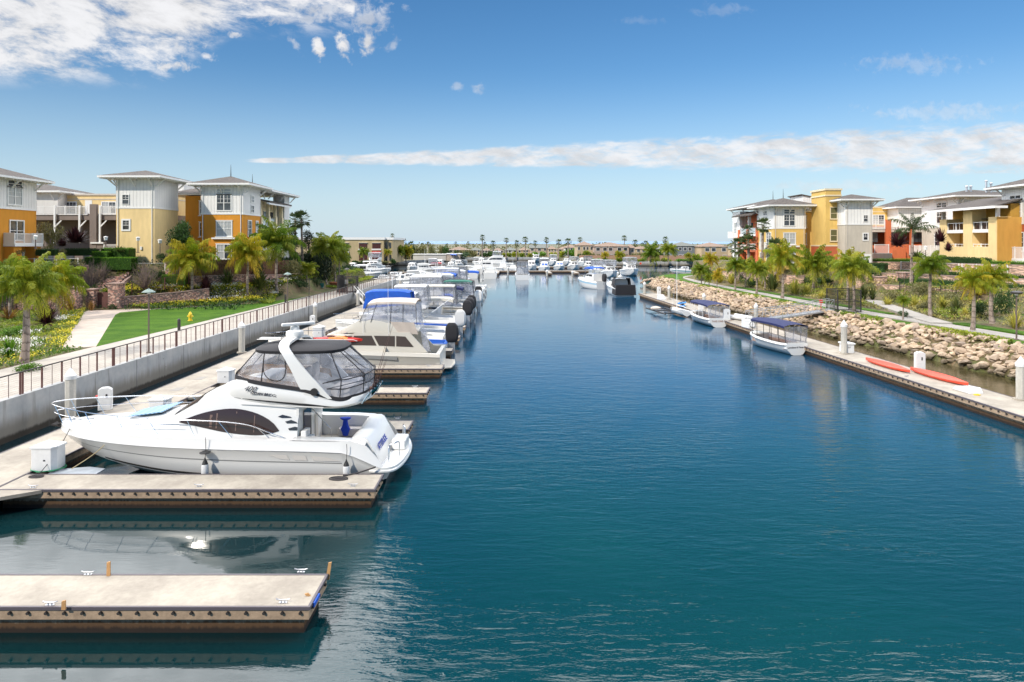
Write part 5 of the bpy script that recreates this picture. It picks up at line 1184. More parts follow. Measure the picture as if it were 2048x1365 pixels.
# small sailing dinghy
sb = thing('sailing_dinghy', 'small white sailing dinghy with a bare mast tied to the right dock', 'sailboat', (20.9, 87.0, 0), R(-80)); b = MB(); rows = []
for t_, w_, z_ in ((0, .04, .72), (.1, .35, .66), (.35, .78, .55), (.7, .85, .52), (1, .62, .56)):
    x = t_*4.6; rows.append([(x, -w_, z_), (x, -w_*.9, z_*.4), (x, -w_*.4, 0), (x, 0, -.1), (x, w_*.4, 0), (x, w_*.9, z_*.4), (x, w_, z_)])
b.loft(spl(rows, 3), capb=True); b.build('hull', M_gel, sb, 50)
b = MB(); b.prism([(.05, 0), (1.5, -.72), (4.5, -.55), (4.5, .55), (1.5, .72)], .44, .50); b.build('deck', M_gel, sb)
b = MB(); b.prism([(2.0, -.42), (3.9, -.38), (3.9, .38), (2.0, .42)], .505, .515); b.build('cockpit_well', M_grey, sb)
b = MB(); b.tube([(1.6, 0, .4), (1.6, 0, 6.6)], [.05, .03], 6); ms = b.build('mast', M_white, sb)
b = MB(); b.tube([(1.6, 0, 1.1), (4.4, 0, 1.0)], .04, 6); b.build('boom', M_white, sb)
for q in ((.1, 0, .7), (2.0, -.8, .55), (2.0, .8, .55)): b = MB(); b.tube([q, (1.6, 0, 5.6)], .008, 3); b.build('stay', M_steel, sb)
kayak('kayak', 'salmon red upturned kayak, the farther of two on the right dock', (25.75, 45.7, .5), R(94), 4.8, M_orange, None, .42, .36, flip=True, group='salmon kayaks on the right dock')
kayak('kayak', 'salmon red upturned kayak, the nearer of two, beside the white dock steps', (26.75, 41.8, .5), R(95), 5.0, M_orange, None, .44, .38, flip=True, group='salmon kayaks on the right dock')
kb = mat('sky_blue_plastic', (.02, .25, .62), .4)
kayak('kayak', 'sky blue kayak, lower one of the pair stacked beside the sailing dinghy', P(1357, 614, .5)+Vector((.5, 0, 0)), R(70), 3.2, kb, None, .40, .30, group='blue kayaks stacked on the right dock')
kayak('kayak', 'sky blue kayak lying on top of another one beside the sailing dinghy', P(1357, 614, .5)+Vector((.5, .2, .36)), R(55), 3.0, kb, None, .38, .28, group='blue kayaks stacked on the right dock')
inf = thing('inflatable_dinghy', 'white inflatable dinghy resting on the dock behind the nearer electric launch', 'dinghy', P(1478, 640, .5)+Vector((.3, 0, 0)), R(105)); b = MB()
b.tube([(2.2, -.65, .25), (0, -.68, .25), (-1.2, -.5, .32), (-1.7, 0, .42), (-1.2, .5, .32), (0, .68, .25), (2.2, .65, .25)], .22, 8); b.build('tube', M_white, inf, 60)
b = MB(); b.box(-1.2, 1.9, -.5, .5, .08, .14); b.build('floor', M_grey, inf)
fr_ = thing('floating_frame', 'low dark floating boat lift frame alongside the right dock', 'boat lift', P(1330, 624, 0)+Vector((0, 0, 0)), R(96)); b = MB()
for y in (-1.3, 1.3): b.tube([(-4, y, .12), (4, y, .12)], .10, 6)
for x in (-3.2, 0, 3.2): b.tube([(x, -1.3, .14), (x, 1.3, .14)], .07, 6)
b.build('frame', M_dsteel, fr_, 50); b = MB(); b.lathe([(.3, 0), (.7, .1), (.7, .3), (.2, .45)], 12, (.4, 1.1, .25)); b.build('float_drum', M_beige, fr_, 50)
# ------------------------------------------------------------------ planting
RN = random.Random(11)
L_pal = leafmat('palm_leaf', (.10, .19, .012), (.40, .40, .03), .45, .42)
L_pal2 = leafmat('palm_leaf_gold', (.22, .30, .015), (.62, .42, .03), .5, .42)
L_fan = leafmat('fan_palm_leaf', (.035, .075, .022), (.10, .13, .04), .3, .2)
L_ever = leafmat('evergreen_leaf', (.018, .05, .012), (.06, .12, .025), .3, .2)
L_dark = leafmat('dark_needle', (.014, .028, .012), (.04, .06, .022), .3, .1)
L_olive = leafmat('olive_leaf', (.10, .125, .045), (.25, .22, .09), .3, .25)
L_box = leafmat('clipped_hedge_leaf', (.025, .075, .006), (.19, .38, .025), .3, .25)
L_boxd = leafmat('dark_hedge_leaf', (.022, .06, .014), (.06, .11, .03), .3, .2)
L_flax = leafmat('flax_blade', (.24, .26, .04), (.60, .52, .10), .5, .3)
L_flaxg = leafmat('green_flax_blade', (.05, .085, .02), (.16, .17, .05), .4, .25)
L_flaxr = leafmat('bronze_flax_blade', (.22, .11, .03), (.42, .26, .07), .5, .3)
L_purp = leafmat('purple_blade', (.035, .010, .014), (.10, .03, .035), .3, .15)
L_gc = leafmat('ground_cover_leaf', (.08, .17, .02), (.34, .38, .04), .0, .3)
L_gcr = leafmat('dry_ground_cover_leaf', (.19, .20, .05), (.48, .40, .13), .0, .25)
M_trunk = gen('palm_trunk', lambda n, b, L: (lambda o, f: (n.inp(b.inputs['Base Color'], n.mix(n.mr(n.m('FRACT', n.m('MULTIPLY_ADD', f, 1.2, n.m('MULTIPLY', o[2], 9.0))), .0, .35, 1, 0), n.mix(n.mr(f, .3, .7), (.22, .165, .13, 1), (.38, .31, .26, 1)), (.13, .095, .075, 1))), n.inp(b.inputs['Roughness'], .9)))(objco(n), n.noise(n.new('ShaderNodeTexCoord').outputs['Object'], 7, 5)))
M_bark = mat('dark_bark', (.07, .05, .04), .95, var=.4, bump=.5)
M_twig = mat('bare_twig', (.20, .15, .13), .9, var=.3)
def frond(b, base, az, el, L, leaflets=24, drop=1.0, w=.0085, ll=.34, rng=RN, tn=None):
    d = Vector((math.cos(az)*math.cos(el), math.sin(az)*math.cos(el), math.sin(el))); side = Vector((-math.sin(az), math.cos(az), 0))
    p = Vector(base); pts = [p.copy()]; n = 9; g = Vector((0, 0, -1)); dd = d.copy()
    for i in range(n):
        dd = (dd+g*(.115*drop*(.5+i/n*1.3))).normalized(); p = p+dd*L/n; pts.append(p.copy())
    b.ti = rng.uniform(0, .35); b.tube(pts[:-1], [.018*L*(1-i/n*.8) for i in range(n)], 3, cap=False)
    tint = rng.random()*.75 if tn is None else tn
    for k in range(leaflets):
        t_ = .10+.90*k/leaflets; q = t_*n; i = min(n-1, int(q)); c = pts[i].lerp(pts[i+1], q-i); tan = (pts[i+1]-pts[i]).normalized()
        l = ll*L*(math.sin(math.pi*(.12+.86*t_))**.6)*rng.uniform(.8, 1.15)
        for sg in (-1, 1):
            u = (side*sg*rng.uniform(.55, .95)+tan*rng.uniform(.35, .75)+Vector((0, 0, rng.uniform(-.65, .2)))).normalized()
            m_ = c+u*l*.5; e = c+u*l*.8+Vector((0, 0, -l*rng.uniform(.25, .75)*drop)); wv = tan*w*L*1.6
            b.ti = min(1, max(0, tint+rng.uniform(-.2, .25))); b.add([c-wv*.5, c+wv*.5, m_+wv, m_-wv, e], [(0, 1, 2, 3), (3, 2, 4)])
def crown_queen(seed, nf=20, m=L_pal, el=(-.35, 1.3), drop=1.0, leaflets=24, name='crown', ll=.34):
    r = random.Random(seed); b = MB()
    for i in range(nf):
        e = el[0]+(el[1]-el[0])*((i+.5)/nf)**.75; az = i*2.39996+r.uniform(-.35, .35); dead = i in (0, 2, 3, 5) and seed < 20
        frond(b, (0, 0, r.uniform(-.05, .05)), az, e-(.5 if dead else 0), r.uniform(.72, 1.15), leaflets if not dead else 22, drop, rng=r, ll=ll, tn=.98 if dead else None)
    return b.mesh(name, m)
def crown_fan(seed, nl=26, m=L_fan, name='crown', droop=True):
    r = random.Random(seed); b = MB()
    for i in range(nl):
        e = -1.0+2.3*(i+.5)/nl; az = i*2.39996; d = Vector((math.cos(az)*math.cos(e), math.sin(az)*math.cos(e), math.sin(e))); s_ = Vector((-math.sin(az), math.cos(az), 0)); u = d.cross(s_)
        c = d*r.uniform(.42, .55); b.ti = .3; b.tube([(0, 0, 0), c], .014, 3, cap=False); tint = r.random() if e > -.5 else .9
        for k in range(11):
            a = -1.25+2.5*k/10; v = (d*math.cos(a)+s_*math.sin(a)); l = r.uniform(.42, .55)*(1-.25*abs(a)/1.25); q = s_*math.cos(a)-d*math.sin(a)
            b.ti = min(1, max(0, tint+r.uniform(-.2, .2))); b.add([c, c+v*l*.6+q*.035, c+v*l+Vector((0, 0, -.14*l)), c+v*l*.6-q*.035], [(0, 1, 2, 3)])
    return b.mesh(name, m)
def trunk_mesh(seed, r0=.17, r1=.11, bulge=True):
    r = random.Random(seed); b = MB(); pts = []; rr = []
    for i in range(9):
        t_ = i/8; pts.append((.10*math.sin(t_*2+seed), .10*math.cos(t_*1.6+seed*2)-.10*math.cos(seed*2), t_)); rr.append(r0+(r1-r0)*t_+(.05*math.exp(-((t_)/.06)**2)))
    pts[0] = (0, 0, -.06); b.tube(pts, rr, 9); return b.mesh('trunk', M_trunk, 60), Vector(pts[-1])
QC = [crown_queen(s, 38, L_pal, (-.5, 1.35), 1.3, 46, ll=.30) for s in (1, 2, 3)]+[crown_queen(s, 36, L_pal2, (-.5, 1.35), 1.3, 46, ll=.30) for s in (4, 5)]
QA = [crown_queen(21, 15, L_fan, (-.1, 1.25), .85, 30, ll=.25)]
FC = [crown_fan(s) for s in (1, 2)]
TR = [trunk_mesh(s) for s in (1, 2, 3, 4)]; TRT = [trunk_mesh(s, .12, .09) for s in (5, 6)]
def palm(label, base, h, r, crown, tw=1.0, cat='palm tree', name='palm_tree', group=None, thin=False, rz=None):
    t_ = thing(name, label, cat, base, RN.uniform(0, 6.28) if rz is None else rz, group); tm, tip = RN.choice(TRT if thin else TR)
    o = bpy.data.objects.new('trunk', tm); COL.objects.link(o); o.parent = t_; o.scale = (tw, tw, h)
    c = bpy.data.objects.new('crown', crown); COL.objects.link(c); c.parent = t_; c.location = (tip.x*tw, tip.y*tw, h*1.0); c.scale = (r*RN.uniform(.92, 1.1), r*RN.uniform(.92, 1.1), r*RN.uniform(.85, 1.2)); c.rotation_euler = (RN.uniform(-.12, .12), RN.uniform(-.12, .12), RN.uniform(0, 6)); return t_
def palm_px(label, bx, by, cy, cr, crown, **k):
    g = ground(bx, by); s = F/g.y; h = (H-(cy-HY)/s)-g.z; return palm(label, g, max(1.2, h), cr/s*.98, crown, **k)
# left garden palms  (base px, base py, crown py, crown radius px)
for lab, bx, by, cy, cr, ci, tw in (
  ('queen palm with a shaggy green crown nearest the railing on the left', 47, 728, 572, 78, 0, 1.35), ('queen palm with a yellowing crown beside the garden path', 117, 642, 566, 62, 3, 1.2),
  ('green queen palm at the far left edge behind the nearest palm', 18, 640, 548, 52, 1, 1.0),
  ('yellow crowned queen palm in front of the orange wall, at the lawn edge', 384, 603, 521, 54, 4, 1.0), ('slim queen palm with arching fronds at the back of the lawn, below the small balcony', 494, 597, 508, 48, 3, 1.0),
  ('large bushy queen palm with orange lower fronds left of the lawn lamp post', 554, 590, 487, 58, 0, 1.25), ('short young palm right of the lamp post at the end of the lawn', 614, 581, 538, 24, 2, .7),
  ('tall dark green palm, left of the pair near the dock gate', 652, 570, 494, 42, 1, 1.3), ('tall dark green palm, right of the pair near the dock gate', 669, 567, 503, 42, 2, 1.2), ('slender palm last in the left row before the basin', 679, 558, 512, 26, 0, .8)):
    palm_px(lab, bx, by, cy, cr, QC[ci], tw=tw, group='queen palms along the left promenade')
for lab, bx, by, cy, cr, ci, tw in (
  ('small palm beside the bend of the far right path', 1403, 572, 542, 22, 1, .6), ('small palm with drooping crown, second at the path bend', 1418, 574, 556, 13, 2, .5), ('thin tall palm behind the path bend', 1422, 560, 520, 20, 3, .7), ('small yellow palm third along the path bend', 1434, 576, 553, 13, 4, .5),
  ('palm with a brown green crown before the orange balconies', 1470, 581, 531, 24, 2, .9), ('bushy palm in front of the pale brick wall below the fan palms', 1491, 574, 533, 24, 0, .8), ('queen palm by the path with its grey trunk in front of the hedge', 1513, 589, 540, 26, 1, .9), ('yellowing palm behind the path under the date palm', 1529, 580, 536, 24, 4, .9),
  ('big golden crowned palm above the gangway', 1564, 598, 518, 42, 3, 1.1), ('broad dark green palm behind the black gate cage', 1626, 585, 529, 44, 0, 1.3), ('slim golden palm just left of the tall palm with the white trunk', 1694, 607, 533, 36, 4, .9),
  ('tall pale trunked palm beside the fork of the paths', 1707, 624, 536, 44, 2, .95), ('tall pale trunked palm in the middle of the right slope', 1862, 635, 534, 36, 1, 1.0), ('straight palm at the turf edge nearest the right path, left of a yellow palm', 1945, 663, 562, 40, 3, 1.0),
  ('yellow leaved palm on the planted slope, left of the tall lamp post', 1985, 648, 556, 42, 4, 1.15), ('knee high young palm between the path fork and the rocks', 1806, 641, 602, 16, 1, .45)):
    palm_px(lab, bx, by, cy, cr, QC[ci], tw=tw, group='queen palms along the right path')
def palm_at(label, px, py, Y, zb, r, crown, **k):
    c = PY(px, py, Y); return palm(label, (c.x, c.y, zb), c.z-zb, r, crown, **k)
palm_at('tall fan palm in front of the right block corner window', 1527, 452, 108, 3.5, 1.75, FC[0], tw=1.5, group='fan palms by the right buildings')
palm_at('fan palm in front of the lower orange balcony', 1476, 494, 116, 3, 2.0, FC[1], tw=1.5, group='fan palms by the right buildings')
palm_at('stout fan palm with brown trunk before the orange balcony tower', 1497, 487, 114, 3, 1.9, FC[0], tw=1.8, group='fan palms by the right buildings')
palm_at('small fan palm crown beside the upper balcony railing', 1495, 463, 118, 3, 1.4, FC[1], tw=1.2, group='fan palms by the right buildings')
palm_at('short spreading fan palm below the big double window', 1551, 498, 106, 4, 2.2, FC[1], tw=1.8, group='fan palms by the right buildings')
palm_at('large airy date palm in front of the recessed wing with balconies', 1823, 458, 88, 4.5, 2.9, QA[0], tw=1.1, cat='palm tree')
palm_at('tall dark fan palm rising beside the left apartment block', 603, 440, 108, 4, 1.9, FC[0], tw=1.4); palm_at('second dark fan palm lower beside the left apartment block', 590, 442, 118, 4, 1.8, FC[1], tw=1.4)
# shrubs
def leaf_cloud(b, n, shape, size, rng, tint=(.0, 1.0), up=.3):
    for i in range(n):
        p, t_ = shape(rng); p = Vector(p); a = rng.uniform(0, 6.28); e = rng.uniform(-.6, 1.3); d = Vector((math.cos(a)*math.cos(e), math.sin(a)*math.cos(e), math.sin(e)))
        s_ = d.orthogonal().normalized(); s_ = s_*math.cos(a*3)+d.cross(s_)*math.sin(a*3); l = size*rng.uniform(.6, 1.3)
        b.ti = min(1, max(0, tint[0]+(tint[1]-tint[0])*(t_*.6+rng.random()*.5))); b.add([p, p+d*l*.5+s_*l*.28, p+d*l, p+d*l*.5-s_*l*.28], [(0, 1, 2, 3)])
def shrub_mesh(seed, n=900, size=.14, m=L_ever, sc=(1, 1, .8), lumps=7, name='foliage'):
    r = random.Random(seed); L_ = [(Vector((r.uniform(-.55, .55)*sc[0], r.uniform(-.55, .55)*sc[1], r.uniform(.25, .75)*sc[2])), r.uniform(.28, .5)) for _ in range(lumps)]
    def sh(rng):
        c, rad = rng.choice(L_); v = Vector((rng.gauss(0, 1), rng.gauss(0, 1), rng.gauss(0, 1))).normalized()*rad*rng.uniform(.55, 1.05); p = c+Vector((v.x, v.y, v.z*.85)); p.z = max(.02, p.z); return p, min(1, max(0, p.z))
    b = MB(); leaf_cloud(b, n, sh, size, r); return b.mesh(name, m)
def hedge_mesh(seed, L=1, W=1, Hh=1, n=2200, m=L_box, size=.09):
    r = random.Random(seed); b = MB(); b.ti = .1; b.box(-L/2+.06, L/2-.06, -W/2+.06, W/2-.06, 0, Hh-.06)
    def sh(rng):
        f = rng.random(); x, y, z = rng.uniform(-L/2, L/2), rng.uniform(-W/2, W/2), rng.uniform(0, Hh)
        if f < .45: z = Hh+rng.uniform(-.08, .03); t_ = .95  # bright top, dark front and sides: fall of light painted by leaf tint
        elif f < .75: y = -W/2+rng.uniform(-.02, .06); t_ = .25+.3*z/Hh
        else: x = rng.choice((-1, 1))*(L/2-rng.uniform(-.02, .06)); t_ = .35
        return (x, y, z), t_
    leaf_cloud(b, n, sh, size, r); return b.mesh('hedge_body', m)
def blade_mesh(seed, n=70, m=L_flax, w=.035, arch=1.0, name='blades', elo=.55, z0=0.0):
    r = random.Random(seed); b = MB()
    for i in range(n):
        az = r.uniform(0, 6.28); e = r.uniform(elo, 1.45); l = r.uniform(.7, 1.15)*(1-z0); d = Vector((math.cos(az)*math.cos(e), math.sin(az)*math.cos(e), math.sin(e))); s_ = Vector((-math.sin(az), math.cos(az), 0))*w
        p = Vector((d.x*.08, d.y*.08, z0)); pts = [p]
        for k in range(4): d = (d+Vector((0, 0, -.20*arch*(.3+k*.5)*r.uniform(.4, 1.2)))).normalized(); p = p+d*l/4; pts.append(p)
        b.ti = r.random(); vs = []
        for k, q in enumerate(pts): f = (1, 1.1, 1, .7, .05)[k]; vs += [q-s_*f, q+s_*f]
        b.add(vs, [(2*k, 2*k+1, 2*k+3, 2*k+2) for k in range(4)])
    return b.mesh(name, m)
def twig_mesh(seed, n=90):
    r = random.Random(seed); b = MB()
    for i in range(n):
        az = r.uniform(0, 6.28); e = r.uniform(.3, 1.5); d = Vector((math.cos(az)*math.cos(e), math.sin(az)*math.cos(e), math.sin(e))); p = Vector((0, 0, 0)); pts = [p]
        for k in range(4):
            d = (d+Vector((r.uniform(-.35, .35), r.uniform(-.35, .35), r.uniform(-.1, .2)))).normalized(); p = p+d*r.uniform(.16, .30); pts.append(p)
            if k > 0:
                q = p+(d+Vector((r.uniform(-.9, .9), r.uniform(-.9, .9), r.uniform(-.3, .6)))).normalized()*.28; b.tube([p, q], [.006, .003], 3, cap=False)
        b.tube(pts, [.016, .012, .009, .006, .004], 3, cap=False)
    return b.mesh('branches', M_twig)
SHP = {
 'ever': [shrub_mesh(s, 1100, .12, L_ever) for s in (1, 2)], 'olive': [shrub_mesh(s, 900, .12, L_olive) for s in (3, 4)], 'dark': [shrub_mesh(s, 1000, .12, L_dark) for s in (5,)],
 'boxd': [shrub_mesh(s, 1200, .10, L_boxd) for s in (6, 7)], 'green': [shrub_mesh(8, 1100, .12, L_box)], 'gold': [shrub_mesh(9, 900, .13, L_pal2)],
 'flax': [blade_mesh(s, 90, L_flax) for s in (1, 2)], 'flaxg': [blade_mesh(s, 100, L_flaxg, .04) for s in (3, 4)], 'flaxr': [blade_mesh(s, 80, L_flaxr, .03, .8) for s in (5,)], 'purp': [blade_mesh(6, 190, L_purp, .045, .35, elo=.0, z0=.30)],
 'agap': [blade_mesh(7, 110, L_box, .04, 1.3)], 'twig': [twig_mesh(1), twig_mesh(2)]}
def shrub(kind_, label, loc, rad, hgt, cat='shrub', name='shrub', group=None, part='foliage'):
    t_ = thing(name, label, cat, loc, RN.uniform(0, 6.28), group); o = bpy.data.objects.new(part, RN.choice(SHP[kind_])); COL.objects.link(o); o.parent = t_; o.scale = (rad, rad, hgt)
    return t_
def shrub_px(kind_, label, bx, by, wpx, hpx, **k):
    g = ground(bx, by); s = F/g.y; return shrub(kind_, label, (g.x, g.y, g.z-.05), wpx/2/s*1.05, hpx/s*1.05, **k)
# left garden
Lg = 'shrubs in the left garden'
for kd, lab, bx, by, w_, h_, c in (
  ('purp', 'dark purple spiky plant between the two nearest palms', 92, 664, 76, 56, 'plant'), ('agap', 'clump of bright green strappy leaves at the bottom left by the nearest palm', 20, 716, 60, 42, 'plant'),
  ('flaxr', 'bronze flax clump at the left end of the brick wall', 18, 640, 60, 30, 'plant'), ('flaxr', 'orange flax clump left of the brick gate pillar', 140, 622, 36, 30, 'plant'), ('flaxr', 'orange flax clump growing against the red gate', 182, 622, 28, 24, 'plant'),
  ('flaxr', 'golden brown flax below the rusty fence', 345, 600, 44, 24, 'plant'), ('flaxg', 'large dark green flax mass left of centre under the small balcony', 455, 572, 60, 36, 'plant'), ('flaxg', 'large dark green flax mass right of the slim palm', 520, 578, 66, 38, 'plant'),
  ('purp', 'dark purple shrub on the flower bed below the pink wall', 412, 592, 44, 40, 'plant'), ('boxd', 'rounded green shrub behind the short young palm', 632, 574, 34, 22, 'shrub'), ('boxd', 'rounded green shrub at the end of the left lawn', 600, 576, 40, 20, 'shrub'),
  ('olive', 'loose white flowering shrub above the yellow flower bed', 575, 560, 60, 44, 'shrub'), ('dark', 'deep dark shrub beneath the brown fence', 500, 556, 60, 50, 'shrub'), ('dark', 'dark shrub mass left of the dark fan palms', 640, 560, 60, 60, 'shrub'),
  ('olive', 'loose shrub beside the dock gate palms', 655, 556, 44, 36, 'shrub'), ('boxd', 'low clipped bed of leaves at the tip of the left planting', 690, 566, 40, 10, 'shrub'), ('green', 'bright green low shrub near the nearest palm foot', 64, 742, 60, 22, 'shrub'),
  ('green', 'yellow green mound left of the purple plant', 20, 672, 60, 24, 'shrub'), ('boxd', 'dark rounded shrub at the right gate pillar', 225, 618, 26, 14, 'shrub'), ('ever', 'small leafy tree at the far left edge behind the palms', 8, 610, 60, 60, 'shrub'),
  ('olive', 'olive coloured shrub between the palms and the first brick wall', 140, 560, 60, 36, 'shrub'), ('green', 'yellow green hedge mound behind the gate', 130, 600, 60, 14, 'shrub')):
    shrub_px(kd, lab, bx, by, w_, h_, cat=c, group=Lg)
def at(kd, lab, px, py, Y, w_, h_, cat='shrub', name='shrub', **k):
    c = PY(px, py, Y); return shrub(kd, lab, c, w_/2*Y/F, h_*Y/F, cat=cat, name=name, **k)
at('twig', 'grey leafless shrub left of the brick stair', 182, 586, 76, 56, 56, group='bare shrubs by the brick stair'); at('twig', 'grey leafless shrub right of the brick stair', 290, 580, 76.5, 70, 50, group='bare shrubs by the brick stair')
at('boxd', 'green bush behind the right leafless shrub', 315, 560, 79, 34, 26); at('twig', 'low leafless twigs under the clipped hedges', 205, 566, 77, 50, 36, group='bare shrubs by the brick stair')
at('purp', 'big dark red spiky plant against the taupe balcony wall', 152, 500, 79, 84, 46, cat='plant'); at('purp', 'smaller reddish spiky plant left of the big dark red one', 125, 500, 79.5, 44, 24, cat='plant')
at('olive', 'feathery grey green small tree before the taupe wing', 105, 500, 80, 62, 62, cat='tree', name='small_tree'); at('olive', 'white flowering bush in front of the taupe wing', 118, 512, 77, 30, 16); at('olive', 'white flowering bush by the near left block door', 36, 512, 74, 34, 16)
at('flaxg', 'dark strappy leaves behind the clipped hedges', 240, 506, 80, 60, 14, cat='plant'); at('boxd', 'bush at the foot of the beige tower corner', 324, 522, 79, 30, 18)
# round ficus tree at the tower and other trees with trunks
def tree(label, base, h, r, m, n=5200, size=.16, seed=1, name='tree', cat='tree', crown=(1, 1, 1), trunk=True, lumps=14, cz=.62):
    t_ = thing(name, label, cat, base); rng = random.Random(seed); L_ = []
    for i in range(lumps):
        a = rng.uniform(0, 6.28); q = rng.uniform(0, .62); L_.append((Vector((math.cos(a)*q*r*crown[0], math.sin(a)*q*r*crown[1], h*cz+rng.uniform(-1, 1)*(h*(1-cz))*.72)), r*rng.uniform(.34, .55)))
    if trunk:
        b = MB(); b.tube([(0, 0, -.2), (.05, 0, h*.3), (0, .05, h*.55)], [.06*r+.06, .05*r+.05, .03*r+.03], 7)
        for c, rad in L_[:6]: b.tube([(0, 0, h*.35), (c.x*.5, c.y*.5, (h*.35+c.z)/2), c], [.05, .035, .015], 5)
        b.build('trunk', M_bark, t_)
    def sh(g):
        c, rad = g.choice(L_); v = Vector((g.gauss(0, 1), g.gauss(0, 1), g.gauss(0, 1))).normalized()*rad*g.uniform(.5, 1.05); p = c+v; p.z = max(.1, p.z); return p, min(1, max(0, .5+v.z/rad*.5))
    b = MB(); leaf_cloud(b, n, sh, size, rng); b.build('crown', m, t_); return t_
c = PY(365, 505, 80); tree('dense round evergreen tree against the beige tower', (c.x, 80, 6.0), 6.0, 1.75, L_ever, 5200, .22, 3, crown=(1, 1, 1), cz=.52, lumps=26)
for i, (px, py, Y, h_, r_, lab) in enumerate(((582, 560, 106, 9.0, 1.7, 'dark open conifer left of the tall fan palm'), (618, 560, 110, 9.2, 1.9, 'dark open conifer right of the tall fan palm'), (632, 556, 116, 7.0, 1.8, 'lower dark conifer behind the young palm'))):
    tree(lab, (PY(px, py, Y).x, Y, 3.6), h_, r_, L_dark, 2600, .26, 40+i, cz=.55, lumps=12)
c = PY(470, 520, 84); tree('small golden leaved tree in front of the orange wall', (c.x, 84, 5.5), 4.8, .9, L_pal2, 600, .2, 9, cz=.7)
c = PY(428, 530, 82); tree('small sparse yellow tree at the orange wall window', (c.x, 82, 5.5), 3.2, .7, L_pal2, 300, .2, 10, cz=.7)
# clipped hedges stepping up beside the stair
def hedge(label, px0, px1, pyt, pyb, Y, depth, m=L_box, n=2200, group='clipped hedges', size=.10):
    a = PY(px0, pyb, Y); b_ = PY(px1, pyt, Y); L_ = b_.x-a.x; hh = b_.z-a.z; t_ = thing('hedge', label, 'hedge', ((a.x+b_.x)/2, Y+depth/2, a.z), 0, group)
    o = bpy.data.objects.new('foliage', hedge_mesh(int(px0), L_, depth, hh, int(n), m, size)); COL.objects.link(o); o.parent = t_
hedge('topmost clipped hedge step behind the brick stair', 200, 258, 497, 530, 79.5, 1.6); hedge('second clipped hedge step, left of the topmost', 182, 215, 504, 540, 78.6, 1.2); hedge('lowest left clipped hedge step', 168, 200, 515, 545, 78.0, 1.0, n=1500)
hedge('big dark sided clipped hedge in front of the others', 202, 262, 516, 540, 77.6, 1.4, n=3200); hedge('low square clipped hedge right of the leafless shrub', 321, 370, 551, 570, 78.5, 1.3, n=1800)
hedge('dark low hedge at the top of the left terrace wall', 128, 190, 498, 512, 79.0, 1.0, L_boxd, 1800); hedge('dark low hedge by the near left block', 70, 110, 499, 512, 76.0, .8, L_boxd, 1000)
# ---- ground cover and flowers (nobody could count them)
def scatter(name, label, cat, n, fn, size, m, seed, up=.10, kind_='stuff', big=1.0):
    r = random.Random(seed); b = MB()
    for i in range(n):
        q = fn(r)
        if q is None: continue
        x, y, z, t_ = q
        for k in range(2):
            a = r.uniform(0, 6.28); e = r.uniform(.2, 1.3); l = size*r.uniform(.6, 1.4); d = Vector((math.cos(a)*math.cos(e), math.sin(a)*math.cos(e), math.sin(e))); s_ = Vector((-math.sin(a), math.cos(a), 0))
            p = Vector((x+r.uniform(-.1, .1), y+r.uniform(-.1, .1), z+r.uniform(-.03, up))); b.ti = min(1, max(0, t_+r.uniform(-.25, .25)))
            b.add([p, p+d*l*.5+s_*l*.3, p+d*l, p+d*l*.5-s_*l*.3], [(0, 1, 2, 3)])
    o = b.build(name, m); tag(o, label, cat); kind(o, 'stuff'); return o
def inpoly(x, y, P_):
    c = False; j = len(P_)-1
    for i in range(len(P_)):
        if (P_[i][1] > y) != (P_[j][1] > y) and x < (P_[j][0]-P_[i][0])*(y-P_[i][1])/(P_[j][1]-P_[i][1])+P_[i][0]: c = not c
        j = i
    return c
PATHP = [(-30.9, 45.6), (-29.2, 46.7), (-40.9, 69.2), (-39.6, 73.2), (-43.6, 73.6), (-45.9, 72.4), (-44.6, 69.0)]
BED1 = [(-29.4, 20), (-29.4, 45.8), (-31.0, 46), (-44.5, 69.2), (-46, 72), (-62, 70), (-62, 40), (-40, 20)]
def bed1(r):
    while True:
        x, y = r.uniform(-62, -29.4), r.uniform(22, 72)
        if inpoly(x, y, BED1): break
    nz = mnoise.noise(Vector((x*.28, y*.28, 1))); return x, y, hL(x, y)+.25*max(0, nz)+.05, .45+nz*.8
scatter('ground_cover', 'leafy green ground cover filling the left garden bed', 'ground cover', 30000, bed1, .17, L_gc, 1)
BED2 = [(-28.6, 79.2), (-31.4, 80.9), (-33.2, 78.0), (-36.2, 76.0), (-39.4, 73.6), (-46, 73.8), (-46, 78), (-34, 84), (-32, 90), (-31, 134), (-27.8, 134), (-27.8, 104.5), (-30.2, 104.5), (-30.9, 88)]
def bed2(r):
    while True:
        x, y = r.uniform(-46, -27.8), r.uniform(73, 134)
        if inpoly(x, y, BED2): break
    nz = mnoise.noise(Vector((x*.3, y*.3, 5))); return x, y, hL(x, y)+.1+.35*max(0, nz), .6+nz*.7
scatter('ground_cover', 'low green and yellow planting between the left lawn and the brick wall', 'ground cover', 16000, bed2, .20, L_gc, 2)
def slopeL(r):
    y = r.uniform(72, 134); x = r.uniform(-60, -30) if y < 84 else r.uniform(-38, -30.5); return x, y, hL(x, y)+.05, r.random()*.5
scatter('ground_cover', 'dark green planting on the terraces below the left buildings', 'ground cover', 14000, slopeL, .24, L_boxd, 3, .3)
M_fw = mat('white_petals', (.75, .74, .68), .7); M_fy = mat('yellow_petals', (.72, .60, .03), .7)
def clusters(cs, sp, fn_ok, z=.28):
    def f(r):
        for _ in range(30):
            cx_, cy_ = r.choice(cs); x, y = r.gauss(cx_, sp), r.gauss(cy_, sp)
            if fn_ok(x, y): return x, y, hL(x, y)+z+r.uniform(-.05, .15), .5
        return None
    return f
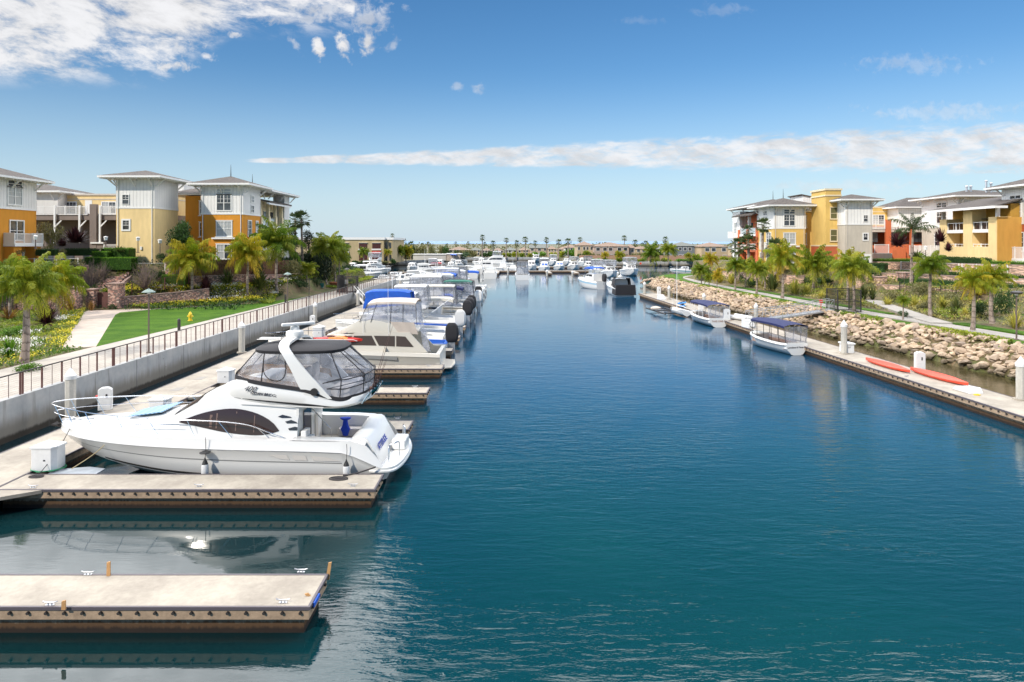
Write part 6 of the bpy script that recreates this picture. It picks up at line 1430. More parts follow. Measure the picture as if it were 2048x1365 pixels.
c1 = [(P(px, py, 1.8).x, P(px, py, 1.8).y) for px, py in ((170, 640), (160, 652), (150, 668), (180, 632), (192, 624), (145, 682), (90, 720), (110, 728), (60, 735), (75, 728), (155, 690))]
scatter('yellow_flowers', 'yellow flowers edging the garden path on the left', 'flowers', 900, clusters(c1, .8, lambda x, y: inpoly(x, y, BED1)), .09, M_fy, 4)
c2 = [(g.x, g.y) for g in [ground(px, py) for px, py in ((240, 606), (270, 603), (300, 602), (330, 600), (370, 599), (410, 596), (450, 594), (500, 592), (540, 590), (580, 588), (350, 606), (420, 604), (480, 600))]]
scatter('yellow_flowers', 'long band of yellow flowers behind the left lawn', 'flowers', 4200, clusters(c2, .9, lambda x, y: inpoly(x, y, BED2)), .12, M_fy, 5)
c3 = [(P(px, py, 1.9).x, P(px, py, 1.9).y) for px, py in ((10, 688), (32, 690), (50, 695), (70, 700), (66, 688), (118, 645), (130, 640), (60, 672), (28, 712))]
scatter('white_flowers', 'white flower heads around the feet of the nearest palms', 'flowers', 520, clusters(c3, .35, lambda x, y: inpoly(x, y, BED1), .45), .10, M_fw, 6)
c4_ = [(g.x, g.y) for g in [ground(px, py) for px, py in ((345, 596), (318, 600), (420, 594), (440, 590), (470, 594), (585, 582), (600, 578), (560, 586), (545, 592), (420, 590), (605, 586), (575, 590), (400, 596))]]
scatter('white_flowers', 'white flowers scattered in the bed behind the left lawn', 'flowers', 900, clusters(c4_, .5, lambda x, y: inpoly(x, y, BED2), .45), .13, M_fw, 7)
# ---- right slope
def slopeR(r):
    while True:
        y = 36+(145-36)*r.random()**1.3; x = xs(y)+r.uniform(9.5, 28)
        if any(abs(x-(a[0]+(b_[0]-a[0])*(y-a[1])/(b_[1]-a[1]))) < 1.3 for a, b_ in zip([(38.4, 59.5), (41.2, 70)], [(41.2, 70), (46, 86)]) if a[1] <= y <= b_[1]): continue
        if y < 62 and x < 43.9+(-.06*(y-46)): continue
        break
    nz = mnoise.noise(Vector((x*.22, y*.22, 9)))
    if nz < -.12 and r.random() < .7: return None
    return x, y, hR(x, y)+.04+.4*max(0, nz), .45+nz*1.1
scatter('ground_cover', 'mixed green and dry low planting on the right slope', 'ground cover', 26000, slopeR, .22, L_gcr, 11, .12)
def slopeR2(r):
    q = slopeR(r); return None if q is None or mnoise.noise(Vector((q[0]*.2, q[1]*.2, 3))) < .05 else (q[0], q[1], q[2]+.15, q[3])
scatter('ground_cover', 'brighter green drifts of low planting on the right slope', 'ground cover', 14000, slopeR2, .24, L_gc, 12, .25)
def fringe(r):
    y = 34+(140-34)*r.random()**1.2; x = xs(y)+r.gauss(2.9, .35); nz = mnoise.noise(Vector((x*.4, y*.16, 7)))
    return None if nz < -.1 else (x, y, hR(x, y)+.06+.12*nz, .5+nz)
scatter('grass', 'ragged grass and creeper along the top of the rock bank', 'grass', 9000, fringe, .20, L_gc, 13, .12)
Rg = 'flax and shrubs on the right slope'
names = ['golden flax', 'green flax', 'bronze flax', 'dark green shrub', 'olive shrub', 'yellow green shrub']
SPOT = [ # kind, px, py(base), w, h, label
 ('flax', 1440, 566, 34, 24, 'yellow flax under the first pale brick wall'), ('flax', 1462, 568, 34, 22, 'yellow flax left of the bushy palm trunk'), ('boxd', 1500, 574, 40, 24, 'dark round shrub right of the bushy palm trunk'), ('flaxg', 1545, 582, 44, 40, 'tall green flax behind the golden palm trunk'),
 ('flax', 1590, 590, 44, 34, 'golden flax beside the golden palm trunk'), ('flax', 1612, 592, 34, 28, 'golden flax left of the black gate cage'), ('flax', 1655, 590, 38, 24, 'bright yellow flax right of the black gate cage'), ('flax', 1680, 594, 36, 26, 'bright yellow flax beneath the slim golden palm'),
 ('flaxg', 1728, 600, 30, 34, 'upright green flax left of the brick pillars'), ('flaxg', 1745, 600, 28, 32, 'upright green flax in front of the brick pillars'), ('olive', 1790, 605, 50, 26, 'brownish loose shrub at the fork of the paths'), ('flax', 1775, 612, 34, 20, 'straw coloured flax right of the path fork'),
 ('flax', 1828, 616, 44, 26, 'yellow flax left of the tall mid slope palm'), ('flax', 1850, 612, 30, 24, 'yellow flax behind the tall mid slope palm'), ('olive', 1838, 596, 56, 36, 'grey green rounded shrub by the low brick wall'), ('flax', 1885, 618, 40, 30, 'yellow flax right of the tall mid slope palm'),
 ('flaxg', 1912, 622, 36, 32, 'green flax spray beneath the lower hedge'), ('flax', 1930, 634, 34, 22, 'pale yellow arching flax left of the turf edge palm'), ('boxd', 1965, 636, 52, 38, 'lush green shrub between the two near palms'), ('boxd', 2010, 628, 60, 60, 'large dark green shrub behind the tall lamp post'),
 ('flax', 2030, 658, 50, 40, 'arching golden flax at the right edge of the picture'), ('olive', 1900, 606, 60, 26, 'dry flowering shrub against the low brick wall'), ('boxd', 1806, 634, 26, 14, 'small dark shrub beside the knee high palm'), ('olive', 1875, 634, 50, 14, 'low dark heather like shrub in the mulch'),
 ('boxd', 1470, 562, 30, 18, 'green shrub behind the yellow flax'), ('olive', 1415, 560, 40, 20, 'grey green shrub by the path bend'), ('gold', 1446, 553, 30, 20, 'golden shrub near the white house'), ('boxd', 1398, 562, 24, 14, 'green shrub beside the fence at the point'), ('flaxr', 1958, 590, 80, 22, 'golden brown flax row above the lower hedge'),
 ('flaxr', 1935, 584, 50, 20, 'golden brown flax left of the row above the lower hedge'), ('green', 1556, 566, 34, 22, 'green shrub behind the tall green flax'), ('ever', 1640, 572, 60, 26, 'evergreen shrub behind the broad dark palm'), ('ever', 1745, 560, 50, 30, 'evergreen shrub behind the brick pillars')]
for kd, px, py, w_, h_, lab in SPOT: shrub_px(kd, lab, px, py, w_, h_, group=Rg, cat='plant' if 'flax' in kd else 'shrub', name='flax' if 'flax' in kd else 'shrub')
rf = random.Random(77)
for k in range(46):
    y = 46+rf.random()**1.3*66; x = xs(y)+rf.uniform(10.5, 19)
    if abs(x-(38.4+(y-59.5)*.27)) > 2.0 and not (y < 62 and x < 45.5): shrub(rf.choice(('flax', 'flax', 'flaxg', 'olive')), 'one of the low yellow green clumps filling the planted slope beside the right path', (x, y, hR(x, y)-.05), rf.uniform(.6, 1.1), rf.uniform(.7, 1.3), cat='plant', name='clump', group='clumps filling the right slope')
def blk(kd, lab, px, py, Y, w_, h_, **k): return at(kd, lab, px, py, Y, w_, h_, **k)
blk('purp', 'dark red dracaena on a pale stem in front of the red orange wing', 1797, 508, 100, 60, 52, cat='plant'); blk('purp', 'tall dark red dracaena by the white balcony', 1881, 496, 92, 44, 40, cat='plant'); blk('purp', 'small dark dracaena left of the yellow loggia', 1897, 510, 90, 30, 26, cat='plant')
blk('flaxg', 'big yellow green flax at the foot of the red orange wing', 1835, 520, 88, 60, 20, cat='plant')
# ------------------------------------------------------------------ buildings
def _stucco(c, var=.06):
    def fn(n, b, L):
        p = n.new('ShaderNodeNewGeometry').outputs['Position']; x, y, z = geoco(n); f = n.noise(p, .35, 6, .65); g = n.noise(n.comb(n.m('MULTIPLY', x, 2), n.m('MULTIPLY', y, 2), n.m('MULTIPLY', z, .4)), 1.2, 4)
        cc = n.mix(1.0, c4(c), n.ramp(f, [(.25, (1-var*2,)*3), (.75, (1+var,)*3)]), 'MULTIPLY'); cc = n.mix(1.0, cc, n.ramp(g, [(.35, (1-var,)*3), (.6, (1.03,)*3)]), 'MULTIPLY')
        n.inp(b.inputs['Base Color'], cc); b.inputs['Roughness'].default_value = .9; bumpit(n, b, n.noise(p, 14, 4), .25, .02)
    return fn
def _batten(c, pitch=.42, horiz=False):
    def fn(n, b, L):
        x, y, z = geoco(n); q = z if horiz else n.m('ADD', x, y); p = n.new('ShaderNodeNewGeometry').outputs['Position']
        fr = n.m('FRACT', n.m('DIVIDE', q, pitch)); t = n.m('ABSOLUTE', n.m('SUBTRACT', fr, .5)); k = n.mr(t, .40, .47, 0, 1)
        cc = n.mix(n.m('MULTIPLY', n.mr(t, .41, .44, 0, 1), n.mr(t, .45, .47, 1, .0) if not horiz else 1.0), c4(c), (c[0]*.62, c[1]*.62, c[2]*.64, 1)); cc = n.mix(1.0, cc, n.ramp(n.noise(p, .5, 4), [(.3, (.93,)*3), (.7, (1.03,)*3)]), 'MULTIPLY')
        n.inp(b.inputs['Base Color'], cc); b.inputs['Roughness'].default_value = .7; bumpit(n, b, k, .9, .03)
    return fn
def _roof(n, b, L):
    p = n.new('ShaderNodeNewGeometry').outputs['Position']; x, y, z = geoco(n); f = n.noise(p, 3, 5, .7); r = n.m('FRACT', n.m('MULTIPLY', z, 9.0))
    c = n.mix(n.mr(f, .3, .7), (.055, .047, .043, 1), (.12, .10, .085, 1)); c = n.mix(n.mr(r, 0, .3, .4, 0), c, (.05, .045, .04, 1)); n.inp(b.inputs['Base Color'], c); b.inputs['Roughness'].default_value = .9; bumpit(n, b, f, .6, .05)
M_roof = gen('shingle_roof', _roof)
S_yel = gen('pale_yellow_stucco', _stucco((.80, .60, .29))); S_cream = gen('cream_stucco', _stucco((.80, .68, .44))); S_och = gen('orange_ochre_stucco', _stucco((.62, .26, .025))); S_gold = gen('golden_stucco', _stucco((.68, .45, .13)))
S_taupe = gen('taupe_stucco', _stucco((.22, .175, .15))); S_sand = gen('grey_sand_stucco', _stucco((.56, .50, .41))); S_red = gen('red_orange_stucco', _stucco((.62, .16, .06))); S_white = gen('white_stucco', _stucco((.66, .64, .60)))
B_white = gen('white_batten_board', _batten((.82, .81, .78))); B_grey = gen('pale_batten_board', _batten((.76, .75, .72))); B_red = gen('red_clapboard', _batten((.52, .13, .05), .22, True)); B_white2 = gen('wide_white_batten', _batten((.84, .82, .78), .5))
M_deckbeige = gen('beige_panel', _stucco((.60, .54, .46)))
def _pane(blind):
    def fn(n, b, L):
        x, y, z = geoco(n); p = n.new('ShaderNodeNewGeometry').outputs['Position']; f = n.noise(p, .9, 3)
        c = n.mix(n.mr(f, .35, .65), (.02, .022, .028, 1), (.06, .07, .08, 1)) if not blind else n.mix(n.mr(n.m('FRACT', n.m('MULTIPLY', z, 14)), .3, .7), (.34, .36, .36, 1), (.46, .47, .46, 1))
        n.inp(b.inputs['Base Color'], c); b.inputs['Roughness'].default_value = .08 if not blind else .25; b.inputs['Specular IOR Level'].default_value = .7
    return fn
PANE = gen('dark_window_glass', _pane(False)); PANEB = gen('blind_window_glass', _pane(True)); PANEG = gen('green_shade_glass', _stucco((.12, .11, .04)))
class Face:
    """wall plane helper: u along the wall, v up, outward normal"""
    def __init__(s, x, y, z, d): s.o = Vector((x, y, z)); s.u, s.n = {'S': (Vector((1, 0, 0)), Vector((0, -1, 0))), 'E': (Vector((0, 1, 0)), Vector((1, 0, 0))), 'W': (Vector((0, -1, 0)), Vector((-1, 0, 0)))}[d]
    def p(s, u, v, w=0): return s.o+s.u*u+Vector((0, 0, v))+s.n*w
    def box(s, b, u0, u1, v0, v1, w0, w1): b.extr([s.p(u0, v0, w0), s.p(u1, v0, w0), s.p(u1, v1, w0), s.p(u0, v1, w0)], s.n*(w1-w0)); return b
def window(par, f, u, v, w_, h_, cols=2, rows=1, blind=None, trim=.13, sill=True, m=M_wtrim, upper=0, muntin=True):
    """u,v = lower-left of the glass. The frame is a part, its pane a sub-part"""
    b = MB(); t_ = trim
    f.box(b, u-t_, u, v-t_, v+h_+t_, .005, .09); f.box(b, u+w_, u+w_+t_, v-t_, v+h_+t_, .005, .09); f.box(b, u, u+w_, v+h_, v+h_+t_, .005, .09); f.box(b, u, u+w_, v-t_, v, .005, .09)
    if sill: f.box(b, u-t_*1.8, u+w_+t_*1.8, v-t_*1.7, v-t_-.001, .005, .17); f.box(b, u-t_*1.5, u+w_+t_*1.5, v+h_+t_+.001, v+h_+t_*1.5, .005, .13)
    for c in range(1, cols): f.box(b, u+w_*c/cols-.05, u+w_*c/cols+.05, v, v+h_, .012, .08)
    f.box(b, u, u+w_, v+h_*.48-.03, v+h_*.48+.03, .012, .075)
    if muntin:
        for c in range(cols):
            f.box(b, u+w_*(c+.5)/cols-.015, u+w_*(c+.5)/cols+.015, v+h_*.5, v+h_, .012, .05)
            f.box(b, u+w_*c/cols+.05, u+w_*(c+1)/cols-.05, v+h_*.74-.015, v+h_*.74+.015, .012, .046)
    fr = b.build('window', m, par)
    for c in range(cols):
        bl = blind if blind is not None else RN.random() < .45; b = MB()
        u0, u1 = u+w_*c/cols, u+w_*(c+1)/cols; b.face([f.p(u0, v, .01), f.p(u1, v, .01), f.p(u1, v+h_, .01), f.p(u0, v+h_, .01)]); b.build('pane', PANEB if bl is True or bl == 1 else (bl if bl else PANE), fr)
    return fr
def railpanel(par, f, u0, u1, v0, v1, name='balcony_railing', m=M_wtrim, w=.0, glass=False, step=.14):
    b = MB(); f.box(b, u0, u1, v1-.08, v1, w, w+.08); f.box(b, u0, u1, v0, v0+.07, w, w+.08)
    n_ = max(1, int((u1-u0)/1.3)); 
    for k in range(n_+1): q = u0+(u1-u0)*k/n_; f.box(b, q-.05, q+.05, v0, v1+.06, w-.012, w+.092)
    if not glass:
        k = u0+step
        while k < u1-.05: f.box(b, k-.018, k+.018, v0+.07, v1-.08, w+.02, w+.055); k += step
    else: f.box(b, u0, u1, v0+.07, v1-.08, w+.03, w+.05)
    return b.build(name, m, par)
def hip(par, x0, x1, y0, y1, z, o=1.15, rise=1.15, name='roof', fin=False, brackets=True, bx=True):
    X0, X1, Y0, Y1 = x0-o, x1+o, y0-o, y1+o; b = MB(); wd, dp = X1-X0, Y1-Y0; k = min(wd, dp)/2
    r0 = ((X0+k, (Y0+Y1)/2) if wd >= dp else ((X0+X1)/2, Y0+k)); r1 = ((X1-k, (Y0+Y1)/2) if wd >= dp else ((X0+X1)/2, Y1-k))
    c = [(X0, Y0, z), (X1, Y0, z), (X1, Y1, z), (X0, Y1, z)]; t_ = [(r0[0], r0[1], z+rise), (r1[0], r1[1], z+rise)]
    if wd >= dp: b.add(c+t_, [(0, 1, 5, 4), (2, 3, 4, 5), (1, 2, 5), (3, 0, 4)])
    else: b.add(c+t_, [(0, 1, 4), (1, 2, 5, 4), (2, 3, 5), (3, 0, 4, 5)])
    rf = b.build(name, M_roof, par)
    b = MB(); b.add([(X0-.02, Y0-.02, z-.01), (X1+.02, Y0-.02, z-.01), (X1+.02, Y1+.02, z-.01), (X0-.02, Y1+.02, z-.01), (X0-.02, Y0-.02, z-.24), (X1+.02, Y0-.02, z-.24), (X1+.02, Y1+.02, z-.24), (X0-.02, Y1+.02, z-.24)], [(0, 1, 2, 3), (7, 6, 5, 4), (0, 4, 5, 1), (1, 5, 6, 2), (2, 6, 7, 3), (3, 7, 4, 0)]); b.build('eave', M_wtrim, rf)
    if brackets:
        def br(px_, py_, dx_, dy_):
            b = MB(); n_ = Vector((-dy_, dx_, 0))*.05; P0 = Vector((px_, py_, z-.25))
            for pts in ([(0, -1.0), (.14, -1.0), (o*.85, -.12), (o*.85, 0), (o*.7, 0)],): b.extr([P0+Vector((dx_*a, dy_*a, h_))-n_ for a, h_ in pts], n_*2)
            b.build('bracket', M_wtrim, rf)
        for t in (.04, .5, .96) if (x1-x0) > 3 else (.05, .95): br(x0+(x1-x0)*t, y0, 0, -1)
        for t in (.04, .96) if (y1-y0) < 7 else (.03, .5, .97): br(x1, y0+(y1-y0)*t, 1, 0); br(x0, y0+(y1-y0)*t, -1, 0)
        b = MB(); k = X0+.3
        while k < X1-.2: b.box(k-.04, k+.04, Y0+.1, y0, z-.36, z-.241); k += .55
        k = Y0+.3
        while k < Y1-.2: b.box(x1, X1-.1, k-.04, k+.04, z-.36, z-.241); b.box(X0+.1, x0, k-.04, k+.04, z-.36, z-.241); k += .55
        kind(b.build('rafter_tails', M_wtrim, rf), 'stuff')
    if fin: b = MB(); b.tube([(r0[0], r0[1], z+rise-.1), (r0[0], r0[1], z+rise+1.6)], [.07, .015], 5); b.build('finial', M_dsteel, rf)
    return rf
def block(par, x0, x1, y0, y1, z0, zs, z1, lower, upper, roof=True, o=1.15, rise=1.15, trim=True, fin=False, names=('wall', 'upper_wall'), brackets=True):
    b = MB(); b.box(x0, x1, y0, y1, z0, zs); b.build(names[0], lower, par)
    if upper: b = MB(); b.box(x0-.03, x1+.03, y0-.03, y1+.03, zs+.001, z1); b.build(names[1], upper, par)
    if upper and trim: b = MB(); b.box(x0-.07, x1+.07, y0-.07, y1+.07, zs-.12, zs+.10); b.build('trim_band', M_wtrim, par)
    for x in (x0+.25, x1-.25): b = MB(); b.tube([(x, y0-.10, z0), (x, y0-.10, z1-.1)], .055, 5); b.build('downpipe', M_wtrim if x < 0 else MC['beige_panel'], par)
    if roof: return hip(par, x0, x1, y0, y1, z1+.24, o, rise, fin=fin, brackets=brackets)
# --- near left block
n1_ = thing('apartment_block', 'nearest left apartment block, ochre below and white battens above, at the picture edge', 'apartment building', (0, 0, 0))
block(n1_, -61, -55.8, 70, 78, 4.5, 12.9, 16.1, S_och, B_grey, o=1.3, rise=1.3)
fE = Face(-55.77, 70, 0, 'E'); window(n1_, fE, 3.55, 13.35, 2.05, 1.9, 2, blind=True, sill=False); window(n1_, fE, 3.55, 15.35, 2.05, .62, 2, muntin=False, sill=False, blind=False)
fE = Face(-55.8, 70, 0, 'E'); window(n1_, fE, 3.9, 9.4, 2.0, 2.1, 2, sill=False, muntin=False, blind=False); window(n1_, fE, 4.6, 5.9, 1.3, 2.0, 1, sill=False)
b = MB(); fE.box(b, 2.9, 7.3, 8.65, 8.95, 0, 1.3); b.build('balcony_slab', M_wtrim, n1_); railpanel(n1_, fE, 2.9, 7.3, 8.95, 10.1, w=1.2)
for u in (2.95, 7.2): b = MB(); fE.box(b, u-.05, u+.05, 8.95, 10.16, .05, 1.2); b.build('railing_end', M_wtrim, n1_)
b = MB(); fE.box(b, 3.0, 4.2, 5, 8.6, .0, 1.1); fE.box(b, 6.2, 7.2, 5, 8.6, 0, 1.1); b.build('porch_pier', S_och, n1_)
b = MB(); b.box(-62, -55.5, 66.5, 69.8, 4.5, 12.9); b.build('side_wing', S_cream, n1_); hip(n1_, -62, -55.6, 64, 69.6, 13.4, .9, .9, brackets=False)
# --- rear wing
w1 = thing('apartment_wing', 'recessed left wing with cream walls over taupe balconies', 'apartment building')
block(w1, -70, -49.2, 96, 106, 5, 13.1, 15.9, S_taupe, S_yel, roof=False, trim=False)
b = MB(); b.box(-70, -49.1, 95.8, 106, 15.9, 16.15); b.box(-70, -49.12, 95.9, 106, 15.3, 15.42); b.build('parapet_cap', M_deckbeige, w1)
b = MB(); b.box(-74, -64.2, 94, 103, 13.1, 16.2); b.build('white_bay', S_white, w1); hip(w1, -76, -64.3, 94, 103, 16.4, 1.0, 1.3, brackets=True)
b = MB(); b.extr([(-58, 100, 15.9), (-49.4, 100, 15.9), (-49.4, 100, 18.0), (-50, 100, 18.0)], (0, 8, 0)); b.build('gable_wall', B_grey, w1)
b = MB(); b.extr([(-58.3, 99.7, 15.95), (-49.4, 99.7, 18.2), (-49.4, 99.7, 18.35), (-58.6, 99.7, 16.05)], (0, 8.5, 0)); b.build('roof', M_roof, w1)
fS = Face(-70, 95.97, 0, 'S')
for u in (5.2, 10.9): window(w1, fS, u, 13.35, 1.9, 1.55, 2, sill=False)
b = MB(); fS.box(b, 8.4, 9.4, 13.15, 15.2, .0, .04); b.build('door', M_wtrim, w1)
b = MB(); b.box(-69.5, -49.2, 91.5, 95.95, 12.2, 13.05); b.build('terrace_slab', S_taupe, w1); fS = Face(-70, 91.5, 0, 'S')
for u0, u1 in ((2.6, 11.6), (13.3, 16.3)): railpanel(w1, fS, u0, u1, 12.9, 14.1, w=.06)
for u, v1 in ((12.2, 14.35), (16.9, 14.35)): b = MB(); fS.box(b, u, u+.9 if u < 15 else u+3.9, 5.5, v1, 0, .5); b.build('taupe_pier', S_taupe, w1)
for u in (7.2, 10.6, 13.4, 16.3): b = MB(); fS.box(b, u, u+.22, 9.0, 14.2, .2, .42); b.extr([fS.p(u+.05, 11.0, .3), fS.p(u+1.1, 12.1, .3), fS.p(u+.95, 12.15, .3), fS.p(u-.02, 11.2, .3)], fS.n*.1); b.build('pergola_post', M_wtrim, w1)
b = MB(); fS.box(b, 12.6, 20.8, 5, 8.9, .0, .45); b.build('lower_wall', S_taupe, w1)
b = MB(); fS.box(b, 12.4, 14.2, 8.95, 9.15, 0, .7); fS.box(b, 16.2, 18.6, 8.95, 9.15, 0, .7); b.build('pier_cap', M_wtrim, w1); railpanel(w1, fS, 14.2, 16.4, 7.4, 8.8, w=.5)
b = MB(); fS.box(b, 2.5, 12.3, 5, 8.0, -3, -2.6); b.build('shaded_wall', S_taupe, w1)
for u in (3.5, 6.5, 9.5, 14.5): b = MB(); fS.box(b, u, u+1.6, 5.8 if u < 14 else 5, 7.6 if u < 14 else 6.7, -2.58 if u < 14 else .46, -2.55 if u < 14 else .48); b.build('dark_opening', PANE, w1)
# --- beige tower
t1 = thing('apartment_tower', 'square left tower with pale yellow walls, white battens and a wide eaved roof', 'apartment building')
block(t1, -48.8, -44.1, 82, 87.8, 4.8, 13.4, 17.0, S_yel, B_grey, o=1.45, rise=1.0)
fS = Face(-48.83, 81.97, 0, 'S'); window(t1, fS, .85, 13.85, .75, 1.1, 1, blind=False, sill=False, trim=.07); fS = Face(-48.8, 82, 0, 'S'); window(t1, fS, .85, 10.7, .75, 1.1, 1, blind=False, trim=.2, sill=False)
b = MB(); fS.box(b, 3.0, 3.22, 8.2, 8.6, 0, .15); b.build('wall_lamp', M_wtrim, t1)
# --- orange block
o1 = thing('apartment_block', 'large orange ochre left block with white battens under spired hip roofs', 'apartment building')
block(o1, -40.9, -35.4, 87.5, 93.5, 4.8, 12.9, 16.6, S_och, B_grey, o=1.3, rise=1.25, fin=True)
fS = Face(-40.93, 87.47, 0, 'S'); window(o1, fS, 2.15, 13.35, 1.8, 2.0, 2, sill=False); window(o1, fS, 2.15, 15.5, 1.8, .65, 2, sill=False, muntin=False, blind=True)
fS = Face(-40.9, 87.5, 0, 'S'); window(o1, fS, 2.1, 10.0, 1.9, 1.85, 2, blind=True); window(o1, fS, 2.1, 7.0, 1.9, 1.8, 2)
b = MB(); fS.box(b, 1.5, 4.6, 9.55, 9.75, 0, .35); b.build('sill_shelf', M_wtrim, o1)
fE = Face(-35.37, 87.5, 0, 'E'); window(o1, fE, 2.6, 13.2, .9, .9, 2, sill=False, muntin=False, blind=False); window(o1, fE, 2.6, 14.6, .9, .8, 2, sill=False, blind=True, muntin=False)
fE = Face(-35.4, 87.5, 0, 'E'); window(o1, fE, 1.6, 10.0, 1.1, 2.0, 1, sill=False); window(o1, fE, 4.4, 9.9, .7, 2.1, 1, sill=False, blind=True); window(o1, fE, 1.7, 6.4, 1.1, 2.0, 1, sill=False)
b = MB(); fE.box(b, .9, 4.0, 8.9, 9.1, 0, .9); b.build('balcony_slab', M_wtrim, o1); railpanel(o1, fE, .9, 4.0, 9.1, 10.3, w=.8)
b = MB(); b.box(-44.2, -40.91, 90, 99, 4.8, 15.4); b.build('link_wall', S_och, o1); hip(o1, -46, -41.6, 90.2, 99, 15.75, .7, .9, brackets=False, name='link_roof')
fS = Face(-44.2, 90, 0, 'S')
for v, h_ in ((12.9, 1.7), (10.0, 1.75), (7.1, 1.7)): window(o1, fS, 2.0, v, 1.1, h_, 1)
# porch block beyond, with columns and recessed balconies
b = MB(); b.box(-43, -36.6, 93.5, 104.5, 4.8, 15.4); b.build('rear_wall', S_cream, o1); hip(o1, -42, -35.2, 95.5, 105.5, 16.6, 1.2, 1.1, fin=True, name='rear_roof')
b = MB(); b.box(-37, -35.25, 103, 105.3, 4.8, 16.3); b.build('corner_wall', B_grey, o1)
fE = Face(-35.4, 93.6, 0, 'E')
for u in (.4, 3.4, 6.2, 8.9): b = MB(); fE.box(b, u-.28, u+.28, 4.8, 12.9, -.5, .1); fE.box(b, u-.18, u+.18, 12.9, 15.0, -.4, 0); b.build('column', S_cream, o1)
for v in (8.0, 11.2):
    b = MB(); fE.box(b, 0, 9.4, v, v+.35, -1.3, .05); b.build('balcony_floor', M_wtrim, o1)
    for a, c in ((.7, 3.1), (3.7, 5.9)): railpanel(o1, fE, a, c, v+.35, v+1.45, m=mat('frosted_panel', (.50, .56, .58), .3) if v > 10 else M_wtrim, glass=v > 10, w=-.25)
for v in (8.5, 11.6):
    for a in (1.2, 4.2, 7.0): b = MB(); fE.box(b, a, a+1.4, v, v+2.1, -1.19, -1.17); b.build('balcony_door', PANE, o1)
b = MB(); b.extr([(-36.8, 93.8, 15.25), (-34.2, 93.8, 14.75), (-34.2, 93.8, 14.95), (-36.8, 93.8, 15.5)], (0, 9.5, 0)); b.build('porch_roof', M_roof, o1)
b = MB(); b.extr([(-34.6, 93.8, 14.55), (-34.25, 93.8, 14.50), (-34.25, 93.8, 14.75), (-34.6, 93.8, 14.80)], (0, 9.5, 0)); b.build('porch_beam', M_wtrim, o1)
# ---------------------------- right side
r1 = thing('apartment_block', 'right corner block with golden walls, white battens and a brown hip roof behind fan palms', 'apartment building')
block(r1, 44.1, 49.4, 112, 119, 3.5, 11.55, 15.2, S_gold, B_white, o=1.5, rise=1.35, fin=True)
fS = Face(44.07, 111.97, 0, 'S'); window(r1, fS, 1.75, 12.0, 1.75, 1.75, 2, sill=False); window(r1, fS, 1.75, 14.0, 1.75, .65, 2, sill=False, muntin=False, blind=False)
fS = Face(44.1, 112, 0, 'S'); window(r1, fS, 1.7, 8.9, 1.85, 1.75, 2); window(r1, fS, 1.7, 5.8, 1.85, 1.7, 2); b = MB(); fS.box(b, 1.1, 4.2, 8.35, 8.6, 0, .35); b.build('sill_shelf', M_wtrim, r1)
fW = Face(44.07, 119, 0, 'W'); window(r1, fW, 2.6, 12.0, 1.5, 1.6, 2, sill=False); window(r1, fW, 2.6, 13.9, 1.5, .65, 2, sill=False, muntin=False, blind=False)
fW = Face(44.1, 119, 0, 'W'); window(r1, fW, 1.0, 8.8, 1.3, 1.9, 1); window(r1, fW, 3.9, 8.8, 1.9, 2.0, 2, sill=False); window(r1, fW, 1.0, 5.4, 1.3, 1.9, 1); window(r1, fW, 3.9, 5.2, 1.6, 2.2, 2, sill=False)
b = MB(); fW.box(b, 3.0, 6.4, 7.9, 8.15, 0, 1.0); b.build('balcony_slab', M_wtrim, r1); railpanel(r1, fW, 3.0, 6.4, 8.15, 9.2, w=.9)
b = MB(); b.box(49.4, 53.5, 114.5, 122, 3.5, 14.3); b.build('link_wall', S_gold, r1); hip(r1, 49.6, 53, 114.6, 122, 14.6, .6, .8, brackets=False, name='link_roof')
fS = Face(49.4, 114.5, 0, 'S')
for v, h_ in ((11.9, 1.7), (8.9, 1.7), (5.8, 1.7)): window(r1, fS, .25, v, .95, h_, 1)
# orange balcony tower beyond
b = MB(); b.box(45.6, 53, 119, 133, 3, 15.0); b.build('rear_wall', S_red, r1); hip(r1, 44.8, 53, 120.5, 133.5, 15.9, 1.4, 1.35, fin=True, name='rear_roof')
fW = Face(44.0, 133.4, 0, 'W')
for u in (4.4, 9.2, 13.9): b = MB(); fW.box(b, u-.4, u+.4, 3.4, 11.6, -1.0, .1); b.build('pier', S_red, r1); b = MB(); fW.box(b, u-.2, u+.2, 11.6, 14.0, -.6, -.1); b.build('post', M_wtrim, r1)
for v in (7.4, 10.3):
    b = MB(); fW.box(b, 4.4, 14.0, v, v+.4, -1.6, .02); b.build('balcony_floor', S_red if v < 9 else M_wtrim, r1)
    for a, c in ((4.9, 8.8), (9.7, 13.5)): railpanel(r1, fW, a, c, v+.4, v+1.5, w=-.2, glass=v > 9, m=M_wtrim if v < 9 else MC['frosted_panel'])
b = MB(); fW.box(b, 4.4, 14, 4.0, 4.9, -.3, 0); b.build('ground_parapet', S_red, r1)
for v in (5.0, 8.0, 10.9):
    for a in (5.8, 10.6): b = MB(); fW.box(b, a, a+1.9, v, v+2.0, -1.58, -1.55); b.build('balcony_door', PANE, r1)
b = MB(); b.extr([(45.8, 119.2, 14.9), (43.0, 119.2, 14.0), (43.0, 119.2, 14.2), (45.8, 119.2, 15.1)], (0, 11.0, 0)); b.build('porch_roof', M_roof, r1)
b = MB(); b.box(44.3, 46, 129.3, 133.6, 3, 15.2); b.build('white_corner', B_white, r1); fW = Face(44.3, 133.6, 0, 'W'); window(r1, fW, 1.0, 11.0, 1.6, 2.0, 1, sill=False); window(r1, fW, 1.0, 8.0, 1.6, 2.0, 1, sill=False); window(r1, fW, 1.0, 5.0, 1.6, 1.8, 1, sill=False)
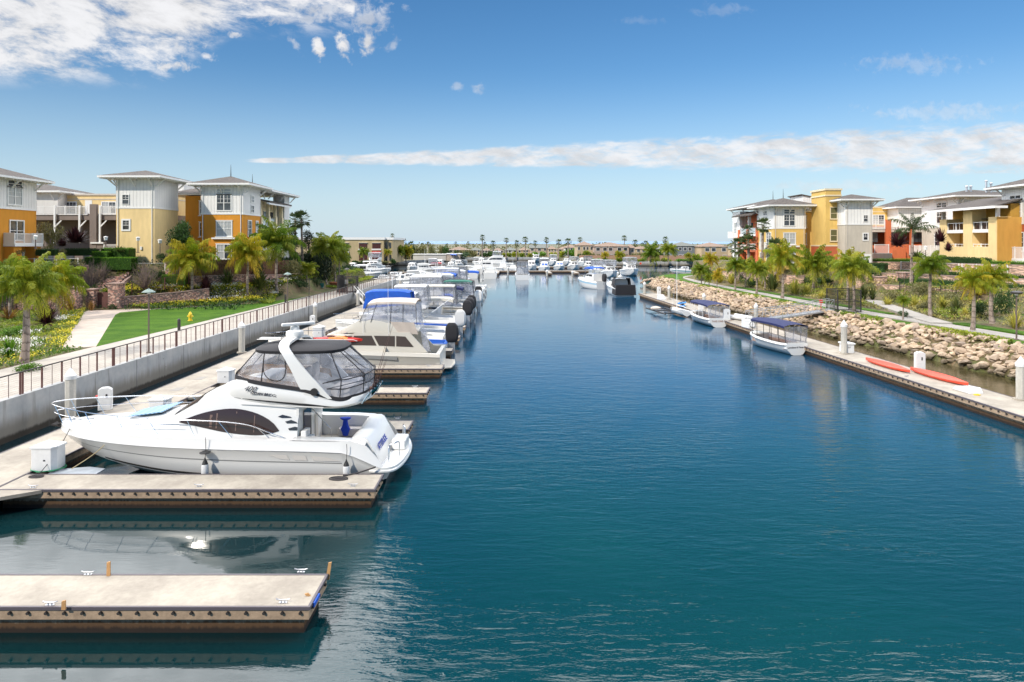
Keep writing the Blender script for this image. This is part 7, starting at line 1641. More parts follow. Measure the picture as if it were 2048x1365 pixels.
b = MB(); fW.box(b, .2, 3.6, 10.0, 10.2, 0, 1.0); b.build('balcony_slab', M_wtrim, r1); railpanel(r1, fW, .2, 3.6, 10.2, 11.3, w=.9)
# golden lift tower
lt = thing('lift_tower', 'tall flat topped golden tower with a red clapboard base between the right blocks', 'apartment tower')
b = MB(); b.box(50.7, 53.2, 107.5, 112.6, 8.65, 17.55); b.build('shaft', S_gold, lt); b = MB(); b.box(50.65, 53.25, 107.45, 112.6, 3.5, 8.5); b.build('base', B_red, lt)
b = MB(); b.box(50.55, 53.35, 107.35, 112.75, 17.55, 17.85); b.box(50.6, 53.3, 107.4, 112.7, 16.6, 16.85); b.box(50.6, 53.3, 107.4, 112.7, 8.5, 8.72); b.build('trim_band', mat('cream_trim', (.72, .60, .40), .8), lt)
fS = Face(50.7, 107.5, 0, 'S')
for v in (13.0, 9.4): window(lt, fS, .8, v, 1.0, 1.75, 1, blind=PANEG, muntin=False, m=MC['cream_trim'], trim=.10)
# white tower
t2 = thing('apartment_tower', 'right tower with white battens over grey sand stucco and a wide hip roof', 'apartment building')
block(t2, 52.6, 56.9, 105, 110, 3.5, 12.0, 15.7, S_sand, B_white2, o=1.3, rise=.95)
fS = Face(52.6, 105, 0, 'S'); window(t2, fS, 2.9, 12.45, .62, .95, 1, blind=False, sill=False, trim=.06).location = (0, -.035, 0); window(t2, fS, 2.9, 9.55, .62, .95, 1, blind=False, sill=False, trim=.18)
b = MB(); fS.box(b, 2.7, 4.2, 5.2, 7.3, 0, .06); b.build('garage_panel', M_wtrim, t2)
# recessed right wing
w2 = thing('apartment_wing', 'recessed right wing with golden top floor and red orange walls behind the date palm', 'apartment building')
block(w2, 59.5, 80, 124, 134, 3.5, 12.2, 15.6, S_red, S_gold, roof=False, trim=False)
b = MB(); b.box(59.4, 80, 123.9, 134, 15.6, 15.85); b.box(59.45, 80, 123.95, 134, 14.8, 14.95); b.build('parapet_cap', MC['cream_trim'], w2)
b = MB(); b.extr([(56, 128, 14.5), (56, 128, 18.2), (67, 128, 15.9), (67, 128, 14.5)], (0, 6, 0)); b.build('gable_wall', B_white, w2); b = MB(); b.extr([(55.6, 127.7, 18.3), (67.3, 127.7, 15.9), (67.3, 127.7, 16.05), (55.6, 127.7, 18.45)], (0, 6.5, 0)); b.build('roof', M_roof, w2)
b = MB(); b.box(70, 82, 120.5, 126, 11.5, 15.3); b.build('white_bay', B_white, w2); hip(w2, 70, 84, 120.5, 128, 15.6, 1.0, 1.9, brackets=False, name='bay_roof')
fS = Face(59.5, 123.97, 0, 'S'); window(w2, fS, 11.4-3.6, 12.6, 2.0, 1.6, 2, sill=False)
fS2 = Face(59.5, 118.5, 0, 'S')
b = MB(); b.box(63.0, 80, 118.5, 123.9, 11.0, 11.9); b.build('terrace_slab', M_deckbeige, w2)
for a, c in ((3.7, 6.9), (7.9, 11.3), (11.9, 16)): railpanel(w2, fS2, a, c, 11.5, 13.0, w=.05)
for a, c, v1 in ((3.5, 3.75, 12.6), (7.0, 7.9, 13.2), (11.4, 11.8, 12)): b = MB(); fS2.box(b, a, c, 3.5, v1, -.2, .3); b.build('pier', S_red if a > 6 else M_deckbeige, w2)
b = MB(); b.box(59.7, 63.0, 118, 124, 3.5, 13.1); b.build('red_bay', S_red, w2)
b = MB(); b.box(62.9, 69.5, 117.3, 118.4, 3.5, 8.6); b.build('lower_wall', S_red, w2); b = MB(); b.box(69.6, 80, 118.6, 119, 3.5, 8.8); b.build('shaded_wall', S_red, w2)
railpanel(w2, Face(59.5, 117.3, 0, 'S'), 4.4, 6.9, 7.2, 8.8, w=.05); railpanel(w2, Face(59.5, 118.4, 0, 'S'), 11.2, 15, 6.9, 8.6, w=.1)
for a in (1.0,): b = MB(); Face(59.5, 118, 0, 'S').box(b, a, a+.8, 8.6, 10.4, .0, .03); b.build('dark_opening', PANE, w2)
for u in (4.6, 8.2, 11.9, 13.5): b = MB(); fS2.box(b, u, u+1.7, 9.2, 10.9, -1.2, -1.1); b.build('dark_opening', PANE, w2)
b = MB(); b.box(58.6, 64.6, 113.0, 116.5, 4, 7.3); b.build('porch_wall', M_deckbeige, w2); b = MB(); b.box(57.8, 62.4, 110.8, 112.8, 4, 5.9); b.build('porch_base', S_red, w2)
b = MB(); b.box(64.8, 66.6, 113.2, 114.2, 4, 7.9); b.build('porch_pier', S_red, w2)
# white and sand block behind the loggia
r2 = thing('apartment_block', 'white and sand coloured right block whose hip roof carries steel flues', 'apartment building')
block(r2, 71.5, 82, 106.5, 116, 4, 11.7, 16.4, S_sand, B_white, o=1.5, rise=1.3)
fW = Face(71.47, 116, 0, 'W'); window(r2, fW, 4.2, 12.4, 2.5, 2.2, 2, sill=False, blind=False); window(r2, fW, 4.2, 15.0, 2.5, .7, 2, sill=False, muntin=False, blind=False)
fW = Face(71.5, 116, 0, 'W'); window(r2, fW, 3.6, 8.3, 3.2, 2.2, 2, sill=False, blind=False); b = MB(); fW.box(b, .4, 9.4, 6.4, 6.7, 0, 1.6); b.build('balcony_slab', M_wtrim, r2); railpanel(r2, fW, .4, 9.4, 6.7, 8.6, w=1.5)
for x, y, h_ in ((77, 108, 1.6), (77.8, 108, 1.2), (74.5, 109, .8), (75.2, 109, .8)): b = MB(); b.tube([(x, y, 17.0), (x, y, 17.4+h_)], .16, 8); b.lathe([(.25, 0), (.25, .15), (.1, .25)], 8, (x, y, 17.4+h_)); b.build('flue', M_alu, r2)
# loggia block
lg = thing('loggia_block', 'yellow right block with four recessed balconies under a shallow brown roof', 'apartment building')
fW = Face(65.6, 102, 0, 'W')   # u runs toward the camera (-Y)
LU = 12.0
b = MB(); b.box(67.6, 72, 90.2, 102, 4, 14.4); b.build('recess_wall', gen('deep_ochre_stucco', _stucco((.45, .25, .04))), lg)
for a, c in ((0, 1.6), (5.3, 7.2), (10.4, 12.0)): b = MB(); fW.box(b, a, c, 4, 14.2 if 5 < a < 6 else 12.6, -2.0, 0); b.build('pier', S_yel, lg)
for v in (7.6, 10.5): b = MB(); fW.box(b, 1.6, 10.4, v, v+.45 if v > 8 else v+.9, -2.0, -.03); b.build('floor_band', S_yel if v < 8 else M_wtrim, lg)
b = MB(); fW.box(b, 1.6, 10.4, 6.3, 7.6, -.5, -.02); b.build('spandrel', S_yel, lg)
for a, c in ((1.6, 5.3), (7.2, 10.4)):
    railpanel(lg, fW, a, c, 10.9, 12.0, w=-.25, glass=False, step=1.3); railpanel(lg, fW, a, c, 8.45, 8.9, w=-.2, step=.8)
    b = MB(); fW.box(b, a+.05, c-.05, 11.0, 11.95, -.32, -.30); b.build('railing_glass', M_bglass, lg)
for v in (4.2, 8.5, 11.0): b = MB(); fW.box(b, 2.4, 3.6, v, v+2.1, -1.98, -1.95); b.build('balcony_door', PANE, lg)
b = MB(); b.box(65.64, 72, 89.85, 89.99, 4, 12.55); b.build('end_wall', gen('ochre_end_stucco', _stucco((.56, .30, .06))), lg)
for a in (.2, 11.6): b = MB(); fW.box(b, a, a+.35, 12.6, 14.1, -.5, -.1); b.build('porch_post', M_wtrim, lg)
b = MB(); b.add([(64.3, 103.4, 13.8), (64.3, 88.6, 13.8), (72, 90.5, 15.6), (72, 102, 15.6), (64.3, 103.4, 14.0), (64.3, 88.6, 14.0), (72, 90.5, 15.8), (72, 102, 15.8)], [(0, 1, 2, 3), (7, 6, 5, 4), (0, 4, 5, 1), (1, 5, 6, 2), (3, 2, 6, 7), (0, 3, 7, 4)]); b.build('roof', M_roof, lg)
b = MB(); b.box(64.22, 64.34, 88.5, 103.5, 13.7, 14.02); b.box(64.34, 66, 88.5, 88.6, 13.7, 14.02); b.build('eave', M_wtrim, lg)
b = MB(); b.lathe([(.55, 0), (.55, .1)], 12, (67.4, 94.5, 12.4)); b.build('wall_plaque', M_blk, lg)
# last right block
r3 = thing('apartment_block', 'nearest right block, white battens over red clapboard at the picture edge', 'apartment building')
block(r3, 68.9, 76, 80, 93.5, 4, 11.7, 16.6, B_red, B_white, o=1.5, rise=1.6)
fW = Face(68.87, 93.5, 0, 'W'); window(r3, fW, 1.6, 12.3, 1.9, 2.0, 2, sill=False, blind=True); window(r3, fW, 1.6, 14.7, 1.9, .8, 2, sill=False, muntin=False, blind=False); window(r3, fW, 7.0, 12.3, 1.9, 2.2, 2, sill=False)
fW = Face(68.9, 93.5, 0, 'W'); window(r3, fW, .5, 8.4, 1.3, 2.0, 1); window(r3, fW, 3.0, 8.0, 2.0, 2.4, 2, sill=False); b = MB(); fW.box(b, 1.2, 10, 6.2, 6.9, 0, 1.4); b.build('balcony_slab', M_wtrim, r3); railpanel(r3, fW, 1.2, 10, 6.9, 8.5, w=1.3); b = MB(); fW.box(b, 1.3, 2.1, 3.5, 6.3, .5, 1.3); b.build('porch_column', M_wtrim, r3)
# ------------------------------------------------------------------ brick terraces
def _brick(n, b, L):
    x, y, z = geoco(n); v = n.new('ShaderNodeTexVoronoi'); v.feature = 'F1'; n.inp(v.inputs['Vector'], n.comb(n.m('MULTIPLY', n.m('ADD', x, y), 3.2), n.m('MULTIPLY', z, 8.0), n.m('MULTIPLY', n.m('SUBTRACT', x, y), 1.0))); v.inputs['Scale'].default_value = 1.0
    s = n.new('ShaderNodeSeparateColor'); n.nt.links.new(v.outputs['Color'], s.inputs[0])
    c = n.ramp(s.outputs[0], [(.0, (.30, .14, .11)), (.35, (.46, .25, .19)), (.6, (.60, .38, .29)), (.85, (.38, .21, .18)), (1, (.66, .50, .41))]); c = n.mix(n.mr(v.outputs['Distance'], .42, .62), c, (.16, .115, .10, 1))
    n.inp(b.inputs['Base Color'], c); b.inputs['Roughness'].default_value = .9; bumpit(n, b, v.outputs['Distance'], -.6, .04)
M_brick = gen('mottled_brick', _brick)
def _brick2(n, b, L):
    x, y, z = geoco(n); v = n.new('ShaderNodeTexVoronoi'); n.inp(v.inputs['Vector'], n.comb(n.m('MULTIPLY', n.m('ADD', x, y), 2.6), n.m('MULTIPLY', z, 7.0), 0.0)); v.inputs['Scale'].default_value = 1.0
    s = n.new('ShaderNodeSeparateColor'); n.nt.links.new(v.outputs['Color'], s.inputs[0])
    c = n.ramp(s.outputs[0], [(.0, (.50, .29, .20)), (.4, (.68, .45, .33)), (.7, (.78, .57, .43)), (1, (.58, .34, .23))]); c = n.mix(n.mr(v.outputs['Distance'], .42, .62), c, (.28, .20, .15, 1))
    n.inp(b.inputs['Base Color'], c); b.inputs['Roughness'].default_value = .9; bumpit(n, b, v.outputs['Distance'], -.5, .04)
M_brick2 = gen('pink_brick', _brick2)
def bwall(label, pts, m, th=.4, cap=True, name='brick_wall', cat='brick wall'):
    """pts: (x, y, z_bottom, z_top)"""
    r = thing(name, label, cat); b = MB(); cb = MB()
    for (ax, ay, a0, a1), (bx, by, b0, b1) in zip(pts[:-1], pts[1:]):
        d = Vector((bx-ax, by-ay, 0)).normalized(); n_ = Vector((-d.y, d.x, 0))*th/2
        def q(x, y, z, s): return (x+n_.x*s, y+n_.y*s, z)
        b.add([q(ax, ay, a0, -1), q(bx, by, b0, -1), q(bx, by, b1, -1), q(ax, ay, a1, -1), q(ax, ay, a0, 1), q(bx, by, b0, 1), q(bx, by, b1, 1), q(ax, ay, a1, 1)], [(0, 1, 2, 3), (7, 6, 5, 4), (0, 4, 5, 1), (1, 5, 6, 2), (2, 6, 7, 3), (3, 7, 4, 0)])
        cb.add([q(ax, ay, a1+.002, -1.2), q(bx, by, b1+.002, -1.2), q(bx, by, b1+.09, -1.2), q(ax, ay, a1+.09, -1.2), q(ax, ay, a1+.002, 1.2), q(bx, by, b1+.002, 1.2), q(bx, by, b1+.09, 1.2), q(ax, ay, a1+.09, 1.2)], [(0, 1, 2, 3), (7, 6, 5, 4), (0, 4, 5, 1), (1, 5, 6, 2), (2, 6, 7, 3), (3, 7, 4, 0)])
    b.build('wall', m, r)
    if cap: cb.build('coping', mat('brick_coping', (.36, .25, .21), .9, var=.2), r)
    return r
bwall('low brick wall left of the garden gate, behind the near palms', [(-75, 67.3, 1, 3.3), (-58, 69.6, 1, 3.3), (-48.0, 71.4, 1, 3.3)], M_brick)
bwall('brick wall running right from the garden gate behind the flower bed', [(-43.2, 73.6, 1, 3.0), (-38.5, 77.4, 1.5, 3.3), (-36.0, 79.0, 1.8, 3.6)], M_brick)
bwall('upper brick terrace wall below the taupe wing', [(-78, 71.8, 3, 6.3), (-56, 75.2, 3, 6.3), (-49, 76.9, 3, 6.4)], M_brick)
bwall('pinkish brick wall below the brown fence and orange block', [(-38.4, 79.3, 2, 5.0), (-33.6, 83.4, 2, 5.0), (-32.4, 92, 2, 4.6), (-31.6, 104, 2, 4.4)], M_brick)
bwall('brick landing wall right of the stair under the pale railing', [(-45.6, 79.4, 3, 5.5), (-41.8, 80.6, 3, 5.5)], M_brick)
def bpillar(label, x, y, z0, z1, w=.9, m=None):
    r = thing('brick_pillar', label, 'brick pillar', (x, y, z0)); b = MB(); b.cbox((0, 0, (z1-z0)/2), (w, w, z1-z0)); b.build('shaft', m or M_brick, r); b = MB(); b.cbox((0, 0, z1-z0+.07), (w+.2, w+.2, .13)); b.build('cap', MC['brick_coping'], r)
bpillar('left brick pillar of the garden gate', -47.2, 71.7, 1.5, 4.2, 1.1); bpillar('inner left brick pillar of the garden gate', -46.0, 72.9, 1.5, 3.9, .9); bpillar('tall right brick pillar of the garden gate', -43.7, 73.5, 1.5, 4.5, 1.2)
bpillar('brick pillar at the head of the stair, left', -46.6, 79.0, 4, 7.0, 1.2); bpillar('brick pillar at the right end of the landing wall', -41.2, 80.4, 4, 6.6, .95)
b = MB(); b.cbox((-45.0, 73.15, 2.65), (1.5, .12, 1.9)); tag(b.build('garden_gate', M_rust), 'rusty red metal gate between the brick pillars', 'gate')
# brick stair
b = MB()
for k in range(14): b.cbox((-46.6+k*.06, 74.4+k*.34, 2.2+k*.12), (2.0, .36, 1.6+k*.24))
tag(b.build('brick_stair', gen('stair_brick', lambda n, bb, L: _brick(n, bb, L))), 'broad flight of brick steps climbing from the gate to the left terrace', 'stairs')
bwall('sloping brick flank wall on the left of the stair', [(-50.6, 74.6, 2, 3.8), (-48.2, 77.6, 2.5, 5.6), (-47.6, 79.4, 3, 6.9)], M_brick, .5); bwall('sloping brick flank wall on the right of the stair', [(-45.3, 74.6, 2, 3.2), (-44.9, 77.4, 2.5, 4.8), (-44.9, 79.2, 3, 5.6)], M_brick, .4)
def fence(label, pts, h, m, step=.16, name='fence', cat='fence', rails=2, solid=False, post=.05, bars=True):
    r = thing(name, label, cat, (0, 0, 0)); pb = []
    bb = MB(); rb = MB()
    for (ax, ay, az), (bx, by, bz) in zip(pts[:-1], pts[1:]):
        A_ = Vector((ax, ay, az)); B_ = Vector((bx, by, bz)); l = (B_-A_).length; n_ = max(1, int(l/step))
        for z in ([.08, h] if rails == 2 else [h]): rb.tube([A_+Vector((0, 0, z)), B_+Vector((0, 0, z))], .025 if not solid else .04, 4)
        if bars:
            for k in range(n_): q = A_.lerp(B_, (k+.5)/n_); bb.cbox((q.x, q.y, q.z+h/2), (step*.75 if solid else .022, .022, h), math.atan2(by-ay, bx-ax))
        m_ = max(1, int(l/2.2))
        for k in range(m_+1): q = A_.lerp(B_, k/m_); pb.append(q)
    rb.build('rails', m, r); 
    if bars: kind(bb.build('bars', m, r), 'stuff')
    pmesh = MB().cbox((0, 0, h/2+.03), (post*1.6, post*1.6, h+.08)).mesh('post', m)
    for q in pb[:90]: o = bpy.data.objects.new('post', pmesh); COL.objects.link(o); o.parent = r; o.location = q
    return r
M_bf = mat('brown_board', (.14, .055, .03), .75, var=.3)
fence('brown picket fence behind the low clipped hedge', [(-43.0, 75.2, 3.2), (-40.2, 77.0, 3.7), (-38.4, 79.0, 4.2)], 1.3, M_rust, .15)
fence('tall brown board fence in front of the orange block', [(-38.6, 80.2, 5.0), (-34.6, 83.8, 5.0), (-33.4, 90, 4.6), (-32.6, 97, 4.6)], 1.9, M_bf, .17, solid=True)
fence('rusty fence along the low brick wall on the far left', [(-75, 66.9, 1.9), (-48, 71.0, 1.9)], 1.5, M_rust, .2)
fence('white terrace railing above the brick landing', [(-45.4, 79.5, 5.6), (-42.0, 80.5, 5.6)], 1.0, M_wtrim, .9, bars=False)
fence('white terrace railing by the near left block', [(-70, 73.0, 6.3), (-50, 76.6, 6.35)], .9, M_wtrim, .9, bars=False)
# right terraces
bwall('lowest pink brick wall on the right slope, in front of the lower hedge', [(57, 64, 2, 3.3), (53.3, 74, 2, 3.35), (51.9, 88, 2, 3.3), (51.0, 93, 2, 3.2)], M_brick2)
bwall('middle pink brick wall above the lower hedge', [(64, 68, 2, 4.8), (57.5, 82, 2, 4.8), (55.0, 92, 2, 4.7), (52.5, 99.5, 2, 4.6)], M_brick2)
bwall('long top brick wall under the loggia block', [(70, 74, 3, 6.1), (64.8, 86, 3, 6.15), (62.6, 98, 3, 6.05), (61.5, 108, 3, 5.9), (58.8, 110.4, 3, 5.9)], M_brick2, .5)
bwall('pale pink brick wall below the fan palms', [(46, 104.6, 2, 3.8), (42.5, 113, 2, 3.7), (40.6, 133, 2, 3.5)], M_brick2)
bpillar('left brick pillar in the middle of the right slope', 50.2, 95.5, 2, 4.9, 1.2, M_brick2); bpillar('right brick pillar in the middle of the right slope', 51.8, 93.5, 2, 4.2, 1.2, M_brick2); bpillar('dark brick pier set against the middle wall', 54.4, 91.6, 2.5, 4.9, 1.8, M_brick)
bwall('short brick wall beyond the upper slope shrubs', [(53.5, 101, 3, 5.3), (58.0, 104, 3, 5.7)], M_brick2)
for lab, pts in (('white framed terrace railing on the top wall, left piece', [(62.3, 100.5, 5.1), (61.9, 104.8, 5.1)]), ('white framed terrace railing on the top wall, middle piece', [(63.3, 93.3, 5.1), (62.6, 98, 5.1)]), ('white framed terrace railing on the top wall, longest piece', [(64.7, 86.0, 5.1), (63.4, 92.8, 5.1)]), ('white framed railing on the lower terrace at the right edge', [(60.4, 73, 3.7), (57.6, 79, 3.7)])):
    fence(lab, [(x-.6, y, z-.25) for x, y, z in pts], 1.25, M_wtrim, 1.0, bars=False, post=.06)
fence('thin dark wire fence along the lowest right brick wall', [(56.6, 62, 2.2), (52.9, 73.6, 2.3), (51.3, 88, 2.3)], 1.5, M_dsteel, .5)
fence('dark railing across the point at the far end of the right bank', [(33, 163.5, 1.75), (52, 162, 1.75)], 1.1, M_dsteel, .28)
def hedge_line(label, pts, wdt, h, m, n, size=.12, group='hedges'):
    r = thing('hedge', label, 'hedge', pts[0], 0, group); rng = random.Random(len(label)); b = MB(); o = Vector(pts[0]); seg = [(Vector(a)-o, Vector(c)-o) for a, c in zip(pts[:-1], pts[1:])]; tl = sum((c-a).length for a, c in seg); b.ti = .1
    for a, c in seg:
        d = (c-a); d.z = 0; d.normalize(); nn = Vector((-d.y, d.x, 0))*(wdt/2-.08); b.add([a-nn, c-nn, c+nn, a+nn]+[q+Vector((0, 0, h-.08)) for q in (a-nn, c-nn, c+nn, a+nn)], [(4, 5, 6, 7), (0, 1, 5, 4), (1, 2, 6, 5), (2, 3, 7, 6), (3, 0, 4, 7)])
    def sh(g):
        u = g.random()*tl
        for a, c in seg:
            l = (c-a).length
            if u <= l: break
            u -= l
        d = (c-a)/l; nn = Vector((-d.y, d.x, 0)).normalized(); p = a+d*u; f = g.random()
        if f < .5: return p+nn*g.uniform(-wdt/2, wdt/2)+Vector((0, 0, h+g.uniform(-.1, .05))), .95  # lit top and shaded flanks of the row painted through the tint
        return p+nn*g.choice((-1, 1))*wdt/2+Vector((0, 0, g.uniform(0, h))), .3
    leaf_cloud(b, n, sh, size, rng); b.build('foliage', m, r)
hedge_line('long dark clipped hedge between the lower two right brick walls', [(60.5, 70, 3.2), (55.6, 82, 3.2), (53.8, 92, 3.15)], 1.2, 1.1, L_boxd, 5200)
hedge_line('thin bright hedge strip on top of the lowest right wall', [(57.6, 66, 3.3), (53.9, 76, 3.3), (52.4, 88, 3.3)], .5, .35, L_box, 2200)
hedge_line('thick dark shrub row below the top right brick wall', [(66.5, 75, 3.9), (62.2, 85, 3.9), (60.3, 95, 3.9), (57.5, 101, 3.8)], 1.8, 1.0, L_boxd, 5600, .2)
hedge_line('dark shrub row below the terrace of the red orange wing', [(56.0, 99.5, 4.1), (51.5, 104, 4.0)], 2.0, 1.8, L_boxd, 2400, .22)
hedge_line('low bright hedge along the foot of the loggia block', [(68.2, 80, 6.0), (65.0, 90, 6.0)], .9, .6, L_box, 1800); hedge_line('dark hedge under the loggia balconies', [(64.8, 90.5, 5.8), (63.9, 101, 5.8)], 1.3, 1.1, L_boxd, 2600, .18)
hedge_line('green hedge behind the golden palm crowns', [(46.5, 107.5, 4.6), (56, 104.5, 4.8)], 1.2, 1.5, L_ever, 3000, .2); hedge_line('bright hedge at the foot of the red orange wing', [(59.5, 110.5, 5.7), (68, 111, 5.7)], .8, .7, L_box, 1200)
# ------------------------------------------------------------------ rock bank
def _rock(n, b, L):
    p = n.new('ShaderNodeNewGeometry').outputs['Position']; x, y, z = geoco(n); oi = n.new('ShaderNodeObjectInfo'); f = n.noise(p, 2.2, 5, .65)
    isl = n.new('ShaderNodeNewGeometry').outputs['Random Per Island']
    c = n.ramp(n.m('FRACT', n.m('ADD', oi.outputs['Random'], isl)), [(0, (.36, .26, .18)), (.3, (.52, .40, .28)), (.6, (.27, .21, .165)), (.8, (.56, .42, .28)), (1, (.34, .25, .17))]); c = n.mix(1.0, c, n.ramp(f, [(.3, (.75,)*3), (.7, (1.12,)*3)]), 'MULTIPLY')
    c = n.mix(n.mr(n.m('MULTIPLY_ADD', f, -.5, z), -.3, .35, .9, 0), c, (.075, .06, .035, 1)); n.inp(b.inputs['Base Color'], c); b.inputs['Roughness'].default_value = .92; bumpit(n, b, n.noise(p, 6, 5), .7, .06)
M_rock = gen('tan_rock', _rock)
def rock(seed):
    r = random.Random(seed); import bmesh; bm = bmesh.new(); bmesh.ops.create_icosphere(bm, subdivisions=1, radius=.5)
    sx, sy, sz = r.uniform(.9, 1.7), r.uniform(.6, 1.1), r.uniform(.45, .8)
    for v in bm.verts:
        k = 1+r.uniform(-.34, .30); v.co = Vector((v.co.x*sx*k, v.co.y*sy*k, v.co.z*sz*k))
    me = bpy.data.meshes.new('rock'); bm.to_mesh(me); bm.free(); me.materials.append(M_rock); return me
RK = [rock(s) for s in range(8)]; rr = random.Random(3); pts = []
y = 40.0
while y < 143:
    for k in range(9):
        kk = -.35+k*.40+rr.uniform(-.2, .2); yy = y+rr.uniform(-.25, .25); x = xs(yy)+kk; pts.append((x, yy, hR(x, yy)+.05+rr.uniform(-.05, .1), rr.choice((.34, .45, .52, .60, .78))*rr.uniform(.85, 1.15)))
    y += .38
for i in range(60):
    t_ = i/60; x = 28.6+22*t_+rr.uniform(-.5, .5); yy = 142.5+24*t_*1.05+rr.uniform(-1, 1); pts.append((x-.4, yy+1.0, .6+rr.uniform(-.4, .6), 1.0))
pts.sort(key=lambda p: -p[3]/p[1]*(1 if p[2] > .05 else .3)); rest = MB()
for i, (x, y, z, s) in enumerate(pts):
    e = (rr.uniform(-.5, .5), rr.uniform(-.5, .5), rr.uniform(0, 6.28)); me = RK[i % 8]
    if i < 300:
        o = bpy.data.objects.new('rock', me); COL.objects.link(o); o.location = (x, y, z); o.rotation_euler = e; o.scale = (s, s, s); tag(o, 'one of the tan boulders of the rock bank below the right path', 'rock', 'boulders of the rock bank')
    else:
        M_ = Matrix.LocRotScale(Vector((x, y, z)), __import__('mathutils').Euler(e), Vector((s, s, s))); rest.add([M_ @ v.co for v in me.vertices], [tuple(p.vertices) for p in me.polygons])
kind(tag(rest.build('riprap', M_rock), 'tan rock bank between the water and the right path', 'rocks'), 'stuff')
# ------------------------------------------------------------------ pilings
M_pile = gen('piling_concrete', _conc((.44, .42, .37), (.54, .51, .45)))
def piling(label, x, y, h, r=.21, square=False, base=True):
    t_ = thing('mooring_pile', label, 'mooring pile', (x, y, 0), 0, 'white capped mooring piles'); n_ = 4 if square else 8; q = math.pi/n_
    b = MB(); rw = [[(r*math.cos(2*math.pi*k/8+q), r*math.sin(2*math.pi*k/8+q), z) for k in range(8)] for z in (-2, h)]; b.loft(rw, True, True, True); b.build('shaft', M_pile, t_)
    b = MB(); b.lathe([(r*1.12, h-.02), (r*1.14, h+.16), (r*1.0, h+.18), (.02, h+.52)], 16); b.build('cap', M_white, t_, 35)
    if base: b = MB(); b.lathe([(r+.14, DZ), (r+.14, DZ+.07), (r+.03, DZ+.08), (r+.03, DZ)], 12, cap=False); b.build('collar', M_dock, t_)
def pile_px(label, px, pb, pt, zb=.5, dx_=0, r=.21):
    p = P(px, pb, zb); z = H-(pt+4-HY)*p.y/F-.45; piling(label, p.x, p.y, z, r)
pile_px('white capped mooring pile nearest the camera, by the near left sea wall', 141, 839, 735, r=.235); pile_px('white capped mooring pile second along the left walkway', 483.5, 706, 640, r=.23)
pile_px('white capped mooring pile third along the left walkway', 630, 644, 601); pile_px('white capped mooring pile fourth along the left walkway', 716, 611, 577); pile_px('white capped pile at the corner where the left sea wall ends', 801, 590, 552)
pile_px('white capped mooring pile behind the golden palm, near the gangway foot', 1512, 641, 603); pile_px('white capped mooring pile next to the white locker on the right dock', 1688, 708, 638, r=.22); pile_px('white capped mooring pile nearest at the right edge of the picture', 2042, 800, 712, r=.24)
pile_px('white capped pile behind the second electric launch', 1408, 617, 583); pile_px('white capped pile left of the sailing dinghy mast', 1338, 599, 568); pile_px('white capped pile at the far end of the right dock', 1289, 588, 560)
for i, (px, pb, pt) in enumerate(((1094, 553, 536), (1016, 546, 530), (958, 551, 531), (1145, 553, 538), (1186, 548, 532), (876, 547, 530), (700, 552, 540), (1236, 556, 540))): pile_px('small distant white pile, %s of eight among the far docks' % ['first', 'second', 'third', 'fourth', 'fifth', 'sixth', 'seventh', 'eighth'][i], px, pb, pt, r=.25)
# ------------------------------------------------------------------ dock lockers, cabinets, cleats
def locker(label, x, y, rz=0, s=1.0, hz=.85, n_=6):
    t_ = thing('dock_box', label, 'dock box', (x, y, DZ), rz, 'white dock boxes'); t_.scale = (s, s, s)
    P6 = [(-.62, -.50), (.45, -.50), (.62, -.25), (.62, .45), (-.30, .50), (-.62, .20)]
    b = MB(); b.prism(P6, .04, hz); b.build('body', M_white, t_, bevel=.02); b = MB(); c = Vector((0, 0)); q = [(x_*1.1, y_*1.1) for x_, y_ in P6]
    b.add([(a, c_, hz) for a, c_ in q]+[(a, c_, hz+.10) for a, c_ in q]+[(0, 0, hz+.36)], [(5, 4, 3, 2, 1, 0)]+[(i, (i+1) % 6, 6+(i+1) % 6, 6+i) for i in range(6)]+[(6+i, 6+(i+1) % 6, 12) for i in range(6)]); b.build('lid', M_white, t_)
    b = MB(); b.cbox((.1, -.51, .62), (.10, .03, .07)); b.build('latch', M_blk, t_); b = MB(); b.ball((-.68, -.05, .55), .13, 10, 6, (1, .8, 1.3)); b.build('meter_dome', M_white, t_, 60); return t_
locker('big white six sided dock box with a green hose around its foot', -17.45, 25.05, 0, .68, 1.25)
b = MB(); pts_ = []
for k in range(60): a = k*.25; pts_.append((-17.45+(.56+.03*math.sin(k))*math.cos(a), 25.05+(.46+.03*math.cos(k*1.7))*math.sin(a), DZ+.03+.0006*k))
b.tube(pts_, .018, 5); tag(b.build('garden_hose', mat('green_hose', (.01, .22, .09), .5)), 'green hose coiled around the foot of the big white dock box', 'hose')
locker('white dock box mostly hidden behind the yacht bow', -17.5, 33.1, 0, .66, 1.1); locker('white dock box between the second pile and the yacht canopy', -17.45, 40.6, 0, .66, 1.1); locker('white dock box beside the bow of the blue bimini boat', -17.4, 60.0, 0, .75, 1.2)
g_ = P(1687, 704, .5); rb_ = thing('dock_box', 'white square locker with a lid on the right dock at a mooring pile', 'dock box', (g_.x+.1, g_.y-.3, DZ), R(92))
b = MB(); b.extr([(-.45, -.35, 0), (.45, -.35, 0), (.45, .35, 0), (-.45, .35, 0)], (0, 0, .66)); b.build('body', M_white, rb_, bevel=.03); b = MB(); b.prism([(-.53, -.43), (.53, -.43), (.53, .43), (-.53, .43)], .66, .78); b.build('lid', M_white, rb_, bevel=.04)
text_mesh('number_plate', '327', .16, M_dsteel, rb_, Matrix(((0, 0, -1, -.46), (-1, 0, 0, .15), (0, 1, 0, .40), (0, 0, 0, 1))), .003)
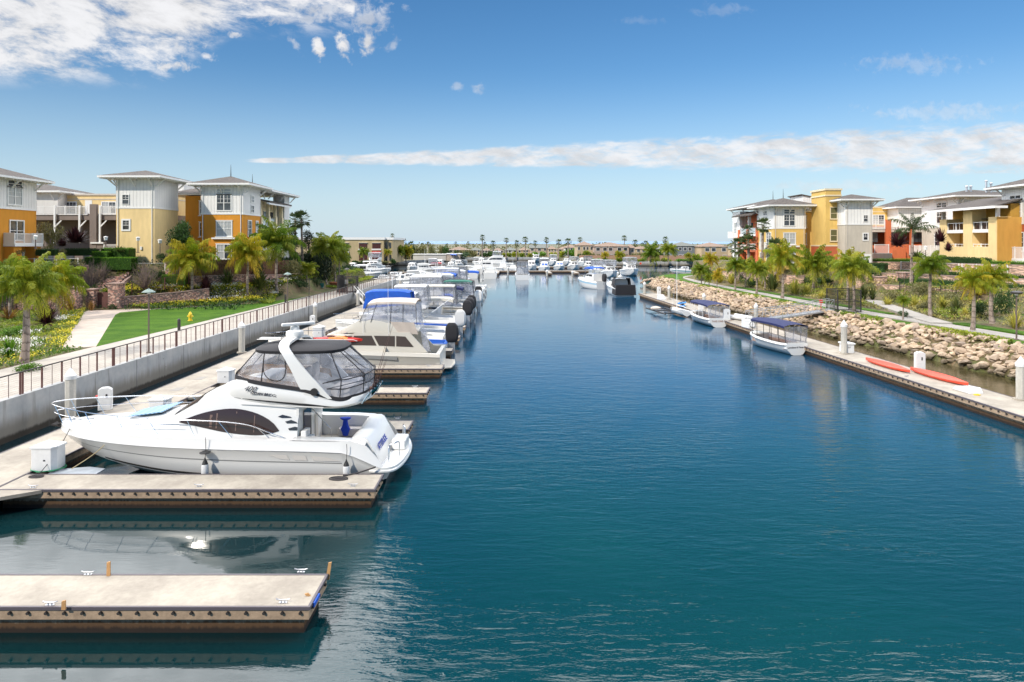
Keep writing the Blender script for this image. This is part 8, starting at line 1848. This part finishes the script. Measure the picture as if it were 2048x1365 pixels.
def cabinet(label, x, y, rz=0, w_=.62, h_=1.15, red=False):
    t_ = thing('power_pedestal', label, 'power pedestal', (x, y, DZ), rz, 'white service pedestals'); b = MB(); b.extr([(-w_/2, -.16, 0), (w_/2, -.16, 0), (w_/2, -.16, h_-.10), (w_/4, -.16, h_), (-w_/4, -.16, h_), (-w_/2, -.16, h_-.10)], (0, .32, 0)); b.build('body', M_white, t_, bevel=.03)
    b = MB(); b.box(.04, .12, -.175, -.155, h_*.55, h_*.72); b.build('socket', M_blk, t_); b = MB(); b.box(-w_/2+.05, w_/2-.05, -.172, -.158, .12, h_*.42); b.build('door', M_white, t_)
    if red: b = MB(); b.tube([(-w_/2-.12, 0, h_*.62), (-w_/2, 0, h_*.62)], .06, 8); b.build('hydrant_valve', M_red, t_)
    return t_
c_ = P(206, 822, .5); cabinet('tall white service pedestal with a red valve behind the yacht bow rail', c_.x, c_.y+.2, R(20), .62, 1.15, True); c_ = P(1837, 741, .5); cabinet('tall white service pedestal between the two salmon kayaks', c_.x+.2, c_.y+.2, R(-8), .62, 1.2)
c_ = P(625, 650, .5); cabinet('white service pedestal left of the third pile', c_.x, c_.y, 0, .5, 1.0); c_ = P(1448, 642, .5); cabinet('white service pedestal behind the second electric launch on the dock', c_.x+.3, c_.y, 0, .7, 1.3); c_ = P(1317, 592, .5); cabinet('slim white service pedestal at the far end of the right dock', c_.x+.3, c_.y+1, 0, .6, 1.4)
c_ = P(1425, 640, .5); cabinet('white service pedestal at the bow of the second electric launch', 24.0, 84.5, 0, .6, 1.2)
c_ = P(1330, 600, .5); t_ = thing('dock_steps', 'white plastic steps lying on the far end of the right dock', 'dock steps', (c_.x-.5, c_.y, DZ), R(95)); b = MB()
for k in range(3): b.box(-.9+.4*k, 1.0, -.4, .4, k*.24, k*.24+.24)
b.build('treads', M_white, t_, bevel=.02)
c_ = P(1496, 655, .5); t_ = thing('dock_steps', 'white boarding steps with a grey life ring in front of the right dock mooring pile', 'dock steps', (c_.x, c_.y-.2, DZ), R(100)); b = MB()
for k in range(3): b.box(-.7+.35*k, .7, -.4, .4, k*.25, k*.25+.25)
b.build('treads', M_white, t_, bevel=.02); b = MB(); b.tube([(-.75, .30*math.cos(a), .4+.30*math.sin(a)) for a in [k*.449 for k in range(14)]], .05, 6, closed=True); b.build('ring', M_grey, t_, 60)
c_ = P(1935, 783, .5); t_ = thing('dock_steps', 'low white ramp step on the right dock past the nearer salmon kayak', 'dock steps', (c_.x, c_.y, DZ), R(95)); b = MB(); b.extr([(-.65, -.45, 0), (.65, -.45, 0), (.45, -.45, .22), (-.45, -.45, .30)], (0, .9, 0)); b.build('body', M_white, t_, bevel=.03)
b = MB(); c_ = P(1954, 791, .5); b.tube([(c_.x+.16*math.cos(k*.8), c_.y+.12*math.sin(k*.8), DZ+.03) for k in range(16)], .03, 5); tag(b.build('rope_coil', M_yel), 'yellow rope bundle on the right dock beside the low white step', 'rope')
def cleat(label, x, y, m=M_steel, rz=0):
    b = MB(); b.cbox((0, 0, .01), (.22, .08, .02)); b.tube([(-.05, 0, .0), (-.05, 0, .075)], .02, 5); b.tube([(.05, 0, 0), (.05, 0, .075)], .02, 5); b.tube([(-.20, 0, .11), (-.12, 0, .085), (.12, 0, .085), (.20, 0, .11)], .020, 6)
    o = b.build('mooring_cleat', m, smooth=50); o.scale = (.85, .85, .85); o.location = (x, y, DZ); o.rotation_euler = (0, 0, rz); tag(o, label, 'cleat', 'dock cleats')
for lb, px, py, m in (('dark cleat near the left end of the yacht finger dock, camera side', 66, 976, M_alu), ('steel cleat in the middle of the yacht finger dock, camera side', 398, 974, M_alu), ('steel cleat near the outer end of the yacht finger dock', 706, 973, M_alu),
    ('steel cleat on the camera side edge of the nearest dock, left of the stake', 100, 1211, M_alu), ('steel cleat on the camera side edge at the outer end of the nearest dock', 566, 1206, M_alu), ('pale cleat on the far edge of the nearest dock, left', 176, 1150, M_white), ('pale cleat on the far edge of the nearest dock, right', 602, 1145, M_white),
    ('pale cleat on the finger dock behind the yacht stern', 795, 838, M_white), ('pale cleat on the empty finger dock past the canopy', 830, 775, M_white), ('small steel cleat on the right dock by the kayaks', 1813, 754, M_dsteel), ('pale cleat at the end of the dock under the beige cruiser', 857, 733, M_white)):
    c_ = P(px, py, .5); cleat(lb, c_.x, c_.y, M_alu)
for lb, px, pb, pt, tl in (('orange brown stake on the far edge of the nearest dock', 217, 1152, 1125, 0), ('orange brown stake on the camera side of the nearest dock', 133, 1215, 1198, 0), ('tall thin stake at the outer corner of the nearest dock', 655, 1148, 1126, .06), ('short leaning stake near the end of the nearest dock', 629, 1192, 1188, -.2)):
    c_ = P(px, pb, .5); zt = H-(pt-HY)*c_.y/F; b = MB(); zb_ = -.0 if px == 133 else -.15
    b.extr([(-.045, -.02, zb_), (.045, -.02, zb_), (.045+tl, -.02, zt-.5+.02), (-.035+tl, -.02, zt-.5)], (0, .04, 0)); o = b.build('wooden_stake', M_wood2); o.location = (c_.x, c_.y-(.10 if px == 133 else 0), DZ); tag(o, lb, 'stake', 'stakes on the nearest dock')
b = MB(); b.box(-.02, .02, -.55, -.1, -.10, .0); o = b.build('blue_tape', mat('blue_tape', (.02, .12, .6), .5)); o.location = (-4.70, 16.3, DZ-.02); tag(o, 'strip of blue padding on the outer end of the nearest dock', 'padding')
b = MB(); b.extr([(-.9, -.45, 0), (.85, -.5, 0), (.95, .1, 0), (.3, .45, 0), (-.9, .40, 0)], (0, 0, .05)); o = b.build('dock_plate', mat('pale_blue_plate', (.42, .46, .50), .6, var=.2)); o.location = (-16.35, 24.95, DZ-.10); o.rotation_euler = (0, 0, R(12)); tag(o, 'pale bluish triangular plate over the water between the dock box and the yacht bow', 'dock plate')
for i, (px, py) in enumerate(((355, 779), (402, 757))):
    c_ = P(px, py, .5); b = MB(); b.cbox((0, 0, 0), (.5, .9, .008)); o = b.build('hatch_plate', mat('plate_grey', (.28, .26, .23), .7)); o.location = (c_.x, c_.y, DZ+.006); tag(o, ['grey service plate set in the left walkway, nearer one', 'grey service plate set in the left walkway, farther one'][i], 'hatch plate')
# ------------------------------------------------------------------ gangway and gates
gw = thing('gangway', 'grey aluminium gangway sloping down from the gate cage to the right dock', 'gangway'); A_ = Vector((25.3, 71.5, DZ+.08)); Bq = Vector((33.9, 70.5, 2.0)); d = Bq-A_; nn = Vector((-d.y, d.x, 0)).normalized()*.7
b = MB(); b.add([A_-nn, Bq-nn, Bq+nn, A_+nn]+[q-Vector((0, 0, .12)) for q in (A_-nn, Bq-nn, Bq+nn, A_+nn)], [(0, 1, 2, 3), (7, 6, 5, 4), (0, 4, 5, 1), (3, 2, 6, 7)]); b.build('walkway', M_alu, gw)
for s_ in (-1, 1):
    b = MB(); u = Vector((0, 0, 1.1)); b.tube([A_+nn*s_, Bq+nn*s_], .06, 4); b.tube([A_+nn*s_+u, Bq+nn*s_+u], .045, 4); b.tube([A_+nn*s_+u*.55, Bq+nn*s_+u*.55], .02, 4)
    for k in range(11):
        q = A_.lerp(Bq, k/10)+nn*s_; b.tube([q, q+u], .025, 4)
        if k < 10: q2 = A_.lerp(Bq, (k+1)/10)+nn*s_; b.tube([q, q2+u] if k % 2 else [q+u, q2], .02, 4)
    b.build('side_truss', M_alu, gw)
def cage(label, x, y, z, w_, d_, h_, m=M_dsteel, sign=False):
    t_ = thing('gate_cage', label, 'gate', (x, y, z)); b = MB()
    for cx_, cy_ in ((0, 0), (w_, 0), (w_, d_), (0, d_)): b.box(cx_-.05, cx_+.05, cy_-.05, cy_+.05, 0, h_)
    for z_ in (.08, h_*.5, h_-.04):
        b.box(0, w_, -.03, .03, z_-.03, z_+.03); b.box(0, w_, d_-.03, d_+.03, z_-.03, z_+.03); b.box(-.03, .03, 0, d_, z_-.03, z_+.03); b.box(w_-.03, w_+.03, 0, d_, z_-.03, z_+.03)
    b.build('frame', m, t_); b = MB(); k = .12
    while k < w_: b.box(k-.01, k+.01, -.01, .01, 0, h_); b.box(k-.01, k+.01, d_-.01, d_+.01, 0, h_); k += .12
    k = .12
    while k < d_: b.box(-.01, .01, k-.01, k+.01, 0, h_); b.box(w_-.01, w_+.01, k-.01, k+.01, 0, h_); k += .12
    kind(b.build('mesh_bars', m, t_), 'stuff')
    if sign: b = MB(); b.box(.1, .6, -.08, -.05, 1.3, 1.9); b.build('sign_plate', M_grey, t_)
    return t_
cage('black barred gate cage at the head of the right gangway', 34.0, 69.4, 1.75, 2.4, 2.4, 2.4)
cage('dark barred gate on the promenade above the left walkway', -24.6, 97.5, 1.76, 1.7, 1.4, 2.4, sign=True); b = MB(); b.box(-25.8, -24.8, 98, 98.25, 1.76, 4.3); tag(b.build('gate_screen', M_dsteel), 'dark solid screen panel beside the left dock gate', 'screen')
gw2 = thing('gangway', 'short ramp with white rails from the left gate down to the walkway', 'gangway'); b = MB(); b.add([(-23.2, 98.8, 1.7), (-23.2, 97.6, 1.7), (-20.6, 92, .6), (-20.6, 93.5, .6)], [(0, 1, 2, 3)]); b.build('walkway', M_deckbeige, gw2)
for a, c in (((-23.2, 97.6, 1.7), (-20.6, 92, .6)), ((-23.2, 98.8, 1.7), (-20.6, 93.5, .6))): b = MB(); b.tube([(a[0], a[1], a[2]+1), (c[0], c[1], c[2]+1)], .04, 4); [b.tube([Vector(a).lerp(Vector(c), t), Vector(a).lerp(Vector(c), t)+Vector((0, 0, 1))], .025, 4) for t in (0, .33, .66, 1)]; b.build('handrail', M_wtrim, gw2)
# ------------------------------------------------------------------ lamps, hydrant, bollard lights, seats
def lamp(label, px, pb, pt, z=1.76, m=M_verd, style='cone', cat='lamp post', Y=None):
    p = P(px, pb, z) if Y is None else PY(px, pb, Y); zt = H-(pt-HY)*p.y/F; h_ = zt-p.z; t_ = thing('lamp_post', label, cat, (p.x, p.y, p.z), 0, 'lamp posts'); pm_ = M_rust if style == 'cone' and Y is None else M_dsteel
    b = MB(); b.lathe([(.16, 0), (.16, .06), (.06, .10), (.05, h_*.5), (.045, h_-.25)], 8); b.build('post', mat('brown_pole', (.14, .10, .085), .6), t_, 40)
    b = MB()
    if style == 'cone': b.lathe([(.42, h_-.24), (.40, h_-.20), (.20, h_-.07), (.07, h_-.03), (.05, h_+.02)], 14)
    elif style == 'disc': b.lathe([(.36, h_-.22), (.40, h_-.10), (.12, h_)], 12)
    else: b.lathe([(.30, h_-.06), (.26, h_), (.04, h_+.08)], 4)
    b.build('shade', m, t_, 30)
    b = MB(); b.lathe([(.10, h_-.34), (.12, h_-.22), (.10, h_-.2)] if style != 'box' else [(.20, h_-.42), (.24, h_-.07)], 8 if style != 'box' else 4); b.build('lantern', M_wtrim, t_)
lamp('tall brown lamp post with a green cone shade on the promenade by the path', 297.5, 706, 578); lamp('slim lamp post with a pale cone shade at the end of the lawn', 575, 624, 545, 1.76); lamp('dark lamp post by the planting near the left gate', 694, 588, 536, 1.76, M_dsteel)
lamp('tall dark lamp post with a round hood at the right edge of the picture', 2033, 680, 582, 1.8, M_dsteel, 'disc')
for lab, px, pb, pt, Y in (('garden lantern left of the tower, in front of the taupe wing', 211.5, 494, 474, 79), ('garden lantern in front of the beige tower', 276, 506, 475, 80), ('garden lantern by the beige tower corner', 320, 512, 480, 79.5), ('white garden lantern by the near left block balcony', 71, 498, 472, 72), ('garden lantern in front of the sand coloured tower', 1704, 516, 497, 103), ('pale garden lantern below the date palm', 1851, 520, 494, 88)):
    lamp(lab, px, pb, pt, 0, M_wtrim, 'box', 'garden lantern', Y)
c_ = P(380.5, 642, 1.77); t_ = thing('fire_hydrant', 'yellow fire hydrant standing on the left lawn', 'fire hydrant', c_); b = MB(); b.lathe([(.22, 0), (.22, .06), (.15, .08), (.14, .55), (.18, .57), (.18, .62), (.14, .66), (.10, .78), (.04, .82), (.04, .88)], 12); b.build('body', M_yel, t_, 40)
for a in (0, 180, 270): b = MB(); d = Vector((math.cos(R(a)), math.sin(R(a)), 0)); b.tube([d*.1+Vector((0, 0, .42)), d*.27+Vector((0, 0, .42))], .07, 8); b.build('nozzle', M_yel, t_, 50)
def bollard(label, px, py, z=1.76):
    c_ = P(px, py, z); t_ = thing('bollard_light', label, 'bollard light', c_, 0, 'bollard lights'); b = MB(); b.lathe([(.12, 0), (.12, .80)], 10); b.build('post', M_dsteel, t_, 40); b = MB(); b.lathe([(.13, .82), (.13, .92), (.06, 1.0), (.01, 1.01)], 10); b.build('hood', M_dsteel, t_, 40)
bollard('short dark bollard light at the lawn edge near the hydrant', 358, 662); bollard('short dark bollard light at the foot of the slim lamp post', 571, 606)
c_ = P(1642, 622, 1.8); b = MB(); b.tube([(0, 0, 0), (0, 0, .9)], .04, 6); b.cbox((0, 0, 1.0), (.3, .2, .3)); o = b.build('life_ring_post', M_red); o.location = c_; tag(o, 'small red post box beside the black gate cage', 'post box')
c_ = P(663, 576, 1.78); t_ = thing('planter', 'terracotta planter box beside the left dock gate', 'planter', c_); b = MB(); b.cbox((0, 0, .45), (2.4, 1.0, .9)); b.build('box', mat('terracotta', (.45, .12, .05), .8), t_)
c_ = P(643, 581, 1.78); t_ = thing('garden_chair', 'green metal chair by the terracotta planter', 'chair', c_); b = MB(); b.cbox((0, 0, .45), (.55, .5, .06)); b.cbox((0, .25, .8), (.55, .05, .6)); b.build('seat', mat('chair_green', (.05, .25, .20), .5), t_)
for sx in (-.22, .22):
    for sy in (-.2, .2): b = MB(); b.tube([(sx, sy, 0), (sx, sy, .45)], .02, 4); b.build('leg', M_dsteel, t_)
# ------------------------------------------------------------------ beyond: houses, walls, palms
FR = thing('office_building', 'long two storey yellow office building with pale cornice behind the left basin', 'office building'); b = MB(); b.box(-100, -47.5, 246, 275, 1.6, 10.3); b.box(-50, -44.6, 248, 275, 1.6, 10.3); b.build('wall', gen('office_stucco', _stucco((.46, .36, .20))), FR)
b = MB(); b.box(-100.4, -47.1, 245.6, 275, 10.3, 11.2); b.box(-50, -44.2, 247.6, 275, 10.3, 11.2); b.build('cornice', M_wtrim, FR); fS = Face(-100, 246, 0, 'S'); M_maroon = mat('maroon_glass', (.07, .02, .02), .2)
for u in (36.5, 43.4, 48.3):
    for v, h_ in ((7.0, 2.1), (2.6, 2.6)):
        b = MB(); fS.box(b, u, u+3.1, v, v+h_, .01, .06); wn_ = b.build('window', M_maroon, FR); b = MB(); fS.box(b, u-.1, u+3.2, v+h_, v+h_+.9 if v < 3 else v+h_+.1, .02, .5); fS.box(b, u-.2, u+3.3, v-.5, v-.01, .0, .25) if v > 3 else None; b.build('frame', M_wtrim if not (v < 3 and u > 45) else MC['red_canvas'], wn_)
fS = Face(-50, 248, 0, 'S')
for u in (3.1, 4.6):
    for v in (2.4, 6.9): b = MB(); fS.box(b, u-.4, u+.4, v, v+2.4, .01, .06); b.build('window', PANE, FR)
def house(label, px0, px1, pyt, Y, wall_, depth=12, roofc=None, storeys=2, z0=1.7, name='house', wins=4, gable=False, rise=1.8, zt=None):
    a = PY(px0, pyt, Y); c = PY(px1, pyt, Y); zt = a.z-rise; t_ = thing(name, label, 'house', (a.x, Y, z0)); w_ = c.x-a.x; hh = zt-z0; b = MB(); b.box(0, w_, 0, depth, -.5, hh); b.build('wall', wall_, t_)
    b = MB(); o = .5; k = min(w_/2, depth/2)+o; r0 = (-o+k*(1 if not gable else .02), depth/2); r1 = (w_+o-k*(1 if not gable else .02), depth/2)
    b.add([(-o, -o, hh), (w_+o, -o, hh), (w_+o, depth+o, hh), (-o, depth+o, hh), (r0[0], r0[1], hh+rise), (r1[0], r1[1], hh+rise)], [(0, 1, 5, 4), (2, 3, 4, 5), (1, 2, 5), (3, 0, 4), (3, 2, 1, 0)]); b.build('roof', roofc or M_tile, t_)
    for s_ in range(storeys):
        v = hh-(s_+.62)*hh/storeys
        for k in range(wins):
            u = w_*(k+.5+.15*math.sin(k*2.3+s_+px0))/wins; ww = min(1.6, w_/wins*.5); b = MB(); b.box(u-ww/2-.12, u+ww/2+.12, -.08, -.01, v-.12, v+1.42); wi = b.build('window', M_wtrim, t_); b = MB(); b.box(u-ww/2, u+ww/2, -.11, -.085, v, v+1.3); b.build('pane', PANE, wi)
    return t_
M_tile = mat('clay_tile_roof', (.27, .19, .14), .9, var=.25, vscale=2); M_gtile = mat('grey_green_roof', (.17, .18, .16), .9, var=.2)
HB = gen('house_beige', _stucco((.44, .36, .29))); HT = gen('house_tan', _stucco((.46, .35, .22))); HG = gen('house_slate', _stucco((.16, .19, .22))); HP = gen('house_pink', _stucco((.44, .34, .28))); HW = gen('house_white', _stucco((.56, .54, .50)))
house('long beige two storey house, main part, beyond the basin wall', 1188, 1258, 485, 285, HP, 14, wins=5); house('left turreted part of the long beige house', 1155, 1187.5, 483, 290, HT, 14, wins=4); house('small right wing of the long beige house', 1259, 1269, 488, 287, HP, 9, wins=1)
house('slate blue house with white windows and grey green roof', 1343, 1397, 484, 280, HG, 12, M_gtile, wins=5); house('tan house with a clay tile hip roof beside the slate blue one', 1403, 1456, 485, 270, HT, 14, wins=3); house('pale house half hidden behind palms left of the slate blue house', 1318, 1341, 492, 292, HW, 10, M_gtile, wins=2)
house('low tan house behind the broad palm', 1270, 1316, 491, 320, HT, 12, wins=4)
for i, (a, c, t_, Y, m) in enumerate(((1060, 1096, 490, 365, HP), (1097, 1112, 492, 360, HT), (1036, 1059, 495, 370, HT), (1008, 1034, 495, 375, HW), (984, 1006, 496, 370, HP), (962, 982, 496, 380, HW), (940, 960, 495, 375, HT), (896, 938, 494, 360, HT), (1113, 1150, 493, 380, HP), (1462, 1500, 490, 300, HT), (1130, 1154, 489, 350, HW))):
    house(['grey brown gabled house left of the palms', 'narrow house beside the grey brown gabled house', 'yellowish house with small windows mid distance', 'pale house in the middle of the far row', 'pinkish house in the far row under a tall palm', 'white house in the far row', 'tan house at the left of the far row', 'wide low tan house behind the round dark tree', 'pinkish house among palms left of the long beige house', 'tan house behind the white corner of the right block', 'white house at the left end of the long beige house'][i], a, c, t_, Y, m, 10, M_tile if i % 3 else M_gtile, wins=3, gable=i == 0)
for lab, a, c, t_, bt_, Y, m in (('long low white storage shed beyond the left basin', 826, 892, 509, 522, 290, HW), ('second low pale shed behind the white shed', 790, 848, 504, 520, 305, HB), ('low pale shed beside the dark posts', 893, 920, 508, 520, 285, HB)):
    p0, p1 = PY(a, t_, Y), PY(c, t_, Y); r = thing('shed', lab, 'shed', (p0.x, Y, 1.7)); b = MB(); b.box(0, p1.x-p0.x, 0, 8, -.2, p0.z-1.9); b.build('wall', m, r); b = MB(); b.box(-.4, p1.x-p0.x+.4, -.4, 8.4, p0.z-1.9, p0.z-1.6); b.build('roof', M_wtrim, r)
bwall('long brown block wall below the far right houses', [(28, 278, 1.6, 4.0), (95, 268, 1.6, 4.0)], mat('brown_block', (.36, .22, .15), .9, var=.15), .4, False)
far_fan = [crown_fan(9, 22)]
for i, (px, py, Y, r_) in enumerate(((965, 476, 330, 1.9), (1012, 481, 340, 1.9), (986, 488, 335, 2.1), (1033, 488, 340, 2.0), (1051, 480, 350, 2.3), (1070, 487, 345, 1.9), (1093, 481, 350, 1.9), (1117, 485, 330, 2.0), (1136, 484, 320, 2.3), (1160, 480, 380, 2.2), (1248, 477, 380, 2.2), (1270, 487, 420, 2.6), (1292, 488, 420, 2.4), (1284, 490, 500, 2.4), (1331, 480, 420, 2.4), (911, 487, 480, 1.6), (936, 487, 480, 1.6), (969, 489, 430, 1.6), (785, 472, 260, 1.2), (806, 486, 280, 2.2), (822, 492, 300, 2.4), (856, 488, 330, 1.4), (845, 491, 400, 1.8), (893, 491, 420, 1.4))):
    palm_at('tall slim fan palm on the skyline beyond the harbour', px, py, Y, 1.7, r_, far_fan[0], tw=1.8, group='skyline fan palms')
for lab, px, py, Y, r_, ci in (('bushy green palm before the far white and slate houses', 1301, 507, 255, 4.6, 0), ('tall feather palm beside the slate blue house', 1337, 500, 250, 3.6, 1), ('yellowish palm at the brown wall, right of the long beige house', 1240, 511, 262, 2.6, 3), ('thin yellow palm in front of the long beige house', 1211, 511, 262, 2.0, 4), ('small palm at the left end of the long beige house', 1173, 508, 280, 2.0, 1),
    ('palm at the bulkhead under the slate blue house', 1377, 512, 262, 2.0, 3), ('young palm in front of the yellow office building', 728, 505, 236, 2.4, 1), ('young palm at the office corner', 776, 505, 244, 2.0, 3), ('green palm beyond the office corner', 796, 502, 262, 4.0, 0), ('yellow palm next to the green one beyond the office', 812, 504, 270, 3.4, 4)):
    palm_at(lab, px, py, Y, 1.7, r_, QC[ci], tw=1.2, group='palms beyond the basin')
SHP['far'] = [shrub_mesh(60, 500, .24, L_ever), shrub_mesh(61, 500, .24, L_olive)]; SHP['fary'] = [shrub_mesh(62, 500, .24, L_pal), shrub_mesh(63, 500, .22, L_box)]
rr = random.Random(8); i = 0
for px0, px1, Y, zb, hmin, hmax, kd, nm in ((985, 1110, 344, 1.7, 2.2, 3.6, 'fary', 'yellow green bush on the bulkhead beyond the cross docks'), (1112, 1160, 335, 1.7, 2.5, 5.0, 'fary', 'bright bush left of the long beige house'), (1165, 1400, 263, 1.7, 1.0, 1.9, 'fary', 'low bush along the foot of the far brown wall'), (1150, 1340, 281, 1.7, 2.6, 4.2, 'far', 'dark garden tree behind the far brown wall'),
        (790, 900, 300, 1.7, 5.5, 8.0, 'far', 'broad dark tree behind the low sheds'), (700, 790, 238, 1.7, 1.0, 2.0, 'far', 'low dark bush in front of the yellow office'), (800, 985, 350, 1.7, 2.5, 4.5, 'far', 'far dark tree among the small houses'), (1385, 1460, 255, 1.7, 1.6, 3.8, 'fary', 'bush in front of the tan hip roofed house')):
    n_ = max(3, int((px1-px0)/13))
    for k in range(n_):
        px = px0+(px1-px0)*(k+rr.uniform(.2, .8))/n_; x = (px-CX)*Y/F; h_ = rr.uniform(hmin, hmax); wd_ = (px1-px0)/n_*Y/F*rr.uniform(.55, .9)
        shrub(kd, nm, (x, Y+rr.uniform(-2, 2), zb), wd_, h_*1.0, cat='bush' if h_ < 4.5 else 'tree', name='bush' if h_ < 4.5 else 'tree', group=nm)
at('boxd', 'round dark clipped tree in front of the wide tan house', 922, 518, 290, 46, 17, cat='tree', name='tree')
fence('thin railing along the far left promenade', [(-56.0, 160, 1.75), (-56, 222, 1.75)], 1.05, M_dsteel, .5); fence('thin railing on the wall that turns into the left basin', [(-24.5, 134.1, 1.75), (-56, 136.0, 1.75)], 1.05, M_dsteel, .4)
fence('fence of white boards in front of the pale house by the slate one', [(59, 276, 1.7), (63, 275.6, 1.7)], 2.2, M_wtrim, .6, solid=True)

b = MB(); rr = random.Random(5)
def sh_far(g):
    x = g.uniform(-260, 330); return (x, 430+g.uniform(-6, 6), 1.4+g.random()**.7*(6.4+3.2*mnoise.noise(Vector((x*.06, 0, 0))))), g.random()
leaf_cloud(b, 9000, sh_far, 1.4, rr); kind(tag(b.build('tree_line', L_olive), 'dim belt of far trees behind the houses along the horizon', 'trees'), 'stuff')
